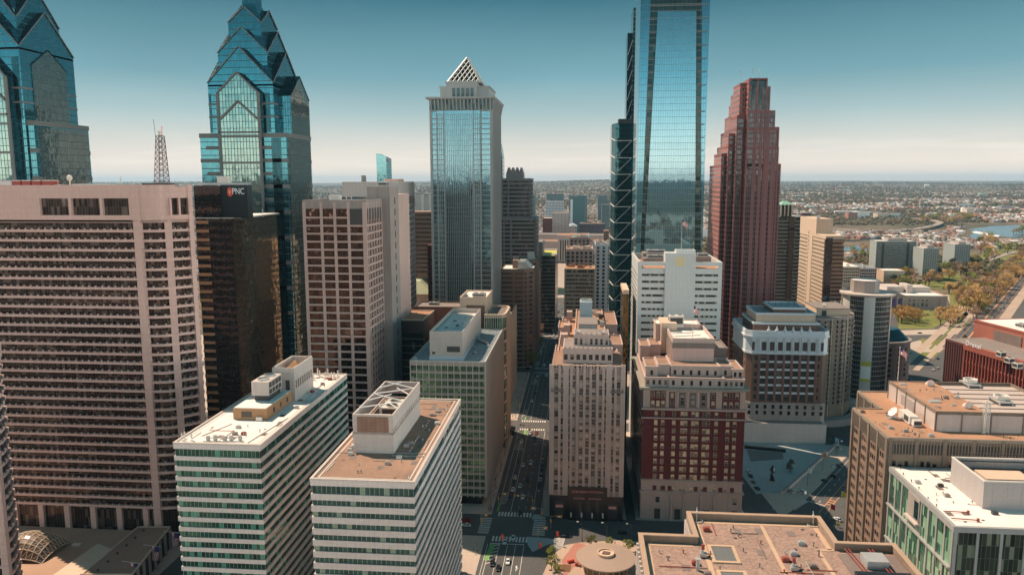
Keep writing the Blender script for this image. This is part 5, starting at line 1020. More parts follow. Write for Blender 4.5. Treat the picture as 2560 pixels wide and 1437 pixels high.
# stepped penthouses
def ph(x0, x1, y0, y1, z0, z1, mt='stone', rm='roof_tan', wn=0, par=True):
    Q = rect(x0, x1, y0, y1); MB().prism(Q, z0, z1).build('penthouse', M[mt], t); b = MB(); b.ring(offset(Q, .35), offset(Q, -.4), z1-.2, z1+.6); b.build('parapet', M[mt], t); roofpl(t, Q, z1+.1, M[rm], .4)
    if wn: windows(t, M['w_dark'], Q[0], Q[1], spread(wn, x1-x0), [z0+(z1-z0)*.28], 1.2, min(2.2, (z1-z0)*.5))
xc0, xc1 = X_(1672, 960, 350), X_(1810, 960, 350); z0 = zb(974)+1
ph(X0+1, xc0, 351, 400, z0, zz(1640, 945, 351), wn=4); ph(xc0, xc1, 350.2, 400, z0, zz(1740, 947, 350), wn=6); ph(xc1, X1-1, 351, 400, z0, zz(1840, 950, 351), wn=4)
z1 = zz(1740, 945, 353)-.5
ph(X0+1.5, X_(1645, 900, 354), 354, 372, z1, zz(1625, 918, 354), wn=1); ph(X_(1645, 900, 356), X_(1676, 900, 356), 356, 372, z1, zz(1660, 913, 356)); ph(X_(1677, 920, 356), X_(1798, 920, 356), 355, 376, z1, zz(1740, 917, 355), wn=6); ph(X_(1798, 920, 356), X_(1830, 920, 356), 356, 372, z1, zz(1815, 917, 356), wn=1); ph(X_(1832, 920, 354), X1-1.2, 354, 372, z1, zz(1845, 925, 354), wn=2)
z2 = zz(1740, 908, 366)-1; zp = zz(1740, 857, 366)
Q = rect(X_(1682, 880, 366), X_(1785, 880, 366), 366, 400); MB().prism(Q, z2, zp).build('penthouse', M['pink'], t); o = t.children[-1]; MB().ring(offset(Q, .4), offset(Q, -.5), zp-2.6, zp).build('cornice', M['stone_dark'], o); MB().ring(offset(Q, .2), offset(Q, -.5), zp, zp+2.2).build('parapet', M['stone'], o); roofpl(t, Q, zp+.3, M['roof_white'], .5)
piers(o, Q[3], Q[0], spread(7, 34), 1.6, .5, z2, zp-2.6, M['stone'])
b = MB(); Qr = rect(X_(1652, 830, 395), X_(1690, 830, 395), 392, 410); b.prism(Qr, z2, zz(1665, 805, 395)); b.build('penthouse', M['conc_tan'], t)
ph(X_(1640, 800, 398), X_(1750, 800, 398), 398, 411, z2, zz(1700, 812, 398), 'stone', 'roof_white')
ph(X0+1.2, X_(1625, 850, 385), 385, 400, z1-3, zz(1610, 866, 385)); ph(X_(1625, 850, 388), X_(1652, 860, 388), 388, 402, z1-3, zz(1640, 863, 388)); ph(X_(1786, 870, 380), X_(1818, 870, 380), 380, 400, z1-3, zz(1800, 872, 380), 'stone_dark', 'roof_grey', 1)
hvac(t, (X_(1690, 800, 400), 400), (1, 0), 7.5, 5, zp+1, 6.5, 2, M['pale']); hvac(t, (X_(1662, 820, 396), 396), (1, 0), 3, 3, zp, 3, 1, M['pale'])
for k in range(3): b = MB(); b.bar((Q[0][0]+2, 372+k*7, zp+.5), (Q[1][0]-2-k*2, 376+k*7, zp+.5), .18); b.build('roof_duct', M['pale'], t)
b = MB(); x = X_(1652, 895, 362)
for k in range(6): b.bar((x-1.5+k*1.1, 358, z1+3.2), (x-1.5+k*1.1, 366, z1+3.2), .1)
b.build('pergola', M['yellowsteel'], t)
p = ay(1731, 856, 367); flagpole('flag on a tall white pole above the red brick hotel penthouse', p[0], 367.5, zp+.2, zz(1731, 765, 367)-zp, 1.5)

# ================================================================== brown brick building with white terracotta crown
t = thing('brick_building', 'brown brick building crowned by a white terracotta colonnade above the sunken plaza', 'apartment building', (126, 490, 0))
X0, X1, Y0, Y1 = 102.2, 150.4, 470, 512; W = X1-X0; Zw0, Zw1 = zz(1960, 884, 470), zz(1960, 833, 470)
ch = 3; P = [(X0+ch, Y0), (X1-ch, Y0), (X1, Y0+ch), (X1, Y1), (X0, Y1), (X0, Y0+ch)]
MB().prism(offset(P, .8), 0, 24).build('stone_base', M['conc_dirty'], t); windows(t, M['w_dark'], (X0, Y0-.8), (X1, Y0-.8), spread(10, W), [16.4, 20.2], 1.8, 2.4)
MB().prism(P, 24, Zw0).build('brick_wall', M['brick_brown'], t)
us = [(px-1866)/(2068-1866)*W for px in [1840+x/3.78 for x in (255, 335, 412, 487, 563, 640, 718)]]
rws = [Zw0-4.9*k-4.2 for k in range(6)]
for i, u in enumerate(us):
    b = MB(); b.box(X0+u-1.7, X0+u+1.7, Y0-.06, Y0+.3, 25, Zw0-.4); b.build('window_recess', M['w_brick'] if False else M['granite_black'], t)
    windows(t, M['w_brick'], (X0, Y0-.05), (X1, Y0-.05), [u], rws, 3.0, 3.0)
    for z in rws[:-1]: b = MB(); b.box(X0+u-1.6, X0+u+1.6, Y0-.5, Y0+.1, z-1.5, z-.3); b.build('white_spandrel', M['white_terra'], t)
bb = [us[0]-2.5]+[(a+c)/2 for a, c in zip(us, us[1:])]+[us[-1]+2.5]
for u in bb: b = MB(); b.box(X0+u-.75, X0+u+.75, Y0-.55, Y0+.2, 24, Zw0); b.build('pier', M['brick_pier'], t)
M['stripebrick'] = surf('striped_brick', (.22, .125, .09), .9, .12, .06, .08, (60, 1.0, .02, .45), jdark=.6)
for xa_, xb_ in ((X0+ch, X0+bb[0]-.7), (X0+bb[-1]+.7, X1-ch)): b = MB(); b.box(xa_, xb_, Y0-.25, Y0+.2, 24, Zw0); b.build('striped_brickwork', M['stripebrick'], t)
windows(t, M['w_brick'], (X0, Y0-.25), (X1, Y0-.25), [5.5, W-5.5], rws, 2.0, 2.8); windows(t, M['w_brick'], (X0, Y1), (X0, Y0+ch), spread(6, 39), rws, 1.8, 2.8)
b = MB(); b.prism(offset(P, .45), Zw0, Zw1-2); b.build('white_colonnade', M['white_terra'], t); o = t.children[-1]
b = MB(); b.prism(offset(P, .9), Zw0-.3, Zw0+.9, True, True); b.prism(offset(P, 1.6), Zw1-2.6, Zw1-1.5, True, True); b.build('white_cornice', M['white_terra'], o)
b = MB(); b.ring(offset(P, 1.0), offset(P, .2), Zw1-1.5, Zw1+1.6); b.build('white_parapet', M['white_terra'], o)
cu = [3.6]+[us[0]+(us[-1]-us[0])*k/6 for k in range(7)]+[W-3.6]
for i, u in enumerate(cu): b = MB(); w_ = .8 if i in (0, 8) else 1.35; b.box(X0+u-w_, X0+u+w_, Y0-.55, Y0-.2, Zw0+2, Zw1-5.4); b.build('tall_window', M['w_brick'], o)
for a, c in zip(cu, cu[1:]):
    for s in (-.55, .55): b = MB(); b.tube((X0+(a+c)/2+s, Y0-.6, Zw0+1), (X0+(a+c)/2+s, Y0-.6, Zw1-3), .32, n=8); b.build('half_column', M['white_terra'], o)
for k in range(6): u = us[0]+(us[-1]-us[0])*(k+.5)/6; b = MB(); b.lathe((X0+u, Y0-.3), [(0, Zw1+4.6), (.4, Zw1+4), (.5, Zw1+3), (1.1, Zw1+1.8), (1.1, Zw1+.5)], 10); b.build('finial', M['white_terra'], o)
for (x0, x1, y0, y1, z, mt) in ((X0+4.5, X1-4.5, Y0+5, Y1-4, zz(1960, 810, 475), 'brick_brown'), (X0+6.5, X1-6, Y0+8, Y1-6, zz(1960, 786, 478), 'conc_tan'), (X_(1930, 780, 484), X_(2010, 780, 484), Y0+12, Y1-6, zz(1960, 772, 482), 'brick_brown')):
    Q = rect(x0, x1, y0, y1); MB().prism(Q, Zw1-3, z).build('setback', M[mt], t); b = MB(); b.ring(offset(Q, .5), offset(Q, -.5), z-.3, z+1.0); b.build('white_parapet', M['white_terra'], t); roofpl(t, Q, z+.2, M['roof_wet'], .5)
p = ay(1960, 768, 492); vents(t, [(p[0]+k*4-9, 494) for k in range(5)], zz(1960, 772, 482), M['dark'], 3)
b = MB(); b.box(101, 150, 463.5, 469, 0, 12.5); b.build('retaining_block', M['conc'], t); b = MB(); b.box(103, 148, 464.2, 469.3, 12.5, 12.8); b.build('terrace', M['roof_grey'], t)

# ---- curved apartment building with balconies, cylinder-like tower
t = thing('apartment_building', 'curved brown apartment building with stacked balconies behind the white crowned one', 'apartment building', (157, 532, 0))
c, r, ZT = (157, 532), 27, 70.5; n = 40; P = [(c[0]+r*math.cos(2*math.pi*k/n), c[1]+r*math.sin(2*math.pi*k/n)) for k in range(n)]
MB().prism(P, 0, ZT).build('wall', M['tanpanel'] if False else surf('olive_concrete', (.235, .19, .145), .85, .15, .06, .12), t)
for k in range(12, 40):
    a = 2*math.pi*(k+.5)/n
    if not (-2.6 < (a if a < math.pi else a-2*math.pi) < .5): continue
    p = (c[0]+r*math.cos(a), c[1]+r*math.sin(a)); tx = (-math.sin(a), math.cos(a)); nx = (math.cos(a), math.sin(a))
    for j in range(18):
        z = 13+3.2*j; q0 = (p[0]-tx[0]*1.5, p[1]-tx[1]*1.5); q1 = (p[0]+tx[0]*1.5, p[1]+tx[1]*1.5)
        windows(t, M['w_dark'], q0, q1, [1.5], [z], 1.9 if k % 2 else 1.2, 2.0)
        if k % 3 == 0: b = MB(); b.obox((p[0]+nx[0]*.8, p[1]+nx[1]*.8), tx, 2.6, 1.7, z-.5, z+.6); b.build('balcony', M['conc_dirty'], t)
    if k % 3 == 1: b = MB(); b.obox((p[0]+nx[0]*.3, p[1]+nx[1]*.3), tx, .5, .7, 4, ZT); b.build('pier', M['conc_tan'], t)
b = MB(); b.lathe(c, [(r+.5, ZT-1), (r+.5, ZT+.8), (r-.6, ZT+.8), (r-.6, ZT+.1), (0, ZT+.1)], 48); b.build('roof', M['roof_grey'], t)
b = MB(); x0, x1 = X_(2040, 790, 520), X_(2122, 780, 520); zq = zz(2080, 771, 520); b.prism(rect(x0, x1, 518, 545), ZT, zq); b.build('penthouse', M['conc_tan'], t); o = t.children[-1]; b = MB(); b.box(x0-.3, x1+.3, 517.7, 545.3, zq, zq+.5); b.build('penthouse_roof', M['roof_grey'], o); b = MB(); b.box(x0+3, x0+6, 517.8, 518.2, ZT, ZT+3.6); b.build('door', M['dark'], o); p = ay(2060, 770, 525); b = MB(); b.lathe((p[0], 525), [(0, zq+2.6), (1, zq+2), (1.1, zq+1), (0, zq+.4)], 10); b.build('vent_dome', M['pale'], t); masts(t, [(x1-6, 530), (x1-3, 528), (x1-1, 533)], zq, 4)
b = MB(); b.lathe((c[0]+3, c[1]-3), [(r+4, 0), (r+4, 4.5), (r-2, 4.8)], 40); b.build('porch', M['conc_dirty'], t)

t = thing('apartment_tower', 'round white and dark glass tower with a disc roof and a long banner', 'apartment tower', (202, 554, 0))
c, r, ZT = (202, 554), 16.0, zz(2180, 738, 540); n = 24; P = [(c[0]+r*math.cos(2*math.pi*k/n), c[1]+r*math.sin(2*math.pi*k/n)) for k in range(n)]
MB().prism(P, 8, ZT).build('curtain_wall', glass('tower_dark_glass', (.06, .08, .085), 1.35, 3.5, .14, .5, (.30, .30, .28), .5, .08, .02, .5), t)
def arcpanel(a0, a1, rr, z0, z1, nm, mt, k=6):
    b = MB(); Q = [(c[0]+rr*math.cos(a0+(a1-a0)*i/k), c[1]+rr*math.sin(a0+(a1-a0)*i/k)) for i in range(k+1)]+[(c[0]+(rr-.8)*math.cos(a1-(a1-a0)*i/k), c[1]+(rr-.8)*math.sin(a1-(a1-a0)*i/k)) for i in range(k+1)]; b.prism(Q, z0, z1, True, True); return b.build(nm, mt, t)
ac = math.atan2(-c[1], -c[0])
M['wpan'] = surf('tower_panel', (.60, .57, .53), .55, .06, .05, .05, (2, 3.5, .06, .06), jdark=.8)
arcpanel(ac-.22+.12, ac+.22+.12, r+.15, 8, ZT, 'white_panel', M['wpan']); arcpanel(ac-1.25, ac-.72, r+.15, 8, ZT, 'white_panel', M['wpan']); arcpanel(ac+1.2, ac+1.32, r+.3, 8, ZT, 'edge_fin', M['conc_tan'])
z0, z1 = zz(2180, 955, 537), zz(2180, 905, 537)
o = arcpanel(ac-.19+.12, ac+.19+.12, r+.35, z0, z1, 'banner', M['signwhite']); arcpanel(ac-.19+.12, ac+.19+.12, r+.45, z1-3.2, z1, 'banner_stripe', plain('banner_yellow', (.55, .52, .05), .7)); arcpanel(ac-.19+.12, ac+.19+.12, r+.45, z0, z0+2, 'banner_stripe', bpy.data.materials['banner_yellow'])
b = MB(); b.lathe(c, [(r-1, ZT-1.8), (r+2.2, ZT-.6), (r+2.2, ZT+.5), (0, ZT+.6)], 40); b.build('disc_roof', M['conc'], t)
P = [(c[0]-2+9.5*math.cos(2*math.pi*(k+.5)/8), c[1]+9.5*math.sin(2*math.pi*(k+.5)/8)) for k in range(8)]; MB().prism(P, ZT+.4, zz(2175, 703, 545)).build('penthouse', M['conc_dirty'], t); roofpl(t, P, zz(2175, 703, 545)+.1, M['roof_white'], .5); vents(t, [(c[0]-6+k*3, c[1]+rnd.uniform(-3, 3)) for k in range(5)], zz(2175, 703, 545), M['metal'], 2)
b = MB(); b.lathe((c[0], c[1]-2), [(r+6, 0), (r+6, 6), (r+3, 7.5), (0, 8.2)], 32); b.build('podium', M['conc'], t)
# ================================================================== brown slab with orange gravel roof (right)
t = thing('office_block', 'brown ribbed office block with orange gravel roof and big metal penthouse', 'office block', (135, 300, 0))
ZT = 70; P = [(108.6, 269.2), (185, 269.2), (185, 330), (119.2, 330), (119.2, 304.5), (108.6, 304.5)]
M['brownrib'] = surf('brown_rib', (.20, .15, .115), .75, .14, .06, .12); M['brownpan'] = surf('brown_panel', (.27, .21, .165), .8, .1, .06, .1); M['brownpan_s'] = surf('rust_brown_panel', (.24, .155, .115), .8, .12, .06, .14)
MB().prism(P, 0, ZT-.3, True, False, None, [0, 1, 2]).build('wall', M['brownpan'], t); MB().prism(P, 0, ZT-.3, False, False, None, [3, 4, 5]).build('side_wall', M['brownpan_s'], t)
piers(t, P[5], P[0], [.6, 9.0, 17.8, 26.6, 34.7], 1.5, .7, 0, ZT, M['brownrib']); piers(t, P[3], P[4], [1, 9, 17], 1.5, .7, 0, ZT, M['brownrib']); piers(t, P[0], P[1], [.6]+[9.6*k+9.4 for k in range(7)], 1.1, .6, 0, ZT, M['brownrib'])
zs = [ZT-8.6-3.75*k for k in range(17)]
us = [s+o for s in (0.3, 8.9, 17.7, 26.5) for o in (2.6, 4.4, 6.2)]
windows(t, M['w_par'], P[5], P[0], us, zs, 1.1, 1.8); windows(t, M['w_par'], P[3], P[4], [3, 5, 7, 11, 13, 15], zs, 1.1, 1.8); windows(t, M['w_par'], P[0], P[1], [x for k in range(7) for x in (2.2+9.6*k, 4.3+9.6*k, 6.4+9.6*k)], [ZT-10]+zs[1:8], 1.25, 2.0)
for a, c, L in ((P[5], P[0], 35.3), (P[0], P[1], 76), (P[3], P[4], 25)):
    tv = (Vector(c)-Vector(a)).normalized(); nv = Vector((tv.y, -tv.x)); b = MB(); cc = Vector(a)+tv*L/2; b.obox(cc+nv*.05, tv, L-.4, .3, ZT-5.6, ZT-2.0); b.build('louver_band', M['dark'], t); b = MB()
    for k in range(int(L/1.05)): b.obox(Vector(a)+tv*(.5+1.05*k)+nv*.3, tv, .22, .35, ZT-5.8, ZT-.6)
    b.build('louver_fin', M['brownpan'], t)
parapet(t, P, ZT-.6, ZT+.5, M['brownpan'], .4, .8); roofpl(t, P, ZT+.1, M['roof_orange'], .4)
q = az(2337, 1078, ZT); ztop = ay(2337, 1028, q[1])[2]; qb = ax(2223, 950, q[0]); Q = rect(q[0], 176, q[1], qb[1]); MB().prism(Q, ZT, ztop-1).build('penthouse', surf('pale_metal_panel', (.52, .42, .38), .6, .08, .08, .1), t); o = t.children[-1]
rx = ay(2470, 1030, q[1])[0]; MB().prism(rect(q[0]+.4, rx, q[1]+.4, qb[1]-.4), ztop-1.2, ztop-.2).build('penthouse_roof', M['roof_orange'], o)
MB().ring(Q, offset(Q, -.5), ztop-1.1, ztop+.1).build('penthouse_coping', M['brownrib'], o)
b = MB(); b.box(rx, 175.4, q[1]+.5, qb[1]-.5, ztop-4, ztop-3.2); b.build('plant_well', M['granite_black'], o)  # well floor set black: the shade of the recess is in its colour
for k in range(7): b = MB(); u = q[1]+2+k*(qb[1]-q[1]-4)/6; b.bar((rx+.3, u, ztop-.9), (175.2, u, ztop-.9), .18); b.build('well_beam', M['brownrib'], o)
for k in range(6): u = q[1]+(qb[1]-q[1])*k/5; b = MB(); b.box(Q[0][0]-.25, Q[0][0]+.1, u-.25, u+.25, ZT, ztop); b.build('panel_post', M['brownrib'], o)
for u in (.15, 9, 19, 30): b = MB(); b.box(q[0]+u-.2, q[0]+u+.2, q[1]-.25, q[1]+.1, ZT, ztop); b.build('panel_post', M['brownrib'], o)
b = MB(); b.box(Q[0][0]-.1, Q[0][0]+.05, q[1]+18, q[1]+30, ZT+1.5, ztop-2); b.build('louver', M['conc_dirty'], o)
for px, py in ((2425, 958), (2502, 1000)):
    p = az(px, py, ztop); hvac(o, (p[0], p[1]), (0, 1), 8, 5, ztop-3.2, 3.6, 0); b = MB(); b.lathe((p[0], p[1]), [(2.0, ztop), (2.6, ztop+1.0), (2.7, ztop+2), (2.3, ztop+2), (2.0, ztop+.8), (0, ztop+.6)], 18); b.build('fan_stack', M['pale'], o)
for px, py in ((2318, 960), (2411, 1015)):
    p = az(px, py, ztop); b = MB(); b.tube((p[0], p[1], ztop), (p[0]+.3, p[1]-2.4, ztop+1.2), .9, 1.2, 10); b.tube((p[0]+.3, p[1]-2.4, ztop+1.2), (p[0]+.3, p[1]-2.7, ztop+1.2), 1.3, 1.3, 10); b.build('roof_fan', M['pale'], o); b = MB(); b.tube((p[0]+.3, p[1]-2.5, ztop+1.2), (p[0]+.3, p[1]-2.78, ztop+1.2), 1.35, 1.35, 10, False); b.build('fan_band', M['signred'], o)
vents(o, [az(x, y, ztop)[:2] for x, y in ((2300, 978), (2316, 975), (2335, 975), (2354, 995), (2356, 1000), (2368, 994), (2395, 988))], ztop-.2)
for px, py, w_, d_ in ((2257, 960, 2.6, 2), (2336, 1003, 4, 3), (2384, 1012, 1.5, 1)): p = az(px, py, ztop); b = MB(); b.box(p[0]-w_/2, p[0]+w_/2, p[1]-d_/2, p[1]+d_/2, ztop-.2, ztop+.3); b.build('roof_hatch', M['metal'], o)
p = az(2453, 1078, ZT); b = MB()
for s in (-.9, .9):
    for s2 in (-.9, .9): b.bar((p[0]+s, q[1]-1.2+s2*.6, ZT), (p[0]+s, q[1]-1.2+s2*.6, ztop+4), .09)
for k in range(9): z = ZT+k*1.35; b.bar((p[0]-.9, q[1]-1.8, z), (p[0]+.9, q[1]-1.8, z+1.3), .06); b.bar((p[0]-.9, q[1]-1.8, z), (p[0]+.9, q[1]-1.8, z), .06); b.tube((p[0]-.3, q[1]-1.2, z), (p[0]-.3, q[1]-1.2, z+1.36), .4, n=8)
b.build('flue_tower', M['pale'], t)
p = az(2232, 1047, ZT); b = MB(); hz = ZT+.2; ctr = Vector((p[0], p[1], hz+2.6)); ax_ = Vector((-.75, -.15, .62)).normalized(); e1 = ax_.cross(Vector((0, 0, 1))).normalized(); e2 = ax_.cross(e1)
for k in range(20):
    a0, a1 = 2*math.pi*k/20, 2*math.pi*(k+1)/20
    for r0, r1 in ((0, .8), (.8, 1.5), (1.5, 2.0)):
        f_ = lambda r, a: ctr+e1*r*math.cos(a)+e2*r*math.sin(a)+ax_*(.2*r*r-.4); pts = [f_(r0, a0), f_(r0, a1), f_(r1, a1), f_(r1, a0)]; b.face(pts if r0 > 0 else pts[1:])
b.build('satellite_dish', M['white'], t); o = t.children[-1]; b = MB(); b.tube((p[0], p[1], hz), (p[0], p[1], hz+2.4), .15, n=6); b.bar(ctr, ctr+ax_*1.8, .05); b.box(p[0]-1.8, p[0]+1.8, p[1]-1, p[1]+1, hz, hz+.25); b.build('dish_mount', M['metal'], o)
p = az(2270, 1055, ZT); b = MB(); b.box(p[0]-1.2, p[0]+2.0, p[1]-4, p[1]+6, ZT+.4, ZT+3.4); b.box(p[0]-.6, p[0]+2.4, p[1]-6.2, p[1]-4, ZT+.4, ZT+2.6); b.build('air_handler', M['pale'], t); o = t.children[-1]; b = MB(); b.box(p[0]-1.26, p[0]-1.1, p[1]-3, p[1]+1, ZT+1, ZT+3); b.box(p[0]-.4, p[0]+2.2, p[1]-6.3, p[1]-6.1, ZT+.9, ZT+2.2); b.build('louver', M['dark'], o)
vents(t, [az(x, y, ZT)[:2] for x, y in ((2270, 1079), (2281, 1081), (2288, 1088), (2298, 1093), (2508, 1095), (2525, 1098), (2545, 1092))], ZT+.1)
p = az(2249, 948, ztop); flagpole('flag on a tall pole at the far edge of the orange gravel roof', p[0]-1, qb[1]+2, ZT, zz(2253, 868, qb[1]+2)-ZT, 1.4, .2)

clutter(t, 110, 124, 271, 303, ZT+.1, 24, ('stone_dark', 'metal', 'conc_dirty')); clutter(o, q[0]+1, rx-1, q[1]+2, qb[1]-2, ztop-.2, 14, ('stone_dark', 'metal'))
# ---- green glass court building in front
t = thing('office_block', 'green checkered glass building with white roof and tall grey roof screen', 'office block', (140, 244, 0))
ZT = 60; P = rect(109.1, 190, 220.6, 267.2)
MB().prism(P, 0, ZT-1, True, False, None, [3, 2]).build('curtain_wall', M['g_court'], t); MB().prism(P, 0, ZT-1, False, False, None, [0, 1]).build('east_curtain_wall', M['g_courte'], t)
piers(t, P[3], P[0], [.4, 5.6, 10.8, 16.2, 25.6, 30.8, 36.2, 41.4, 46.2], .8, .35, 0, ZT-.6, M['metal']); piers(t, P[0], P[1], [.4]+[6.6*k+6.5 for k in range(11)], .8, .35, 0, ZT-.6, M['metal'])
for z in (ZT-13.2, ZT-25.4, ZT-37.6): b = MB(); b.box(108.2, 109.3, 221, 267, z, z+.6); b.build('ledge', M['metal'], t)
b = MB(); b.box(108.4, 109.6, 242, 250.3, ZT-9.2, ZT-1.4); b.build('balcony_recess', M['conc_dirty'], t); o = t.children[-1]; b = MB(); b.box(108.25, 108.5, 242.6, 245.4, ZT-8.2, ZT-2.4); b.build('recess_glazing', M['g_tech'], o); b = MB(); b.box(107.4, 109.3, 241.7, 250.6, ZT-9.8, ZT-9.1); b.build('balcony_floor', M['conc'], o)
parapet(t, P, ZT-1.4, ZT+.3, M['metal'], .45, 1.1, 'roof_edge'); roofpl(t, P, ZT+.15, M['roof_white'], .8)
q = az(2455, 1272, ZT); zt2 = ay(2462, 1203, q[1])[2]; qb = ax(2377, 1141, q[0]+.1); Q = rect(q[0], 186, q[1], qb[1]-1)
MB().ring(Q, offset(Q, -.4), ZT, zt2).build('roof_screen', surf('screen_panel', (.40, .36, .35), .55, .05, .06, .08, (4.2, 30, .12, .01), jdark=.75), t); o = t.children[-1]
MB().ring(offset(Q, .12), offset(Q, -.5), zt2-.1, zt2+.25).build('screen_coping', M['pale'], o)
b = MB(); b.box(q[0]+6, q[0]+20, q[1]+10, q[1]+18, ZT, zt2-3); b.build('roof_plant', M['conc_tan'], o); b = MB(); b.box(q[0]+1, 185, q[1]+1, qb[1]-2, ZT+.2, ZT+.5); b.build('plant_floor', M['roof_grey'], o); hvac(o, (q[0]+28, q[1]+14), (1, 0), 10, 6, ZT+.5, 5, 3)
for k in range(4): b = MB(); b.bar((q[0]+.6, qb[1]-1.6, ZT+3+k*2.5), (185, qb[1]-1.6, ZT+3+k*2.5), .15); b.build('screen_rail', M['dark'], o)
vents(t, [az(x, y, ZT)[:2] for x, y in ((2251, 1173), (2258, 1188), (2278, 1206), (2297, 1224), (2320, 1247), (2341, 1266), (2340, 1218), (2326, 1177), (2383, 1258), (2430, 1258))], ZT+.15, M['dark'], .7)
for pa, pb in (((2358, 1282), (2420, 1285)), ((2378, 1300), (2445, 1305))): a, c = az(*pa, ZT), az(*pb, ZT); b = MB(); b.bar((a[0], a[1], ZT+.7), (c[0], c[1], ZT+.7), .12); b.bar((c[0], c[1], ZT+.2), (c[0], c[1], ZT+1.2), .3); b.build('davit_arm', M['rust'], t)

clutter(t, 111, 126, 224, 265, ZT+.15, 26, ('dark', 'metal', 'conc_dirty'))
# ---- pebble roofed building in the foreground
t = thing('municipal_block', 'foreground building with wide pebble roof divided by pale strips', 'office block', (45, 160, 0))
ZT = 75; P = [(14.5, 120), (74.4, 120), (74.4, 177.0), (61.3, 177.0), (61.3, 190.8), (27.8, 190.8), (27.8, 177.4), (14.5, 177.4)]
M['edge'] = surf('roof_edge_stone', (.40, .27, .19), .8, .1, .1, .1); M['inner'] = surf('parapet_inner', (.27, .19, .14), .9, .15, .1, .2)
MB().prism(P, 0, ZT-1.8).build('wall', surf('municipal_stone', (.50, .42, .37), .8, .1, .06, .1), t)
for i, n in ((6, 10), (7, 26), (4, 6), (5, 12)): piers(t, P[i], P[(i+1) % 8], spread(n, elen(P, i)), .7, .5, 0, ZT-2, M['conc'], 'pier')
MB().ring(P, offset(P, -.9), ZT-2.2, ZT).build('parapet', M['inner'], t); o = t.children[-1]; MB().ring(offset(P, .12), offset(P, -1.05), ZT, ZT+.22).build('parapet_coping', M['edge'], o)
zr = ZT-1.75; MB().prism(offset(P, -.95), zr-.4, zr).build('roof', M['roof_pebble'], t)
def strip(a, c, w_):
    a, c = Vector(a), Vector(c); MB().obox((a+c)/2, c-a, (c-a).length, w_, zr, zr+.06).build('roof_strip', M['roof_strip'], t)
strip((16.6, 120), (16.6, 175.2), 1.0); strip((16.4, 175.4), (27.4, 175.4), 1.0); strip((29.9, 120), (29.9, 189), 1.1); strip((29.6, 188.6), (59.6, 188.6), 1.0); strip((59.4, 188.4), (59.4, 176.2), 1.1); strip((59.2, 175.6), (73, 175.6), .01)
strip((46.0, 120), (46.2, 188), .9); strip((56.6, 120), (56.6, 176), .9); strip((56.6, 176), (60.2, 176.2), .9); strip((46.2, 164), (48.4, 164), .6)
for x0, x1, y0, y1 in ((31.5, 36.3, 168.2, 175.2), (31.6, 36.6, 150, 163.2)):
    b = MB(); b.ring(rect(x0-.8, x1+.8, y0-.8, y1+.8), rect(x0, x1, y0, y1), zr, zr+.35); b.build('skylight_curb', M['roof_strip'], t); b = MB(); b.box(x0, x1, y0, y1, zr, zr+.2); b.build('skylight', surf('grey_skylight', (.17, .17, .165), .4, .1, .1, 0, (1.6, 1.2, .05, .05)) if x0 == 31.5 else bpy.data.materials['grey_skylight'], t.children[-1])
def winch(px, py, s=1):
    p = az(px, py, zr); x, y = p[0], p[1]; b = MB(); b.box(x-.7, x+.9, y-.6, y+.5, zr+.3, zr+1.2); b.tube((x-.2, y, zr+1.2), (x-.1, y, zr+1.9), .35, n=8); b.build('window_cleaning_winch', M['metal'], t); o = t.children[-1]
    b = MB(); b.box(x-.35, x+.35, y-.1, y+.5, zr+1.9, zr+3.1); b.bar((x+.7, y, zr+1), (x+1.5, y+.4, zr+.6), .14); b.build('winch_arm', M['rust'], o); b = MB(); b.tube((x+.9, y, zr+.1), (x+2, y+.6, zr+.15), .2, n=6); b.bar((x+1.8, y+.6, zr+.1), (x+2.0, y+1.5, zr+.9), .12); b.build('cable_drum', M['dark'], o)
winch(1757, 1392); winch(1984, 1426)
for px, py in ((1990, 1384), (2047, 1390)):
    p = az(px, py, zr); b = MB(); b.tube((p[0], p[1], zr), (p[0], p[1], zr+1.3), .18, n=7); b.tube((p[0], p[1], zr+1.3), (p[0]-.5, p[1]+.1, zr+1.4), .18, n=7); b.build('bent_vent', M['stone_dark'], t)
vents(t, [az(x, y, zr)[:2] for x, y in ((1827, 1331), (1833, 1320), (1858, 1378), (1670, 1400), (1899, 1417), (2034, 1365), (1800, 1424))], zr, M['stone_dark'], .8)
for px, py in ((1742, 1303), (2033, 1313)):
    p = az(px, py, zr); b = MB()
    for k in range(12): a0, a1 = 2*math.pi*k/12, 2*math.pi*(k+1)/12; b.bar((p[0]+1.5*math.cos(a0), p[1]+1.1*math.sin(a0), zr+.25), (p[0]+1.5*math.cos(a1), p[1]+1.1*math.sin(a1), zr+.25), .09)
    b.tube((p[0], p[1], zr), (p[0], p[1]+.6, zr+3.6), .08, n=6); b.tube((p[0], p[1]+.4, zr+2.2), (p[0], p[1]+.4, zr+2.7), .25, n=8); b.build('antenna_ring', M['pale'], t)
p = az(1744, 1425, zr); b = MB(); b.tube((p[0], p[1], zr), (p[0], p[1], zr+2.6), .42, n=12); b.tube((p[0], p[1], zr+2.6), (p[0], p[1], zr+2.9), .7, n=12); b.build('flue', M['metal'], t)
clutter(t, 17.5, 29, 150, 174, zr, 12, ('stone_dark', 'rust', 'metal')); clutter(t, 38, 59, 150, 188, zr, 34, ('stone_dark', 'rust', 'metal')); clutter(t, 31, 45, 177, 188, zr, 8, ('stone_dark', 'rust', 'metal'))
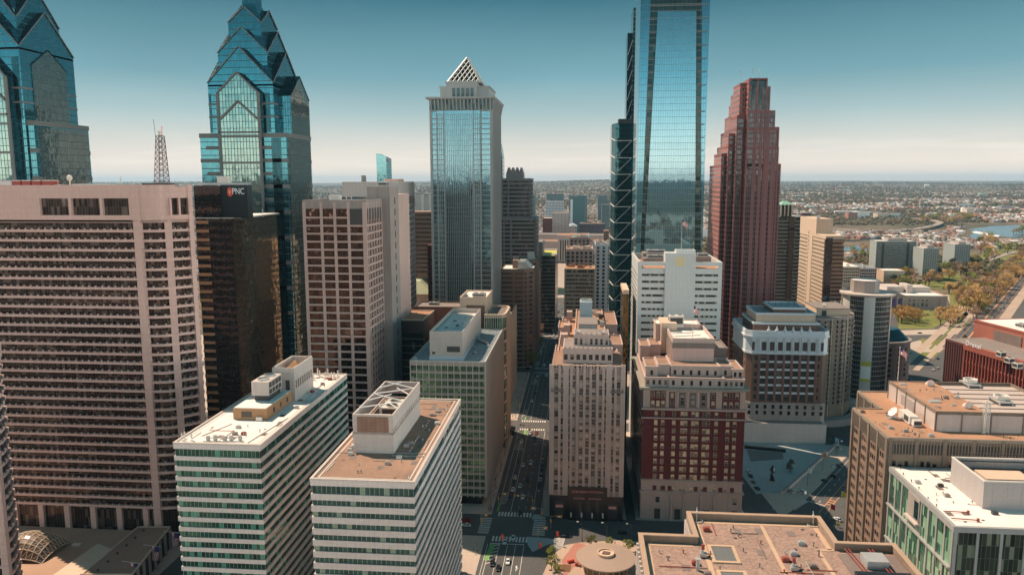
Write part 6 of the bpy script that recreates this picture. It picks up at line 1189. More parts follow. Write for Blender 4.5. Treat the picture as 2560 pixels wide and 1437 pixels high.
# sunken plant deck on the right wing
b = MB(); b.box(60.5, 73.4, 121, 174.2, zr, zr+.25); b.build('plant_deck', M['stone_dark'], t); o = t.children[-1]
for x in (64, 69.4): b = MB(); b.bar((x, 150, zr+.9), (x-1.5, 175.8, zr+.9), .09); b.bar((x+.8, 150, zr+.9), (x-.7, 175.8, zr+.9), .09); b.build('rail_track', M['rust'], o)
b = MB(); b.box(64.6, 69.4, 167, 171.5, zr+.3, zr+2.2); b.build('tank', M['metal'], o); b = MB(); b.box(60.8, 72.6, 162.5, 164, zr+.4, zr+1.4); b.build('pipe_rack', M['granite_black'], o)
for x in (61.8, 65.6, 71): b = MB(); b.box(x, x+.9, 156, 162, zr+.2, zr+1.2); b.build('brick_pier', M['orangebrick'], o)
hvac(o, (66.4, 155), (1, 0), 4, 4, zr+.3, 2.2, 2)

# ---- red brick block at the right edge
t = thing('brick_block', 'red brick block with vertical fins and pale rooftop lettering at the right edge', 'office block', (290, 540, 0))
ZT = 45; A = Vector(az(2364, 846, ZT)[:2]); B = Vector(az(2560, 905, ZT)[:2]); dv = (B-A).normalized(); nv = Vector((-dv.y, dv.x)); Bf = A+dv*150
P = [tuple(A), tuple(Bf), tuple(Bf+nv*55), tuple(A+nv*55)]
M['finbrick'] = surf('red_fin', (.36, .10, .07), .75, .12, .06, .1)
MB().prism(P, 0, ZT).build('wall', surf('deep_red_wall', (.14, .045, .04), .8, .15, .06, .1), t); L1 = (Vector(az(2417, 861, ZT)[:2])-A).length
for k in range(34): u = L1+1+3.0*k; piers(t, P[0], P[1], [u], .7, 1.4, 0, ZT-2.6, M['finbrick'], 'fin')
for k in range(4):
    b = MB(); zf = 6+k*9; c0 = A+dv*(L1+75)-nv*.8
    for i in range(34): b.obox(A+dv*(L1+2.5+3.0*i)-nv*.35, dv, 1.2, .7, zf, zf+1.2)
    b.build('brick_block_row', M['finbrick'], t)
piers(t, P[0], P[1], [k*2.4+1 for k in range(int(L1/2.4))], .6, .5, 0, ZT-1, surf('shadow_fin', (.10, .04, .045), .8), 'shadow_fin')  # left fins darkened: the neighbour's shadow is put into the colour
b = MB(); b.obox(A+dv*(L1+75)-nv*.2, dv, 150, 3.0, ZT-3.2, ZT+.6); b.build('roof_fascia', M['finbrick'], t); roofpl(t, P, ZT+.1, M['roof_grey'], .6)
c0 = A+dv*(L1+10); text('Drexel', 5.2, (c0.x-nv.x*1.9, c0.y-nv.y*1.9, ZT+1.8), (dv.x, dv.y), M['signwhite'], t, 'roof_lettering', .12)
q0 = Vector(az(2436, 800, ZT+11)[:2]); MB().prism([tuple(q0), tuple(q0+dv*120), tuple(q0+dv*120+nv*60), tuple(q0+nv*60)], 0, ZT+11).build('upper_block', surf('upper_brick', (.40, .14, .10), .75, .1, .06, .1), t); o = t.children[-1]; b = MB(); b.obox(q0+dv*34-nv*.2, dv, 26, .6, ZT, ZT+7.5); b.build('dark_panel', M['stone_dark'], o)
b = MB(); Q = [tuple(q0), tuple(q0+dv*120), tuple(q0+dv*120+nv*60), tuple(q0+nv*60)]; b.prism(offset(Q, -.8), ZT+10.8, ZT+11.2); b.build('white_roof', M['roof_white'], o); b = MB(); b.ring(offset(Q, .3), offset(Q, -.8), ZT+10, ZT+11.6); b.build('coping', M['finbrick'], o)
for k in range(6): c_ = q0+dv*(30+9*k)+nv*14; hvac(o, (c_.x, c_.y), (dv.x, dv.y), 7, 6, ZT+11.2, 2.2, 2)
for px, py in ((2503, 882), (2524, 897), (2544, 910)): p = az(px, py, ZT+3); hvac(t, (p[0], p[1]), (dv.x, dv.y), 4.4, 4, ZT+.2, 3.6, 1, M['pale'])
# ---- rounded beaux-arts corner block below the round tower
t = thing('office_block', 'dark stone block with curved green glass attic behind the round tower', 'office block', (262, 640, 0))
p = az(2285, 960, 0); c = (p[0]-22, p[1]+24); P = [(c[0]+26*math.cos(a), c[1]+20*math.sin(a)) for a in [2*math.pi*k/20 for k in range(20)]]; z1 = zz(2260, 862, p[1]); MB().prism(P, 0, z1).build('wall', M['tanpanel'] if False else M['stone_dark'], t)
for i in range(20):
    windows(t, M['w_dark'], P[i], P[(i+1) % 20], [elen(P, i)/2], [4+4.2*k for k in range(max(1, int(z1/4.2)-1))], 2.4, 2.6)
b = MB(); b.prism(offset(P, 1), z1-.4, z1+.8, True, True); b.build('cornice', M['conc_dirty'], t); b = MB(); b.prism(offset(P, -1), z1+.8, z1+9, True, False, offset(P, -9)); b.build('glass_attic', M['g_deep'], t)

# ================================================================== visitor pavilion
t = thing('round_pavilion', 'round saucer roofed pavilion with glazed wall in the corner plaza', 'pavilion', (11, 298, 0))
c = (11.2, 298); b = MB(); b.lathe(c, [(8.6, 5.0), (12.3, 6.0), (12.3, 6.5), (4.4, 7.4), (0, 7.5)], 56); b.build('saucer_roof', surf('pale_sheet_roof', (.36, .26, .21), .6, .06, .1, .0), t, False)
b = MB(); b.lathe(c, [(3.5, 7.2), (3.5, 8.5), (3.1, 8.5), (3.1, 8.0), (0, 8.0)], 32); b.build('roof_drum', M['conc_tan'], t); o = t.children[-1]; b = MB(); b.prism([(c[0]-1.6, c[1]-.9), (c[0]+1.2, c[1]-1.2), (c[0]+1.9, c[1]+.8), (c[0]-1.0, c[1]+1.4)], 8.0, 8.35); b.build('roof_plant', M['brick_brown'], o)
b = MB(); b.lathe(c, [(8.8, .2), (8.8, 5.2)], 40); b.build('glazed_wall', plain('pavilion_glass', (.13, .115, .06), .15, .4), t); b = MB(); b.lathe(c, [(9.1, .2), (9.1, 1.0), (8.7, 1.0)], 40); b.build('base_wall', M['conc_tan'], t)
for k in range(20): a = 2*math.pi*k/20; b = MB(); b.tube((c[0]+9*math.cos(a), c[1]+9*math.sin(a), .2), (c[0]+9*math.cos(a), c[1]+9*math.sin(a), 5.2), .14, n=6); b.build('column', M['conc_tan'], t)
# ================================================================== ground and streets
def sheet(name, polys, z, mat, h=0): 
    b = MB()
    for p in polys:
        if h: b.prism(p, z-h, z)
        else: b.face([(x, y, z) for x, y in p])
    o = b.build(name, mat); return struct(o)
M['asphalt'] = surf('asphalt', (.085, .083, .083), .9, .3, .05, 0, fine=.3)
M['walk'] = surf('sidewalk', (.46, .37, .31), .9, .2, .05, 0, (3, 3, .08, .08), jdark=.85)
M['plaza'] = surf('plaza_paving', (.44, .32, .25), .9, .15, .05, 0, (2, 2, .08, .08), jdark=.85)
M['plaza_red'] = surf('red_paving', (.40, .17, .13), .9, .15, .05, 0)
M['plaza_blue'] = surf('pale_paving', (.36, .38, .38), .9, .15, .05, 0, (2.5, 2.5, .1, .1), jdark=.85)
M['paint'] = surf('road_paint', (.62, .58, .54), .8, .25, .2, 0, fine=.3); M['paint_y'] = surf('road_paint_orange', (.55, .24, .10), .8, .2, .2, 0); M['paint_g'] = surf('road_paint_green', (.15, .34, .10), .8, .2, .2, 0)
M['lawn'] = surf('lawn', (.13, .15, .03), .95, .35, .03, 0, fine=.3, col2=(.20, .19, .045)); M['bed'] = surf('flower_bed', (.16, .085, .04), .95, .3, .1, 0)
# terrain: flat city floor, rising gently into far wooded hills
def scr(x, y):
    v = Vector((x, y, 0))-O; wv = v.dot(fw); return (CX+F*v.dot(rt)/wv, CY-F*v.dot(up)/wv) if wv > 1 else (-9, -9)
def hills(x, y):
    d = math.hypot(x, y); 
    if d < 3500: return -0.3
    k = min(1, (d-3500)/9000); k = k*k*(3-2*k); a = math.atan2(x, y)
    return -0.3+k*(98+30*math.sin(a*9+1.3)+16*math.sin(a*23)+12*math.sin(d/1700+a*14)+7*math.sin(d/640+a*31)+min(1, max(0, (d-9000)/12000))*55)
b = MB(); rr = [0, 900, 1800, 2700, 3500, 4300, 5200, 6200, 7300, 8500, 9800, 11200, 12800, 14600, 17000, 20000, 24000, 29000, 36000]; na = 144; idx = {}
for i, r in enumerate(rr):
    for k in range(na):
        a = 2*math.pi*k/na; x, y = r*math.sin(a), r*math.cos(a); idx[i, k] = len(b.v); b.v.append((x, y, hills(x, y)))
        if i == 0: break
for i in range(len(rr)-1):
    for k in range(na):
        k2 = (k+1) % na
        f = (idx[0, 0], idx[1, k2], idx[1, k]) if i == 0 else (idx[i, k], idx[i, k2], idx[i+1, k2], idx[i+1, k]); b.f.append(f); b.mi.append(0); b.uv += [(b.v[j][0], b.v[j][1]) for j in f]
ma, tt, bs = newmat('city_ground'); tco = nd(tt, 'ShaderNodeTexCoord'); n1 = noise(tt, tco.outputs['Object'], .0011, 5, .6); n2 = noise(tt, tco.outputs['Object'], .018, 4, .7); r1 = nd(tt, 'ShaderNodeValToRGB'); stops(r1.color_ramp, [(.40, (.21, .16, .13)), (.52, (.15, .115, .075)), (.66, (.075, .07, .03))]); lk(tt, n1.outputs[0], r1.inputs[0]); r2 = nd(tt, 'ShaderNodeValToRGB'); stops(r2.color_ramp, [(.38, (.45, .45, .45)), (.6, (1.25, 1.2, 1.1))]); lk(tt, n2.outputs[0], r2.inputs[0]); mm = nd(tt, 'ShaderNodeMix', data_type='RGBA', blend_type='MULTIPLY'); mm.inputs[0].default_value = 1; lk(tt, r1.outputs[0], mm.inputs[6]); lk(tt, r2.outputs[0], mm.inputs[7]); lk(tt, mm.outputs[2], bs.inputs['Base Color']); bs.inputs['Roughness'].default_value = .95
struct(b.build('ground', ma, None, True))
sheet('road', [[(-420, -60), (420, -60), (700, 1050), (-420, 1050)]], 0, M['asphalt'])
ST = [(178, 192), (327, 346), (479, 493), (628, 640), (767, 779), (905, 918)]    # cross streets
def blocks(x0, x1, y0, y1): return [rect(x0, x1, y0, y1)]
KY = [(-40, 176), (194, 325), (348, 477), (495, 626), (642, 765), (781, 903), (920, 1045)]
bl = []
for (y0, y1) in KY: bl += [rect(-170+28, -42.2, y0, y1), rect(-400, -172, y0, y1)]
for (y0, y1) in KY[2:]: bl.append(rect(-18.6, 22.5, y0, y1))
for (y0, y1) in KY[3:]: bl.append(rect(27.5, 82, y0, y1))
bl += [rect(27.0, 80, 348, 477), rect(-18.6, 79, -40, 176)]
sheet('pavement', bl, .15, M['walk'], .15)
# corner plaza with the pavilion, and the sunlit sidewalk strips
sheet('plaza', [[(-16.5, 194), (79, 194), (79, 325), (18, 326), (0.6, 322.5), (-6, 319.5), (-12, 308), (-15, 290)]], .15, M['plaza'], .15)
sheet('red_plaza', [[(-1.5, 322), (1.5, 321.6), (8, 316), (10, 312), (-2, 300), (-6, 290), (-7, 306)]], .17, M['plaza_red'])
sheet('planting_bed', [[(-8.6, 296), (-3.4, 296), (-3.0, 302), (-8.4, 302)]], .19, M['bed'])
sheet('traffic_island', [[(-22.6, 318.5), (-23.4, 326), (-14, 325.4), (-9.2, 323.4), (-14.5, 318.6), (-20, 312)], [(-22.6, 344.6), (-22, 349.6), (-16, 349.6), (-16, 345)]], .15, M['plaza_blue'], .15)
dv = Vector((.536, .844)); nv = Vector((.844, -.536))   # diagonal parkway: along, right-hand normal
def pk(s, o): p = Vector((112.9, 377.9))+dv*s+nv*o; return (p.x, p.y)
sheet('plaza_sunken', [[(91, 384), (104, 387), (156, 463.5), (99, 463.5), (88, 420)]], .15, M['plaza_blue'], .15)
sheet('pavement_diagonal', [[(93.9, 383.7), (96.1, 361), (100, 360), (112.2, 375.4), (166, 459), (156.6, 464.6)]], .13, M['walk'], .13)
sheet('parkway_median_paint', [[pk(-10, 10.3), pk(240, 10.3), pk(240, 10.7), pk(-10, 10.7)], [pk(-10, 13.2), pk(240, 13.2), pk(240, 13.6), pk(-10, 13.6)]]+[[pk(s, 10.7), pk(s+1, 10.7), pk(s+1, 13.2), pk(s, 13.2)] for s in (2, 5, 8, 32, 35, 38)], .012, M['paint_y'])
sheet('parkway_lane_paint', [[pk(0, o), pk(240, o), pk(240, o+.25), pk(0, o+.25)] for o in (0, 3.4)]+[[pk(s, 7), pk(s+3, 7), pk(s+3, 7.25), pk(s, 7.25)] for s in range(2, 200, 9)]+[[pk(0, 0), pk(.6, 0), pk(.6, 10.3), pk(0, 10.3)]], .012, M['paint'])
sheet('parkway_crosswalk', [[pk(-14+k*1.3, -3+k*.15), pk(-13.3+k*1.3, -3+k*.15), pk(-13.3+k*1.3, .5+k*.2), pk(-14+k*1.3, .5+k*.2)] for k in range(11)]+[[(95+k*1.1, 366), (95.6+k*1.1, 366), (96.8+k*1.1, 372), (96.2+k*1.1, 372)] for k in range(5)], .014, M['paint'])
# boulevard markings
pw = []; 
def ln(x0, x1, y0, y1): pw.append(rect(x0, x1, y0, y1))
def xwalk(y0, y1, x0=-38.6, x1=-23.4, n=11):
    for k in range(n): u = x0+(x1-x0)*k/(n-1); pw.append(rect(u-.42, u+.42, y0, y1))
for y0, y1 in ((320.6, 325.6), (346.6, 351.4), (475.4, 478.6), (492.4, 496), (624, 627), (639, 642), (764, 767), (779, 782)): xwalk(y0, y1)
for k in range(9): u = 328.5+k*1.9; pw.append(rect(-46.5, -41.4, u-.4, u+.4)); pw.append(rect(-21.4, -15.6, u-.4, u+.4))
for k in range(10): pw.append([(-15.2+k*.75, 322.6-k*.9), (-6-k*.1, 327.2-k*1.05), (-6-k*.1, 327.8-k*1.05), (-15.2+k*.75, 323.2-k*.9)])
for x in (-39.4, -40.6): ln(x, x+.22, 200, 318)
for x in (-35.2, -31.5, -27.9, -24.2): ln(x-.1, x+.1, 200, 318.4)
ln(-39.4, -24.2, 318.2, 318.8)
for k in range(6): pw.append([(-39.2, 300+k*3), (-35.4, 302.2+k*3), (-35.4, 302.8+k*3), (-39.2, 300.6+k*3)])
for (y0, y1) in ((352, 474), (497, 623), (643, 763), (783, 900)):
    ln(-22.5, -22.3, y0, y1); ln(-39.7, -39.5, y0, y1); ln(-36.6, -36.4, y0+12, y1-14); ln(-33.4, -33.2, y0, y1)
    for u in range(int(y0)+4, int(y1)-4, 9): ln(-29.8, -29.65, u, u+3); ln(-26.2, -26.05, u, u+3)
    for k in range(7): pw.append([(-39.4, y0+8+k*2.2), (-36.6, y0+9.6+k*2.2), (-36.6, y0+10.1+k*2.2), (-39.4, y0+8.5+k*2.2)]); pw.append([(-39.6+k*.25, y1-34+k*2.6), (-33.4-k*.45, y1-36+k*2.6), (-33.4-k*.45, y1-35.4+k*2.6), (-39.6+k*.25, y1-33.4+k*2.6)])
    pw.append([(-39.6, y1-16), (-37.8, y1-10), (-37.5, y1-10), (-39.3, y1-16)])
for a in ((-25.9, 298), ): pw.append([(a[0]-.15, a[1]-3), (a[0]+.15, a[1]-3), (a[0]+.15, a[1]), (a[0]+.6, a[1]), (a[0], a[1]+2), (a[0]-.6, a[1]), (a[0]-.15, a[1])]); pw.append([(a[0]+.15, a[1]-1.6), (a[0]+.9, a[1]-1.0), (a[0]+.9, a[1]-.6), (a[0]+.15, a[1]-1.0)])
sheet('road_markings', pw, .012, M['paint'])
sheet('cycle_lane_paint', [[(-40.3, 303), (-38.5, 303), (-36.9, 318), (-39.2, 318)], [(-40.4, 352), (-39.4, 352), (-38.9, 362), (-39.9, 362)], rect(-37.6, -36.6, 497, 503), rect(-38.2, -37, 642, 650), rect(-36, -34, 466, 475)], .016, M['paint_g'])
# parkway lawns and circle far right
def G(*pts): return [az(x, y, 0)[:2] for x, y in pts]
sheet('lawn', [G((2240, 775), (2330, 770), (2372, 800), (2330, 822), (2246, 822)), G((2395, 805), (2425, 800), (2430, 812), (2400, 818)), G((2302, 845), (2360, 852), (2355, 862), (2305, 860)), G((2372, 725), (2445, 722), (2440, 760), (2375, 765)), G((2300, 690), (2420, 680), (2430, 715), (2300, 725)), G((2440, 640), (2560, 600), (2560, 640), (2470, 660)), G((2400, 640), (2440, 630), (2450, 650)), G((2280, 880), (2362, 880), (2362, 900), (2300, 890)), G((2220, 690), (2300, 700), (2290, 720), (2230, 712))], .05, M['lawn'])
sheet('path', [G((2210, 755), (2400, 770), (2430, 790), (2400, 835), (2215, 838), (2240, 826), (2380, 822), (2395, 800), (2330, 766), (2215, 770)), G((2230, 868), (2364, 905), (2364, 870), (2300, 850)), G((2365, 735), (2440, 760), (2470, 800), (2440, 840), (2390, 800))], .04, M['walk'])
sheet('boulevard_far', [[(-41, 1045), (-19, 1045), (-19, 1490), (-41, 1490)]], .06, surf('bridge_deck', (.40, .32, .27), .9, .15, .03, 0))
sheet('boulevard_far_walk', [[(-47, 1045), (-41, 1045), (-41, 1490), (-47, 1490)], [(-19, 1045), (-13, 1045), (-13, 1490), (-19, 1490)]], .2, M['plaza'], .2)
sheet('parkway_far', [[pk(200, -2), pk(1500, -2), pk(1500, 22), pk(200, 22)]], .06, M['asphalt'])
sheet('parkway_far_paint', [[pk(420, 9.4), pk(1200, 9.4), pk(1200, 11.2), pk(420, 11.2)]]+[[pk(420, o), pk(1200, o), pk(1200, o+.4), pk(420, o+.4)] for o in (-1.5, 3.5, 16, 21)], .075, M['paint_y']); sheet('cycle_path', [[pk(430, -13), pk(640, -13), pk(640, -10.6), pk(430, -10.6)]], .07, M['lawn'])
sheet('parkway_sidewalk', [[pk(330, -22), pk(1300, -22), pk(1300, -15), pk(330, -15)], [pk(330, -9), pk(1300, -9), pk(1300, -4), pk(330, -4)], [pk(330, 23), pk(1300, 23), pk(1300, 34), pk(330, 34)]], .06, M['plaza'])
# river, weir and expressway
wm, tt, bs = newmat('river_water'); bs.inputs['Base Color'].default_value = (.05, .14, .20, 1); bs.inputs['Roughness'].default_value = .18; bs.inputs['Metallic'].default_value = .35
tco = nd(tt, 'ShaderNodeTexCoord'); n1 = noise(tt, tco.outputs['Object'], .05, 3); bp = nd(tt, 'ShaderNodeBump'); bp.inputs['Strength'].default_value = .3; bp.inputs['Distance'].default_value = 2; lk(tt, n1.outputs[0], bp.inputs['Height']); lk(tt, bp.outputs[0], bs.inputs['Normal'])
sheet('river', [G((2420, 573), (2480, 565), (2560, 562), (2700, 560), (2700, 592), (2540, 596), (2490, 588), (2440, 580)), G((2424, 588), (2436, 582), (2488, 592), (2470, 600), (2425, 600)), G((2050, 622), (2110, 618), (2180, 610), (2230, 600), (2235, 606), (2180, 622), (2112, 632), (2050, 640))], .1, wm)
sheet('weir', [G((2428, 580), (2440, 578), (2500, 589), (2494, 593), (2436, 583))], .16, M['signwhite'])
M['hw'] = surf('highway', (.34, .27, .23), .9, .15, .02, 0)
def ribbon(name, pts, w_, z, mat, th=1.2):
    b = MB(); P = [Vector(p) for p in pts]; L, R = [], []
    for i, p in enumerate(P): d = (P[min(i+1, len(P)-1)]-P[max(i-1, 0)]).normalized(); n = Vector((-d.y, d.x)); L.append(p+n*w_/2); R.append(p-n*w_/2)
    for i in range(len(P)-1):
        b.face([(*R[i], z), (*R[i+1], z), (*L[i+1], z), (*L[i], z)][::-1] if False else [(*L[i], z), (*R[i], z), (*R[i+1], z), (*L[i+1], z)]); 
        for S_ in (L, R): b.face([(*S_[i], z-th), (*S_[i+1], z-th), (*S_[i+1], z+.8), (*S_[i], z+.8)])
    return struct(b.build(name, mat))
ribbon('expressway', [az(x, y, 9)[:2] for x, y in ((2085, 571), (2150, 577), (2220, 578), (2290, 572), (2340, 562), (2352, 556), (2330, 550), (2285, 545))], 22, 9, M['hw'])
ribbon('expressway_ramp', [az(x, y, 5)[:2] for x, y in ((2220, 585), (2300, 588), (2400, 592), (2440, 600), (2480, 615))], 16, 5, M['hw'])
ribbon('riverside_drive', [az(x, y, 1)[:2] for x, y in ((2050, 600), (2120, 602), (2200, 596), (2250, 590), (2330, 582), (2400, 575), (2410, 566), (2390, 560))], 20, 1, M['asphalt'])
ribbon('park_drive', [az(x, y, .5)[:2] for x, y in ((2440, 600), (2475, 622), (2482, 640), (2460, 655), (2500, 640), (2540, 628))], 16, .5, M['hw'])
ribbon('railway_yard', [az(x, y, 1)[:2] for x, y in ((1990, 590), (2060, 592), (2140, 585))], 60, 1, M['roof_grey'])

# ================================================================== cars
PAINT = {'black': (.012, .012, .014), 'silver': (.58, .58, .58), 'white': (.82, .81, .79), 'dark blue': (.02, .04, .09), 'grey': (.16, .16, .16), 'red': (.35, .03, .03)}
PM = {k: plain('car_paint_'+k.replace(' ', '_'), v, .25, .2) for k, v in PAINT.items()}; TY = plain('tyre', (.02, .02, .02), .9); CG = plain('car_glass', (.03, .04, .05), .08, .5); HL = plain('headlamp', (.8, .8, .75), .2); TL = plain('tail_lamp', (.5, .02, .02), .3)
def loft(b, secs):
    for a, c in zip(secs, secs[1:]):
        n = len(a)
        for i in range(n): b.face([a[i], a[(i+1) % n], c[(i+1) % n], c[i]])
    b.face(secs[0][::-1]); b.face(secs[-1])
def car_meshes(kind):
    Lh, Wd, Hb, Hr = (2.3, .9, .95, 1.48) if kind == 'car' else (2.5, .98, 1.1, 1.85); b = MB()
    def sec(y, w_, zb_, zt_): return [(-w_*.92, y, zb_), (w_*.92, y, zb_), (w_, y, zb_+.25), (w_*.96, y, zt_-.08), (w_*.8, y, zt_), (-w_*.8, y, zt_), (-w_*.96, y, zt_-.08), (-w_, y, zb_+.25)]
    loft(b, [sec(-Lh, Wd*.88, .38, Hb*.82), sec(-Lh+.25, Wd, .28, Hb*.94), sec(-Lh*.4, Wd, .25, Hb), sec(Lh*.35, Wd, .25, Hb), sec(Lh*.75, Wd*.98, .26, Hb*.9), sec(Lh-.12, Wd*.93, .32, Hb*.76), sec(Lh, Wd*.8, .4, Hb*.62)]); body = b
    g = MB(); y0, y1, y2, y3 = (-Lh*.82, -Lh*.55, Lh*.12, Lh*.42) if kind == 'car' else (-Lh*.93, -Lh*.84, Lh*.18, Lh*.45)
    lo_ = [(-Wd*.84, y0, Hb-.03), (Wd*.84, y0, Hb-.03), (Wd*.84, y3, Hb-.03), (-Wd*.84, y3, Hb-.03)]; hi_ = [(-Wd*.68, y1, Hr-.06), (Wd*.68, y1, Hr-.06), (Wd*.68, y2, Hr-.06), (-Wd*.68, y2, Hr-.06)]
    for i in range(4): g.face([lo_[i], lo_[(i+1) % 4], hi_[(i+1) % 4], hi_[i]])
    g.face(hi_)
    r = MB(); r.prism([(-Wd*.7, y1-.02), (Wd*.7, y1-.02), (Wd*.7, y2+.02), (-Wd*.7, y2+.02)], Hr-.08, Hr, True, True, [(-Wd*.62, y1+.08), (Wd*.62, y1+.08), (Wd*.62, y2-.08), (-Wd*.62, y2-.08)])
    for sx in (-1, 1):
        for (ya, yb_) in ((y0, y1), (y3, y2), (-.1, -.1)): r.bar((sx*Wd*.84, ya, Hb-.03), (sx*Wd*.68, yb_, Hr-.05), .045)
    wl = MB(); wl.tube((-.11, 0, 0), (.11, 0, 0), .33, n=14)
    return body, g, r, wl, Lh, Wd
def mk(b, name, mat):
    me = bpy.data.meshes.new(name); me.from_pydata([tuple(p) for p in b.v], [], b.f); me.materials.append(mat); return me
CMS = {}
for kd in ('car', 'van'):
    bd, g, r, wl, Lh, Wd = car_meshes(kd); hl = MB(); hl.box(-.22, .22, -.05, .05, -.09, .09)
    CMS[kd] = dict(g=mk(g, 'windows', CG), wl=mk(wl, 'wheel', TY), hl=mk(hl, 'headlight', HL), tl=mk(hl, 'tail_light', TL), L=Lh, W=Wd, body={c: mk(bd, 'body', PM[c]) for c in PM}, roof={c: mk(r, 'roof', PM[c]) for c in PM})
def car(kd, colr, x, y, ang, label, grp):
    c = CMS[kd]; o = thing('van' if kd == 'van' else 'car', label, 'van' if kd == 'van' else 'car', (x, y, .02), grp); o.rotation_euler = (0, 0, ang)
    def ad(nm, me, loc=(0, 0, 0)): q = bpy.data.objects.new(nm, me); COL.objects.link(q); q.parent = o; q.location = loc
    ad('body', c['body'][colr]); ad('windows', c['g']); ad('roof', c['roof'][colr])
    for sx in (-1, 1):
        for sy in (-.58, .6): ad('wheel', c['wl'], (sx*(c['W']-.1), sy*c['L'], .33))
        ad('headlight', c['hl'], (sx*c['W']*.62, c['L']-.06, .68)); ad('tail_light', c['tl'], (sx*c['W']*.66, -c['L']+.03, .75))
    return o
PI = math.pi
def gp(px, py): return az(px, py, .3)[:2]
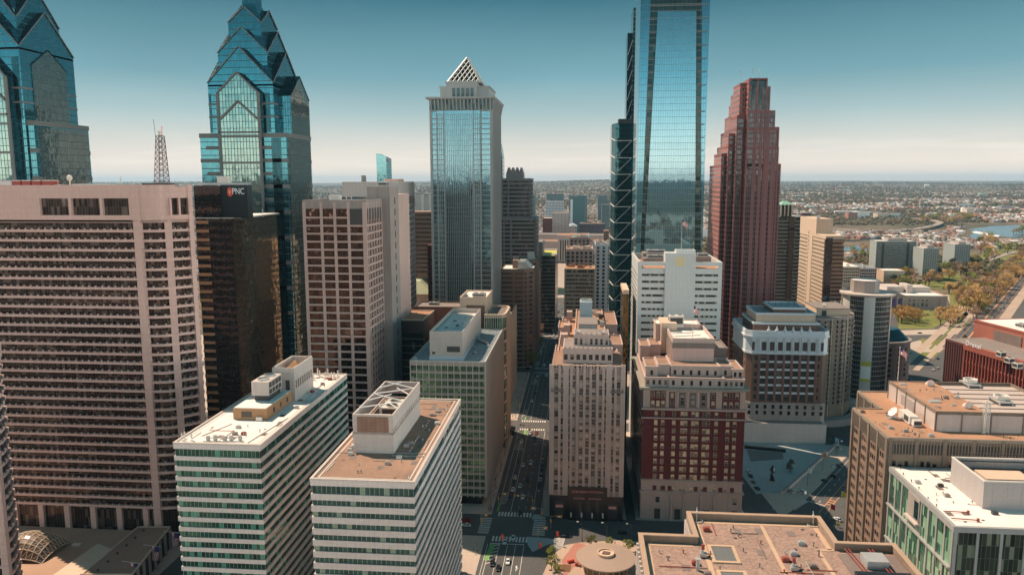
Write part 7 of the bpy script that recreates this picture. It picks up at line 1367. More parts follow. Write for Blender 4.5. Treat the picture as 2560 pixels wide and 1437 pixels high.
CARS = [ # px, py, colour, kind, heading, label
 (1231, 1408, 'black', 'car', PI, 'black car waiting at the near left kerb, rear one of the dark pair'), (1246, 1420, 'black', 'car', PI, 'black car beside the dark pair, nearest to the bottom of the photo'), (1229, 1396, 'grey', 'car', PI, 'dark grey car directly ahead of the black kerbside car'),
 (1270, 1404, 'white', 'car', PI, 'white car in the sunlit middle lane below the crossing'), (1262, 1355, 'silver', 'car', PI, 'pale silver car on the stop line left of centre'), (1283, 1345, 'silver', 'car', PI, 'pale silver car stopped on the near zebra crossing'),
 (1165, 1313, 'silver', 'car', PI/2, 'silver car in the side street under the office block'), (1165, 1302, 'red', 'van', PI/2, 'dark red van in the side street beside the silver car'),
 (1412, 1340, 'black', 'car', -PI/2, 'black car turning in the shade beyond the triangular island'), (1557, 1332, 'black', 'car', -PI/2, 'black car in the shaded cross street before the limestone corner'),
 (1307, 1243, 'white', 'car', PI, 'white car leading the queue, nearest to the far zebra crossing'), (1300, 1284, 'black', 'car', PI, 'black car rolling over the far zebra crossing'), (1276, 1245, 'dark blue', 'car', PI, 'dark blue car in the left lane near the lamp posts'),
 (1282, 1224, 'white', 'car', PI, 'white car beside the striped hatching in the left lane'), (1300, 1215, 'silver', 'car', PI, 'silver car in the middle lane behind the white leader'), (1319, 1200, 'black', 'van', PI, 'black van in the right lane mid block'),
 (1288, 1194, 'silver', 'car', PI, 'silver car in the left lane in the middle of the block'), (1285, 1205, 'black', 'car', PI, 'black car in the left lane just ahead of the mid block silver car'), (1290, 1183, 'dark blue', 'car', PI, 'dark blue car in the left lane behind the mid block silver car'),
 (1308, 1163, 'silver', 'car', PI, 'silver car alone beside the tip of the painted triangle'), (1327, 1158, 'silver', 'van', PI, 'large silver van in the centre lanes'), (1297, 1153, 'black', 'car', PI, 'black car next to the painted triangle'),
 (1347, 1210, 'dark blue', 'car', 0, 'dark blue car parked first along the right kerb'), (1351, 1198, 'silver', 'car', 0, 'silver car parked second along the right kerb'), (1353, 1187, 'black', 'car', 0, 'black car parked third along the right kerb'), (1354, 1173, 'dark blue', 'car', 0, 'dark blue car parked in the middle of the right kerb row'), (1355, 1160, 'dark blue', 'car', 0, 'dark blue car parked second last along the right kerb'), (1360, 1138, 'grey', 'car', 0, 'grey car parked last along the right kerb, apart from the row'),
 (1304, 1104, 'white', 'car', PI, 'white car on the left before the sunlit crossing'), (1338, 1108, 'grey', 'car', PI, 'grey car in the shade edge left of the other, second crossing'), (1349, 1106, 'grey', 'car', PI, 'grey car furthest right before the sunlit crossing'), (1337, 1096, 'dark blue', 'car', PI, 'dark blue car close to the sunlit crossing'), (1326, 1083, 'silver', 'car', PI, 'silver car waiting in sun at the second crossing, left'), (1341, 1083, 'red', 'car', PI, 'reddish car waiting in sun at the second crossing, right'),
 (1330, 1003, 'white', 'car', PI, 'white car alone in the shade beyond the second crossing'), (1338, 985, 'black', 'car', PI, 'black car ahead of a parked line beyond the second crossing'), (1340, 970, 'black', 'car', PI, 'black car second in the line beyond the second crossing'), (1341, 952, 'silver', 'car', PI, 'silver car last in the line beyond the second crossing'),
 (1344, 941, 'white', 'car', PI, 'white car first in the sunlit row at the third crossing'), (1355, 938, 'grey', 'car', PI, 'grey car second in the sunlit row at the third crossing'), (1366, 939, 'white', 'van', PI, 'white van third in the sunlit row at the third crossing'), (1374, 938, 'grey', 'car', PI, 'grey car at the right end of the sunlit row'),
 (1318, 921, 'black', 'car', PI/2, 'black car crossing the third intersection from the left'), (1270, 1020, 'white', 'van', 0.2, 'white van parked against the tan block in the side street, rear'), (1273, 1012, 'white', 'van', 0.2, 'white van parked against the tan block in the side street, front'),
 (2005, 1231, 'white', 'van', .57, 'white van parked beside the sunken plaza wall'), (1979, 1228, 'silver', 'van', .3, 'silver van standing askew at the plaza corner'), (2063, 1203, 'dark blue', 'car', 3.7, 'dark blue car alone on the diagonal parkway'), (2076, 1163, 'white', 'car', .57, 'white car parked beside the flag banners of the parkway'), (2094, 1120, 'silver', 'van', .57, 'pale blue silver van at the upper end of the plaza'), (2099, 1165, 'grey', 'car', 3.7, 'grey car in the middle lane of the diagonal parkway'), (2093, 1298, 'white', 'car', .6, 'white car in the sunlit lay-by under the brown block'), (2085, 1192, 'black', 'car', 3.7, 'black car right of the dark blue one on the parkway'),
 (1882, 1205, 'grey', 'car', .1, 'grey car parked in the shaded street left of the plaza, nearest'), (1876, 1190, 'black', 'car', .1, 'black car parked in the shaded street left of the plaza, middle'), (1872, 1178, 'silver', 'car', .1, 'silver car parked in the shaded street left of the plaza, far'), (1893, 1221, 'black', 'car', .2, 'black car parked at the curve below the plaza'),
 (2299, 833, 'dark blue', 'car', PI/2, 'dark blue car on the road in front of the museum lawn'), (2318, 787, 'black', 'car', PI/2, 'black car on the road behind the circle lawn'), (2327, 777, 'silver', 'car', PI/2, 'silver car parked below the museum windows'), (2381, 777, 'black', 'car', PI/2, 'black car at the right corner of the museum'), (2397, 817, 'grey', 'car', PI/2, 'grey car under the trees of the circle')]
for px, py, colr, kd, an, lab in CARS: x, y = gp(px, py); car(kd, colr, x, y, an, lab, None)
k = 0
for i in range(70):      # far traffic of the boulevard, one alike another at this size
    y = rnd.uniform(650, 1010); x = rnd.choice([-37.6, -31.4, -28, -24.4, -20.8])
    car(rnd.choice(['car', 'car', 'van']), rnd.choice(['white', 'silver', 'grey', 'black']), x+rnd.uniform(-.3, .3), y, PI, 'small car in the far boulevard traffic beyond the third crossing', 'far boulevard traffic')
for i in range(110):
    s = rnd.random(); pth = [(2150, 577), (2290, 572), (2345, 560)] if i % 2 else [(2330, 583), (2400, 575), (2410, 566)]; a, c = (pth[0], pth[1]) if s < .6 else (pth[1], pth[2]); u = rnd.random(); zz_ = 9.0 if i % 2 else 1.0; p = az(a[0]+(c[0]-a[0])*u, a[1]+(c[1]-a[1])*u, zz_)
    o = car('car', rnd.choice(['white', 'silver', 'grey']), p[0]+rnd.uniform(-7, 7), p[1]+rnd.uniform(-6, 6), PI/2+.3, 'tiny car in the expressway traffic by the river', 'expressway traffic'); o.location.z = zz_+.03
for i in range(34):
    s = rnd.uniform(330, 900); p = pk(s, rnd.choice([1.5, 5.5, 7.5, 14, 17.5, 20.5])); o = car('car', rnd.choice(['white', 'silver', 'grey', 'black', 'dark blue']), p[0], p[1], -.566, 'small car on the wide far parkway towards the river', 'far parkway traffic'); o.location.z = .09
for i in range(30):
    u = rnd.random(); a, c = rnd.choice([((2235, 752), (2290, 738)), ((2210, 715), (2262, 712)), ((2290, 735), (2350, 745)), ((2440, 655), (2500, 648))]); p = az(a[0]+(c[0]-a[0])*u, a[1]+(c[1]-a[1])*u+rnd.uniform(-2, 2), .1); o = car('car', rnd.choice(['white', 'silver', 'grey', 'dark blue']), p[0], p[1], rnd.choice([1.4, 1.7]), 'small parked car in the far lots around the museum and apartment slabs', 'cars in the far lots'); o.location.z = .12
# ================================================================== trees
def leafmat(name, c1, c2):
    ma, t, b = newmat(name); g = nd(t, 'ShaderNodeNewGeometry'); oi = nd(t, 'ShaderNodeObjectInfo'); r = math_(t, 'FRACT', math_(t, 'ADD', g.outputs['Random Per Island'], oi.outputs['Random']))
    lk(t, mixc(t, r, c1, c2), b.inputs['Base Color']); b.inputs['Roughness'].default_value = .7; return ma
LM = {'orange': leafmat('orange_twigs', (.42, .235, .07), (.54, .33, .11)), 'green': leafmat('spring_green', (.14, .17, .02), (.26, .26, .04)), 'dark': leafmat('evergreen', (.035, .055, .03), (.07, .085, .035)), 'mauve': leafmat('mauve_twigs', (.26, .15, .09), (.34, .21, .12))}
BARK = plain('bark', (.10, .065, .045), .9)
def tree_mesh(kind, seed, nq):
    r = random.Random(seed); tb = MB(); cb = MB()
    hh = 1.0
    tb.tube((0, 0, 0), (r.uniform(-.02, .02), 0, .42), .028, .018, 7)
    cl = []
    for k in range(9):
        a = k*2.4+r.random(); rad = r.uniform(.15, .36); z = r.uniform(.42, .86) if kind != 'dark' else r.uniform(.2, .9)
        if kind == 'dark': rad = .28*(1-z)+.04
        e = (rad*math.cos(a), rad*math.sin(a), z); tb.tube((0, 0, r.uniform(.25, .42)), e, .013, .004, 5); cl.append((e, r.uniform(.10, .19)))
    cl.append(((0, 0, .86), .14))
    for q in range(nq):
        c, rr_ = r.choice(cl); v = Vector((r.gauss(0, 1), r.gauss(0, 1), r.gauss(0, .8))).normalized()*rr_*r.random()**.4; p = Vector(c)+v
        s = r.uniform(.018, .042) if kind in ('green', 'dark') else r.uniform(.012, .032); e1 = Vector((r.gauss(0, 1), r.gauss(0, 1), r.gauss(0, 1))).normalized(); e2 = e1.orthogonal().normalized(); cb.face([p-e1*s-e2*s*.6, p+e1*s-e2*s*.6, p+e1*s*.8+e2*s*.6, p-e1*s*.8+e2*s*.6])
    return mk(tb, 'trunk', BARK), mk(cb, 'crown', LM[kind])
TP = {k: [tree_mesh(k, i*7+len(k), 620) for i in range(3)] for k in LM}
def tree(kind, x, y, h, label, grp, z=0, wd=1.0):
    tr, cr_ = rnd.choice(TP[kind]); o = thing('tree', label, 'tree', (x, y, z), grp); s = h*rnd.uniform(.9, 1.1)
    for nm, me in (('trunk', tr), ('crown', cr_)): q = bpy.data.objects.new(nm, me); COL.objects.link(q); q.parent = o; q.scale = (s*wd, s*wd, s)
    o.rotation_euler = (0, 0, rnd.random()*6.28); return o
for px, py, h, lab in ((1379, 1396, 6.5, 'small green tree left of the pavilion, the taller of the two by the kerb'), (1379, 1422, 5.5, 'small green tree left of the pavilion, the lower one at the planting bed'), (1478, 1367, 6, 'small green tree behind the saucer roof, leftmost of its row'), (1524, 1368, 5.5, 'small green tree behind the saucer roof, in the middle of its row'), (1571, 1380, 6, 'small green tree behind the saucer roof beside the pebble roofed building'), (1392, 1432, 4.5, 'low green bush at the bottom edge next to the planting bed')):
    x, y = az(px, py, 0)[:2]; tree('green', x, y, h, lab, None, 0, 1.05)
for px, py, h, kd, lab in ((1332, 915, 15, 'green', 'large olive tree on the left sidewalk between the second and third crossing'), (1345, 868, 13, 'green', 'olive tree on the left sidewalk just before the third crossing'), (1362, 820, 14, 'mauve', 'brownish tree on the left sidewalk beyond the third crossing'), (1352, 835, 11, 'mauve', 'smaller brownish tree beside the terracotta slab'), (1507, 735, 16, 'green', 'bright green tree in the gap right of the beige slab'), (1976, 1180, 8, 'dark', 'dark evergreen standing in the sunken plaza'), (2078, 1112, 7, 'dark', 'dark shrub at the upper tip of the sunken plaza'), (2094, 1318, 3, 'green', 'green shrub bed under the brown block')):
    x, y = az(px, py, 0)[:2]; tree(kd, x, y, h, lab, None)
def treebelt(n, poly, kinds, h0, h1, lab, grp):
    for i in range(n):
        u, v = rnd.random(), rnd.random(); a = [poly[0][k]+(poly[1][k]-poly[0][k])*u for k in (0, 1)]; c = [poly[3][k]+(poly[2][k]-poly[3][k])*u for k in (0, 1)]; px, py = a[0]+(c[0]-a[0])*v, a[1]+(c[1]-a[1])*v; p = az(px, py, 0); tree(rnd.choice(kinds), p[0], p[1], rnd.uniform(h0, h1), lab, grp, 0, 1.15)
O_ = ['orange', 'orange', 'orange', 'mauve', 'mauve', 'green']
treebelt(16, ((2235, 795), (2300, 790), (2310, 812), (2240, 815)), ['orange'], 14, 18, 'orange leafed spring tree on the circle lawn before the museum', 'trees on the circle lawn')
treebelt(10, ((2330, 795), (2400, 790), (2405, 815), (2345, 820)), ['orange'], 14, 18, 'orange leafed spring tree right of the circle lawn', 'trees right of the circle')
treebelt(105, ((2390, 765), (2560, 640), (2570, 690), (2440, 800)), O_, 15, 22, 'orange brown tree lining the left side of the wide parkway', 'trees lining the parkway')
treebelt(26, ((2360, 730), (2440, 690), (2470, 740), (2400, 760)), O_, 14, 20, 'orange brown tree on the lawn right of the museum', 'trees right of the museum')
treebelt(60, ((2220, 690), (2440, 640), (2450, 690), (2230, 735)), ['orange', 'mauve', 'green', 'dark'], 13, 22, 'spring tree around the three apartment slabs', 'trees around the apartment slabs')
treebelt(40, ((2440, 600), (2570, 575), (2570, 650), (2460, 660)), ['orange', 'green', 'mauve'], 14, 24, 'spring tree on the park slope below the river', 'trees below the river')
treebelt(24, ((2050, 640), (2230, 612), (2240, 630), (2100, 668)), ['green', 'orange', 'mauve'], 12, 20, 'tree on the near river bank', 'trees on the river bank')
treebelt(40, ((2300, 545), (2440, 540), (2420, 560), (2300, 560)), ['orange', 'green', 'mauve'], 18, 28, 'tree on the hill above the expressway bend', 'trees above the expressway')
# woods farther out, a mass
def woods(n, fn, seed, name, label, scl=(8, 16)):
    r = random.Random(seed); V, Fc = [], []; g = (1+5**.5)/2
    ico = [Vector(v) for v in ((1, 0, 0), (0, 1, 0), (-1, 0, 0), (0, -1, 0), (0, 0, 1), (0, 0, -1))]
    ifc = [(0, 1, 4), (1, 2, 4), (2, 3, 4), (3, 0, 4), (1, 0, 5), (2, 1, 5), (3, 2, 5), (0, 3, 5)]
    for i in range(n):
        p = fn(r)
        if p is None: continue
        x, y = p; s = r.uniform(*scl); b0 = len(V); z = hills(x, y)
        if math.hypot(x, y) > 5000: s *= 1.7
        for v in ico: k = s*r.uniform(.7, 1.35); V.append((x+v.x*k, y+v.y*k, z+s*.5+v.z*k*.75))
        Fc += [tuple(b0+j for j in f) for f in ifc]
    me = bpy.data.meshes.new(name); me.from_pydata(V, [], Fc); ma, t, b = newmat(name+'_leaves'); tco = nd(t, 'ShaderNodeTexCoord'); gg = nd(t, 'ShaderNodeNewGeometry'); nz = noise(t, tco.outputs['Object'], .0016, 4)
    rp_ = nd(t, 'ShaderNodeValToRGB'); stops(rp_.color_ramp, [(.3, (.075, .052, .032)), (.46, (.125, .070, .032)), (.56, (.075, .065, .022)), (.7, (.040, .052, .022))]); lk(t, math_(t, 'ADD', math_(t, 'MULTIPLY', nz.outputs[0], .75), math_(t, 'MULTIPLY', gg.outputs['Random Per Island'], .28)), rp_.inputs[0]); lk(t, rp_.outputs[0], b.inputs['Base Color']); b.inputs['Roughness'].default_value = .9
    me.materials.append(ma); o = bpy.data.objects.new(name, me); COL.objects.link(o); tag(o, label, 'woodland', None, 'stuff')
from mathutils import noise as mn
def clus(x, y, s): return mn.noise(Vector((x/s, y/s, 3.7)))
def inriver(x, y):
    px, py = scr(x, y); return (2405 < px < 2700 and 557 < py < 602) or (2040 < px < 2240 and 598 < py < 640) or (2060 < px < 2370 and 548 < py < 590 and abs(py-572) < 9)
def fwood(r):
    a = R_(r.uniform(-52, 50)); d = 1500*math.exp(r.random()**.85*2.35); x, y = d*math.sin(a), d*math.cos(a)
    th = -.02 if d < 5200 else -.3
    if a > R_(17) and d < 6500: th = -.12
    if clus(x, y, 520) < th or (inriver(x, y)): return None
    return x, y
woods(46000, fwood, 5, 'far_woods', 'mixed spring woods covering the far hills and river banks', (4.5, 9))
# far houses
HM = [plain('house_white', (.78, .74, .70), .8), plain('house_brick', (.34, .16, .115), .85), plain('house_tan', (.58, .45, .36), .85), plain('house_grey', (.30, .29, .29), .85), plain('house_roof', (.30, .25, .24), .9)]
hb = []
r = random.Random(11)
for i in range(60000):
    a = R_(r.uniform(-50, 46)); d = 1350*math.exp(r.random()*1.9); x, y = d*math.sin(a), d*math.cos(a)
    if clus(x, y, 520) > (.22 if d < 4200 else .0) or inriver(x, y) or (x > 380 and d < 2100 and a > R_(19)): continue
    if abs(x+25) < 60 and y < 1800: continue
    hb.append((d, x, y, r.uniform(5, 11), r.uniform(8, 22), r.uniform(5, 10), r.choice([0, 0, 1, 1, 1, 2, 2, 3])))
for i in range(420):
    a = R_(r.uniform(-46, 40)); d = 1700*math.exp(r.random()*1.5); x, y = d*math.sin(a), d*math.cos(a)
    if not inriver(x, y) and clus(x, y, 900) < .15 and not (abs(x+25) < 90 and y < 2000) and not (x > 380 and d < 2600): hb.append((d, x, y, r.uniform(24, 70), r.uniform(18, 40), r.choice([9, 12, 14, 18, 26]), r.choice([0, 1, 1, 2, 2, 3])))
hb.sort()
def hbox(b, x, y, lx, ly, h, mi):
    z = hills(x, y); c, s = math.cos(.16), math.sin(.16); P = [(x+c*u-s*v, y+s*u+c*v) for u, v in ((-lx/2, -ly/2), (lx/2, -ly/2), (lx/2, ly/2), (-lx/2, ly/2))]
    b.cm = mi; b.prism(P, z-1, z+h, False); b.cm = 4 if mi != 0 or (int(x) % 3) else 0; b.face([(px, py, z+h) for px, py in P])
HPX = [((1995, 530), (2290, 566)), ((1335, 515), (1365, 575)), ((785, 462), (850, 498))]
near = []
for (d, x, y, lx, ly, h, mi) in hb:
    v = Vector((x, y, h))-O; wv = v.dot(fw); px, py = CX+F*v.dot(rt)/wv, CY-F*v.dot(up)/wv
    if len(near) < 300 and any(a[0] < px < c[0] and a[1] < py < c[1] for a, c in HPX): near.append((d, x, y, lx, ly, h, mi))
ns = set(near); b = MB()
for q in hb:
    if q not in ns: hbox(b, *q[1:])
o = b.build('far_houses', HM); tag(o, 'mass of low houses spread over the far plain', 'houses', None, 'stuff')
for (d, x, y, lx, ly, h, mi) in near:
    b = MB(); hbox(b, x, y, lx, ly, h, mi); o = b.build('house', HM); tag(o, 'small low house among the rows of the far district', 'house', 'houses of the far district')
# ================================================================== mid and far buildings
def block(label, px0, px1, py, Y, dep, mat, wm=None, cat='building', cols=0, pitch=4.0, ww=2.4, hh=2.0, roof='roof_tan', band=None, plant=0, z0=0, side=True):
    x0, x1 = X_(px0, py, Y), X_(px1, py, Y); z = zz((px0+px1)/2, py, Y); t = thing('building', label, cat, ((x0+x1)/2, Y+dep/2, z0)); P = rect(x0, x1, Y, Y+dep)
    MB().prism(P, z0, z).build('wall', M[mat] if isinstance(mat, str) else mat, t); roofpl(t, P, z+.3, M[roof], .6); parapet(t, P, z, z+1, M[mat] if isinstance(mat, str) else mat, .15, .6)
    if wm:
        rw = [z-pitch*(k+.9) for k in range(int((z-z0)/pitch)-1)]; windows(t, M[wm], P[0], P[1], spread(cols or int((x1-x0)/(ww*1.8)), x1-x0), rw, ww, hh)
        if side: s_ = P[3] if x0 > 0 else P[1]; e_ = P[0] if x0 > 0 else P[2]; windows(t, M[wm], s_, e_, spread(int(dep/(ww*1.8)), dep), rw, ww, hh)
    if band: slabs(t, P, [z-pitch*k-1.9 for k in range(1, int((z-z0)/pitch))], 1.7, .15, M[band])
    for k in range(plant): b = MB(); x = rnd.uniform(x0+1, x1-6); y = rnd.uniform(Y+2, Y+dep-5); b.box(x, x+rnd.uniform(2, 6), y, y+rnd.uniform(2, 5), z, z+rnd.uniform(1.5, 4)); b.build('roof_plant', M['conc'], t)
    return t, P, z
M['far_teal'] = surf('far_teal_glass', (.07, .15, .16), .3, .1, .02, .05, (4, 4, .5, .5), metal=.3)
M['far_dkbrick'] = surf('dark_violet_brick', (.12, .09, .11), .8, .1, .03, .05)
block('dark teal slab block in the far university district', 1367, 1409, 486, 2500, 40, 'far_teal', None, band='dk_band', plant=2)
block('white gridded hotel block in front of the dark teal slab', 1364, 1408, 504, 2250, 40, 'white_terra', 'w_dark', cols=12, pitch=4.6, ww=2.8, hh=2.4, plant=4)
block('grey gridded annex block with tall columns of windows beyond the station', 1381, 1423, 533, 1950, 50, 'conc', 'w_dark', cols=12, pitch=5, ww=2.2, hh=3)
t, P, z = block('teal glass tower with a white edge in the far university district', 1432, 1461, 492, 2150, 40, 'far_teal', None, band='far_teal', plant=1); b = MB(); x0 = X_(1426, 500, 2149); b.box(x0, P[0][0], 2149, 2180, 0, zz(1430, 500, 2149)); b.build('white_edge_wall', M['white_terra'], t)
block('wide dark slab behind the teal tower with a white edge', 1423, 1468, 490, 2900, 40, 'far_teal', None, band='dk_band')
block('broad bluish slab right of the teal tower', 1495, 1519, 490, 3000, 40, 'far_teal', None, band='stonegrey')
block('low bluish glass block beside the braced tower in the distance', 1505, 1532, 512, 2400, 60, 'far_teal', None, band='stonegrey')
block('long dark violet brick block behind the station', 1448, 1513, 560, 1900, 40, 'far_dkbrick', 'w_dark', cols=24, pitch=4.2, ww=1.8, hh=2.2, plant=3)
block('red brick block left of the grey gridded annex', 1357, 1381, 546, 2000, 50, 'brick_red', 'w_dark', cols=7, pitch=4.2, ww=2.6, hh=2.0, roof='roof_white')
block('pair block of pale lilac towers in the haze left of the silver skyscraper', 1038, 1053, 484, 2600, 40, 'stonegrey', None, band='conc')
block('pale lilac tower in the haze touching the silver skyscraper', 1057, 1072, 487, 2700, 40, 'stonegrey', None, band='conc')
block('dark far block on the plain beside the banded stepped tower', 1333, 1338, 490, 2400, 40, 'far_teal')
t, P, z = block('small pedimented stone hall between annex and dark brick block', 1423, 1442, 566, 1880, 40, 'stone', 'w_dark', cols=4, pitch=7, ww=2, hh=5); b = MB(); xm = (P[0][0]+P[1][0])/2; b.face([(P[0][0]-1, 1879, z), (P[1][0]+1, 1879, z), (xm, 1879, z+6)]); b.face([(P[1][0]+1, 1879, z), (P[1][0]+1, 1920, z), (xm, 1920, z+6), (xm, 1879, z+6)]); b.face([(P[0][0]-1, 1920, z), (P[0][0]-1, 1879, z), (xm, 1879, z+6), (xm, 1920, z+6)]); b.build('pediment_roof', M['white_terra'], t)
# railway station
Yb = 1500; t = thing('railway_station', 'long low stone railway station with tall columned portico', 'station', (X_(1420, 620, Yb), Yb+40, 0))
def stb(px0, px1, py, Y, dep, rm): P = rect(X_(px0, py, Y), X_(px1, py, Y), Y, Y+dep); z = zz((px0+px1)/2, py, Y); MB().prism(P, 0, z).build('wing', M['stone'], t); parapet(t, P, z, z+1.5, M['stone'], .8, .8, 'cornice'); roofpl(t, P, z+.3, M[rm], .8); return P, z
P, z = stb(1394, 1472, 590, Yb, 70, 'roof_orange'); b = MB()
for k in range(6): x = P[0][0]+4+k*4.6; b.tube((x, Yb-1.2, 0), (x, Yb-1.2, z-7), 1.1, n=10)
b.build('portico_columns', M['stone'], t); windows(t, M['w_dark'], P[0], P[1], [6.3+k*4.6 for k in range(5)]+[46+k*6 for k in range(3)], [6], 3.0, z-14)
P, z = stb(1341, 1394, 605, Yb+10, 70, 'roof_tan'); windows(t, M['w_dark'], P[0], P[1], spread(9, elen(P, 0)), [5], 3.2, 12); P, z = stb(1472, 1512, 605, Yb+10, 70, 'roof_tan'); windows(t, M['w_dark'], P[0], P[1], spread(7, elen(P, 0)), [5], 3.2, 12)
stb(1345, 1394, 588, Yb+110, 60, 'roof_grey'); stb(1450, 1512, 590, Yb+110, 60, 'rust' if False else 'roof_grey')
block('brown square tower block beside the braced tower near the station', 1510, 1524, 578, 1400, 40, 'brick_brown', 'w_dark', cols=3, pitch=5)
# slanted glass tower
t = thing('office_tower', 'slanted teal glass tower with pink lettering rising over the white tower crown', 'office tower', (X_(960, 420, 1500), 1520, 0)); Yb = 1500
xa, xb, xc = X_(941, 420, Yb), X_(966, 420, Yb), X_(979, 420, Yb+20); z0, z1 = zz(941, 384, Yb), zz(966, 391, Yb); z2 = zz(979, 397, Yb+20); b = MB()
b.face([(xa+3, Yb, 0), (xb, Yb, 0), (xb, Yb, z1), (xa, Yb, z0)], [(0, 0), (40, 0), (40, z1), (0, z0)]); b.face([(xb, Yb, 0), (xc, Yb+20, 0), (xc, Yb+20, z2), (xb, Yb, z1)], [(0, 0), (24, 0), (24, z2), (0, z1)]); b.face([(xc, Yb+20, 0), (xa+3, Yb+40, 0), (xa, Yb+40, z0), (xc, Yb+20, z2)]); b.face([(xa+3, Yb+40, 0), (xa+3, Yb, 0), (xa, Yb, z0), (xa, Yb+40, z0)]); b.face([(xa, Yb, z0), (xb, Yb, z1), (xc, Yb+20, z2), (xa, Yb+40, z0)]); b.build('curtain_wall', glass('cira_glass', (.22, .55, .60), 3, 5, .15, .25, (.2, .4, .42), .85, .05, .006, .06), t)
p = ay(970, 401, Yb+4); text('FMC', 7, (p[0], p[1]-1.5, p[2]), (xc-xb, 20), plain('sign_magenta', (.5, .05, .2), .5), t, 'sign_lettering', .2)
# three apartment slabs, museum, courthouse
M['slabw'] = surf('apartment_panel', (.27, .285, .27), .8, .08, .03, .06)
for lab, a, c, py, Y, dep in (('widest of the three apartment slabs by the park, gridded with balconies', 2192, 2291, 604, 1330, 30), ('middle and slimmest apartment slab by the park', 2310, 2348, 622, 1280, 40), ('apartment slab nearest to the river lake', 2388, 2427, 612, 1470, 45)):
    t, P, z = block(lab, a, c, py, Y, dep, 'slabw', 'w_dark', 'apartment block', int((c-a)/5), 3.6, 3.6 if c-a > 60 else 1.9, 1.4, 'roof_white', side=False)
    b = MB(); xm = (P[0][0]+P[1][0])/2; l = (P[1][0]-P[0][0])*.3; b.box(xm-l*.6, xm+l, Y+6, Y+dep-6, z, z+5); b.build('penthouse', M['conc_dirty'], t)
    for u in (.17, .80) if c-a > 60 else (): b = MB(); x = P[0][0]+(P[1][0]-P[0][0])*u; b.box(x-2, x+2, Y-.15, Y+.3, 2, z-2); b.build('balcony_column', M['dark'], t)
block('cream coloured ornate courthouse block with stepped wings in sun', 2106, 2150, 668, 1180, 90, 'conc_tan', 'w_dark', 'courthouse', 9, 4.6, 2.0, 2.6, 'roof_white', plant=3)
block('dark shaded rear wing of the cream coloured ornate block', 2150, 2192, 672, 1200, 70, 'stone', 'w_dark', 'courthouse', 8, 4.6, 2.2, 2.6, 'roof_wet', plant=2)
block('low white canopy building before the widest apartment slab', 2210, 2262, 678, 1210, 30, 'conc_tan', None, roof='roof_white')
a0, a1 = az(2222, 776, 0), az(2366, 774, 0); t = thing('museum', 'long classical limestone museum with purple banners facing the lawn circle', 'museum', ((a0[0]+a1[0])/2, 1010, 0)); Y = 985; P = rect(X_(2222, 760, Y), X_(2366, 760, Y), Y, Y+75); z = zz(2300, 741, Y); L = elen(P, 0)
MB().prism(P, 0, z).build('wall', M['stone'], t); parapet(t, P, z-.5, z+1.2, M['stone'], 1.0, 1.0, 'cornice'); roofpl(t, P, z+.2, M['roof_white'], 1); windows(t, M['w_stone'], P[0], P[1], [L*.36+k*5.2 for k in range(5)]+[L*.88], [3.5], 2.4, 4.4); windows(t, M['w_stone'], P[0], P[1], [L*.36+k*5.2 for k in range(5)]+[L*.88], [z*.62], 2.0, 2.0)
for k in range(3): b = MB(); x = P[0][0]+2+k*7; b.tube((x, Y-1, 0), (x, Y-1, z-1), 1, n=10); b.build('column', M['stone'], t)
for k in range(2): b = MB(); x = P[0][0]+3.7+k*7; b.box(x, x+3.6, Y-.6, Y-.3, 3, z-3); b.build('banner', plain('purple_banner', (.16, .08, .30), .8) if k == 0 else bpy.data.materials['purple_banner'], t)
b = MB(); b.face([(P[0][0]-4, Y-1.5, z), (P[0][0]+22, Y-1.5, z), (P[0][0]+9, Y-1.5, z+5)]); b.face([(P[0][0]+22, Y-1.5, z), (P[0][0]+22, Y+40, z), (P[0][0]+9, Y+40, z+5), (P[0][0]+9, Y-1.5, z+5)]); b.build('pediment', M['conc_dirty'], t)
for (x0, x1, y0, y1, h) in ((.12, .42, 30, 60, 8), (.45, .55, 26, 50, 11), (.60, .92, 34, 62, 7)): b = MB(); b.box(P[0][0]+L*x0, P[0][0]+L*x1, Y+y0, Y+y1, z, z+h); b.build('roof_hall', M['conc'], t)
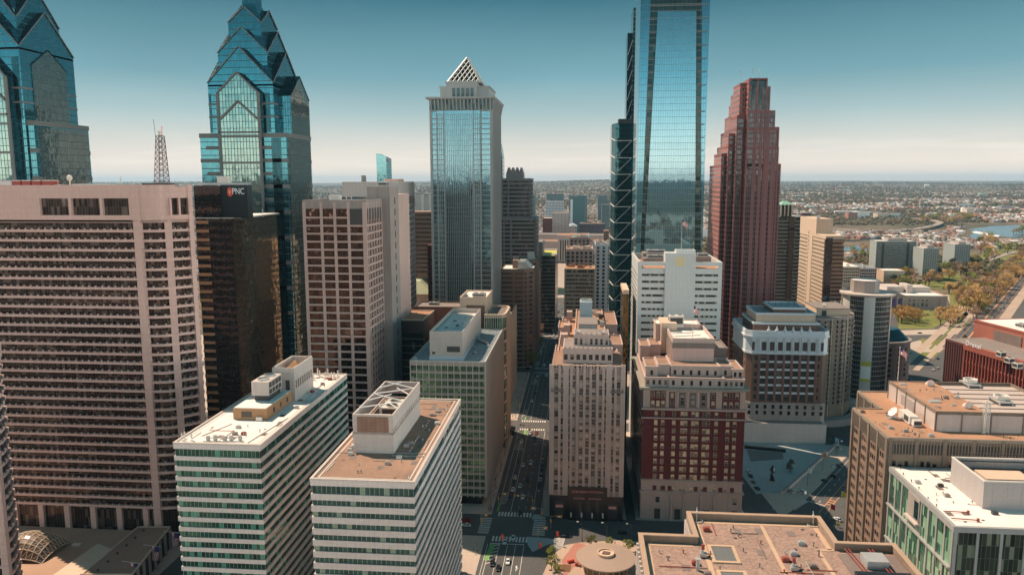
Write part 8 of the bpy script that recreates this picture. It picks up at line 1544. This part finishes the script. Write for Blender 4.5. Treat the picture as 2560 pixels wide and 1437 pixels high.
for lab, px, py, w_, d_, h, mt in (('pale shed with an orange end wall on the far plain', 2110, 489, 150, 40, 14, 'white_terra'), ('domed pale hall on the far right hillside', 2318, 481, 60, 40, 20, 'white_terra'), ('green roofed hall among the far right woods', 2455, 497, 44, 36, 16, 'slabw'), ('white terrace row on the far right plain', 2410, 518, 120, 14, 12, 'white_terra'), ('dark block on the far plain', 2020, 477, 60, 40, 34, 'far_teal'), ('dark blue shed on the far plain', 2000, 503, 70, 40, 18, 'far_teal'), ('grey block standing in the far plain', 2054, 492, 24, 30, 40, 'stonegrey'), ('wide white factory roof beyond the expressway', 2120, 534, 110, 40, 10, 'white_terra'), ('long pale shed above the river lake', 2520, 522, 70, 14, 8, 'conc'), ('pair of reddish gabled houses beyond the tan tower', 2015, 541, 40, 20, 16, 'brick_red'), ('white far block beside the first apartment slab', 2235, 543, 50, 20, 14, 'white_terra')):
    p = az(px, py, 0); zq = hills(p[0], p[1]); t = thing('building', lab, 'building', (p[0], p[1], zq)); b = MB(); b.box(p[0]-w_/2, p[0]+w_/2, p[1], p[1]+d_, zq-2, zq+h); b.build('wall', M[mt], t)
    b = MB(); Q = rect(p[0]-w_/2-.5, p[0]+w_/2+.5, p[1]-.5, p[1]+d_+.5); b.prism(Q, zq+h, zq+h+(9 if 'dome' in lab or 'green' in lab else 1.5), True, False, [(p[0]+(x-p[0])*.5, p[1]+d_/2+(y-p[1]-d_/2)*.4) for x, y in Q] if 'dome' in lab or 'green' in lab else None); b.build('roof', M['copper'] if 'green' in lab else M['roof_white'], t)
    if 'orange' in lab: b = MB(); b.box(p[0]-w_/2-12, p[0]-w_/2-.2, p[1], p[1]+30, zq, zq+24); b.build('end_wall', M['signred'], t)
# city on the other side, only seen mirrored in the glass fronts
b = MB(); r = random.Random(3)
for i in range(1300):
    x, y = r.uniform(-1500, 1500), -90-1900*r.random()**1.6; lx, ly, h = r.uniform(10, 34), r.uniform(10, 34), r.uniform(8, 30) if r.random() < .985 else r.uniform(30, 48); b.cm = r.choice([0, 1, 2, 2, 3]); b.prism(rect(x-lx/2, x+lx/2, y-ly/2, y+ly/2), 0, h, False); b.cm = 4 if r.random() < .4 else 2; b.face([(x-lx/2, y-ly/2, h), (x+lx/2, y-ly/2, h), (x+lx/2, y+ly/2, h), (x-lx/2, y+ly/2, h)])
BM = [surf('eastern_'+n, c, .85, .1, .05, .05, (3.2, 3.8, 1.6, 1.8), jdark=.35) for n, c in (('cream', (.62, .52, .44)), ('brick', (.36, .18, .13)), ('tan', (.58, .43, .33)), ('grey', (.42, .39, .37)))]+[M['roof_tan']]
o = b.build('eastern_city', BM); tag(o, 'mass of city blocks on the eastern side of downtown', 'city', None, 'stuff')
M['ebounce'] = surf('eastern_bounce', (.50, .42, .35), .9, .15, .01, 0)
sheet('eastern_plaza', [[(-1600, -2600), (1600, -2600), (1600, -45), (-1600, -45)]], .02, M['ebounce'])  # unseen pale floor added to bounce sunlight onto the east fronts
# ================================================================== street furniture and people
def lamp(x, y, lab, grp, d=1):
    t = thing('street_lamp', lab, 'street lamp', (x, y, .15), grp); b = MB(); b.tube((x, y, .15), (x, y, 8.6), .13, .08, 8); b.tube((x, y, .15), (x, y, .9), .22, .16, 8); b.build('pole', M['dark'], t); b = MB(); b.tube((x, y, 8.4), (x+d*2.4, y, 9.1), .07, n=6); b.build('arm', M['dark'], t); b = MB(); b.prism(rect(x+d*2.1-.5*(d < 0), x+d*2.1+.5+.4*(d > 0), y-.2, y+.2), 9.0, 9.22, True, True); b.build('lamp_head', M['pale'], t)
for k in range(13): lamp(-43.6, 356+k*23 if k < 6 else 500+(k-6)*19, 'dark street lamp on the left sidewalk of the boulevard', 'lamps on the left sidewalk', 1)
for k in range(6): lamp(-17.8, 357+k*22, 'dark street lamp on the right sidewalk beside the limestone building', 'lamps on the right sidewalk', -1)
for i in range(6): p = pk(20+i*28, -4); lamp(p[0], p[1], 'street lamp along the sunken plaza side of the diagonal parkway', 'lamps along the diagonal parkway', 1)
for i in range(3): lamp(1.5+i*11, 324, 'street lamp on the kerb behind the saucer pavilion', 'lamps behind the pavilion', -1)
YS = plain('signal_yellow', (.62, .27, .03), .5)
for px, py, dx, lab in ((1331, 1268, -9, 'traffic signal with long arm over the far zebra crossing'), (1354, 1300, -5, 'traffic signal with large yellow head on the right traffic island'), (1246, 1262, 4, 'traffic signal on the left sidewalk by the crowd'), (1203, 1316, 3, 'traffic signal on the left side street corner'), (1377, 1320, 5, 'traffic signal on the island right of the crossing'), (1345, 1350, 4, 'traffic signal beside the red banner'), (1324, 1085, -6, 'traffic signal at the sunlit second crossing')):
    x, y = az(px, py, 0)[:2]; t = thing('traffic_signal', lab, 'traffic light', (x, y, .15)); b = MB(); b.tube((x, y, .15), (x, y, 6.2), .12, .09, 8); b.tube((x, y, 6.0), (x+dx, y, 6.3), .08, .05, 6); b.build('mast', M['metal'], t)
    for u in (.98, .6): b = MB(); xx = x+dx*u; b.box(xx-.28, xx+.28, y-.28, y+.2, 5.3, 6.7); b.build('signal_head', YS, t)
    b = MB(); b.box(x-.4, x+.4, y-.4, y+.3, 2.9, 4.2); b.build('signal_head', YS, t); b = MB(); b.box(x+dx*.8-.5, x+dx*.8+.5, y-.1, y, 5.6, 6.4); b.build('street_sign', M['signwhite'], t)
for px, py, mt, lab in ((1253, 1370, 'signred', 'red banner on a post on the left sidewalk below the crossing'), (1347, 1392, 'signred', 'red banner on a post at the right kerb below the island'), (1390, 1362, 'signred', 'small red banner on a post right of the island')):
    x, y = az(px, py, 0)[:2]; t = thing('banner_post', lab, 'banner', (x, y, .15)); b = MB(); b.tube((x, y, .15), (x, y, 7), .1, n=7); b.build('post', M['dark'], t); b = MB(); b.box(x+.1, x+1.2, y-.05, y+.05, 4.2, 6.6); b.build('banner', M[mt], t)
for px, py, c_, lab in ((2055, 1165, (.45, .06, .10), 'striped flag on a pole beside the sunken plaza, the colourful one'), (2018, 1205, (.6, .6, .6), 'white flag on a pole beside the sunken plaza'), (2075, 1298, (.45, .03, .08), 'crimson flag on a pole under the brown block'), (2102, 1265, (.45, .42, .04), 'yellow green street banner under the brown block'), (2087, 1125, (.12, .32, .50), 'pale blue flag at the upper tip of the sunken plaza')):
    x, y = az(px, py, 0)[:2]; t = thing('flagpole', lab, 'flag', (x, y, .1)); b = MB(); b.tube((x, y, .1), (x, y, 8), .09, n=7); b.build('pole', M['metal'], t); b = MB(); f_ = lambda u, v: (x+.1+u*2.0, y+.18*math.sin(u*6), 7.9-v*2.6-u*.7)
    for i in range(6): b.cm = i % 2 if 'colour' in lab else 0; b.face([f_(0+i/6, 1), f_((i+1)/6, 1), f_((i+1)/6, 0), f_(i/6, 0)])
    cm_ = plain('flag_cloth_%d' % px, c_, .8); b.build('flag_cloth', [cm_, M['banner_c'] if 'banner_c' in M else M['yellowsteel']], t)
# hanging striped flags over the podium street
for px, py, lab in ((437, 1345, 'striped flag hanging highest over the street beside the banded block'), (388, 1380, 'striped flag hanging in the middle of the three over the street'), (335, 1422, 'striped flag hanging lowest of the three over the street')):
    p = az(px, py, 9.0); x, y, z = p[0], p[1], 11.5; t = thing('hanging_flag', lab, 'flag', (x, y, z)); b = MB(); b.tube((x-5, y+.2, z+.6), (x+3, y, z+.1), .09, n=6); b.build('staff', M['pale'], t); b = MB(); f_ = lambda u, v: (x-1.6+u*3.2+.12*math.sin(v*7+u*4), y+.3*math.sin(u*8+v*3), z-v*6.0)
    n = 13
    for i in range(n):
        for j in range(10): b.cm = 2 if (i >= 7 and j < 4) else (0 if i % 2 == 0 else 1); b.face([f_(i/n, (j+1)/10), f_((i+1)/n, (j+1)/10), f_((i+1)/n, j/10), f_(i/n, j/10)])
    b.build('flag_cloth', [M['f_red'], M['f_white'], M['f_blue']], t)
x, y = az(1278, 1083, 0)[:2]; t = thing('subway_entrance', 'dark glazed subway entrance kiosk on the left sidewalk near the second crossing', 'kiosk', (x, y, .15)); b = MB(); b.box(x-2.2, x+2.2, y-4, y+4, .15, 3.2); b.build('glazing', M['g_dark'], t); b = MB(); b.box(x-2.6, x+2.6, y-4.4, y+4.4, 3.2, 3.5); b.build('roof', M['dark'], t)
x, y = az(1974, 1225, 0)[:2]
t = thing('bronze_sculpture', 'tall dark bronze sculpture standing in the sunken plaza', 'sculpture', (x-6, y+12, .15)); x -= 6; y += 12; b = MB(); b.lathe((x, y), [(1.6, .15), (1.6, 1), (.8, 1.2), (1.3, 3), (.7, 4.4), (1.5, 6), (.9, 7.6), (.4, 8.6), (0, 9)], 9); b.build('figure_column', M['granite_black'], t); b = MB(); b.box(x-2.4, x+2.4, y-2.4, y+2.4, .15, .5); b.build('plinth', M['conc'], t)
t = thing('fountain_wall', 'long dark low wall fountain at the back of the sunken plaza', 'fountain', (108, 452, .15)); b = MB(); b.prism([(99, 452), (122, 447), (122.2, 448.4), (99.2, 453.6)], .15, 1.8); b.build('wall', M['granite_black'], t); b = MB(); b.prism([(98, 430), (118, 436), (120, 446), (100, 450)], .15, .22); b.build('basin_steps', M['stonegrey'], t)
t = thing('retaining_wall', 'pale stone retaining wall along the diagonal edge of the sunken plaza', 'wall', (130, 424, 0)); b = MB(); b.prism([(103.4, 384.2), (105.4, 384.6), (157.6, 462.8), (156, 463.8)], .1, 1.9); b.build('wall', M['conc_dirty'], t)  # darker concrete here stands in for a shadow that is not cast
for px, py, lab in ((1452, 1410, 'red tube shaped toy sculpture lying on the red paving beside the pavilion'),):
    x, y = az(px-33, py-4, .3)[:2]; t = thing('red_sculpture', lab, 'sculpture', (x, y, .2)); b = MB(); b.tube((x, y, .9), (x+2.6, y+1.6, .9), .55, n=10); b.build('tube', M['signred'], t); b = MB(); b.box(x+3.2, x+4.6, y-2.2, y-1.2, .2, 1.4); b.box(x+4.8, x+5.8, y-2.8, y-2, .2, 1.0); b.build('block', M['rust'], t)
# people: one continuous skinned figure in two walking poses
def person_mesh(st, seed):
    me = bpy.data.meshes.new('person'); V = [(0, 0, .95), (0, .01, 1.2), (0, 0, 1.42), (0, 0, 1.52), (0, .02, 1.66), (.2, 0, 1.40), (.26, st*.12, 1.14), (.25, st*.2, .92), (-.2, 0, 1.40), (-.26, -st*.12, 1.14), (-.25, -st*.2, .92), (.1, 0, .88), (.1, -st*.16, .48), (.1, -st*.3, .06), (.1, -st*.3+.14, .03), (-.1, 0, .88), (-.1, st*.18, .48), (-.1, st*.26, .06), (-.1, st*.26+.14, .03)]
    E = [(0, 1), (1, 2), (2, 3), (3, 4), (2, 5), (5, 6), (6, 7), (2, 8), (8, 9), (9, 10), (0, 11), (11, 12), (12, 13), (13, 14), (0, 15), (15, 16), (16, 17), (17, 18)]; Rr_ = [.15, .14, .16, .06, .11, .075, .055, .045, .075, .055, .045, .09, .07, .05, .045, .09, .07, .05, .045]
    me.from_pydata(V, E, []); o = bpy.data.objects.new('person', me); COL.objects.link(o); sk = o.modifiers.new('skin', 'SKIN'); o.modifiers.new('sub', 'SUBSURF').levels = 1
    for v, r_ in zip(me.skin_vertices[0].data, Rr_): v.radius = (r_, r_*.8)
    me.skin_vertices[0].data[0].use_root = True; bpy.context.view_layer.update(); m2 = bpy.data.meshes.new_from_object(o.evaluated_get(bpy.context.evaluated_depsgraph_get())); bpy.data.objects.remove(o); return m2
PMs = [person_mesh(.9, 0), person_mesh(.5, 1)]; CL = [plain('clothes_'+n, c, .85) for n, c in (('dark', (.02, .022, .03)), ('grey', (.14, .13, .13)), ('red', (.35, .04, .04)), ('pale', (.5, .46, .42)))]
PMV = []
for pm in PMs:
    for c_ in CL: m2 = pm.copy(); m2.materials.clear(); m2.materials.append(c_); PMV.append(m2)
skinm = plain('skin', (.42, .26, .19), .6); hm = MB(); hm.lathe((0, .02), [(0, 1.56), (.075, 1.60), (.10, 1.68), (.085, 1.77), (0, 1.81)], 10); hme = mk(hm, 'head_and_hair', plain('dark_hair', (.05, .03, .02), .8))
def person(x, y, lab, grp, z=.15):
    o = bpy.data.objects.new('person', rnd.choice(PMV)); COL.objects.link(o); o.location = (x, y, z); a = rnd.random()*6.28; o.rotation_euler = (0, 0, a); tag(o, lab, 'person', grp); h = bpy.data.objects.new('hair', hme); COL.objects.link(h); h.parent = o; return o
for k in range(26): person(rnd.uniform(-47.5, -43), rnd.uniform(352, 474), 'person walking on the dappled left sidewalk of the first boulevard block', 'people on the left sidewalk')
for k in range(7): person(-43.6+rnd.uniform(-1, 1), 352+rnd.uniform(-1.4, 2.4), 'person in the small crowd waiting at the left crossing corner', 'people at the crossing corner')
for k in range(14): person(rnd.uniform(-50, -43), rnd.uniform(500, 620), 'person on the left sidewalk beyond the second crossing', 'people beyond the second crossing')
for k in range(6): person(rnd.uniform(-46, -42.6), rnd.uniform(300, 318), 'person standing on the near left sidewalk below the crossing', 'people on the near left sidewalk')
for k in range(6): person(rnd.uniform(-17.6, -15), rnd.uniform(352, 470), 'person walking on the right sidewalk beside the limestone building', 'people on the right sidewalk')
for k in range(6): person(rnd.uniform(-8, 24), rnd.uniform(321.5, 325), 'person on the plaza kerb behind the pavilion', 'people behind the pavilion')
finish_windows(100)
# ================================================================== air
b = MB(); b.box(-26000, 26000, -26000, 30000, -6, 345); o = b.build('haze', newmat('haze')[0]); tag(o, 'thin bluish summer haze over the city', 'haze', None, 'stuff'); o['kind'] = 'stuff'
ma = o.data.materials[0]; tt = ma.node_tree; tt.nodes.clear(); ou = nd(tt, 'ShaderNodeOutputMaterial'); pv = nd(tt, 'ShaderNodeVolumePrincipled'); pv.inputs['Color'].default_value = (.34, .62, .85, 1); pv.inputs['Density'].default_value = 3.3e-5; pv.inputs['Anisotropy'].default_value = 0.2; lk(tt, pv.outputs[0], ou.inputs['Volume'])
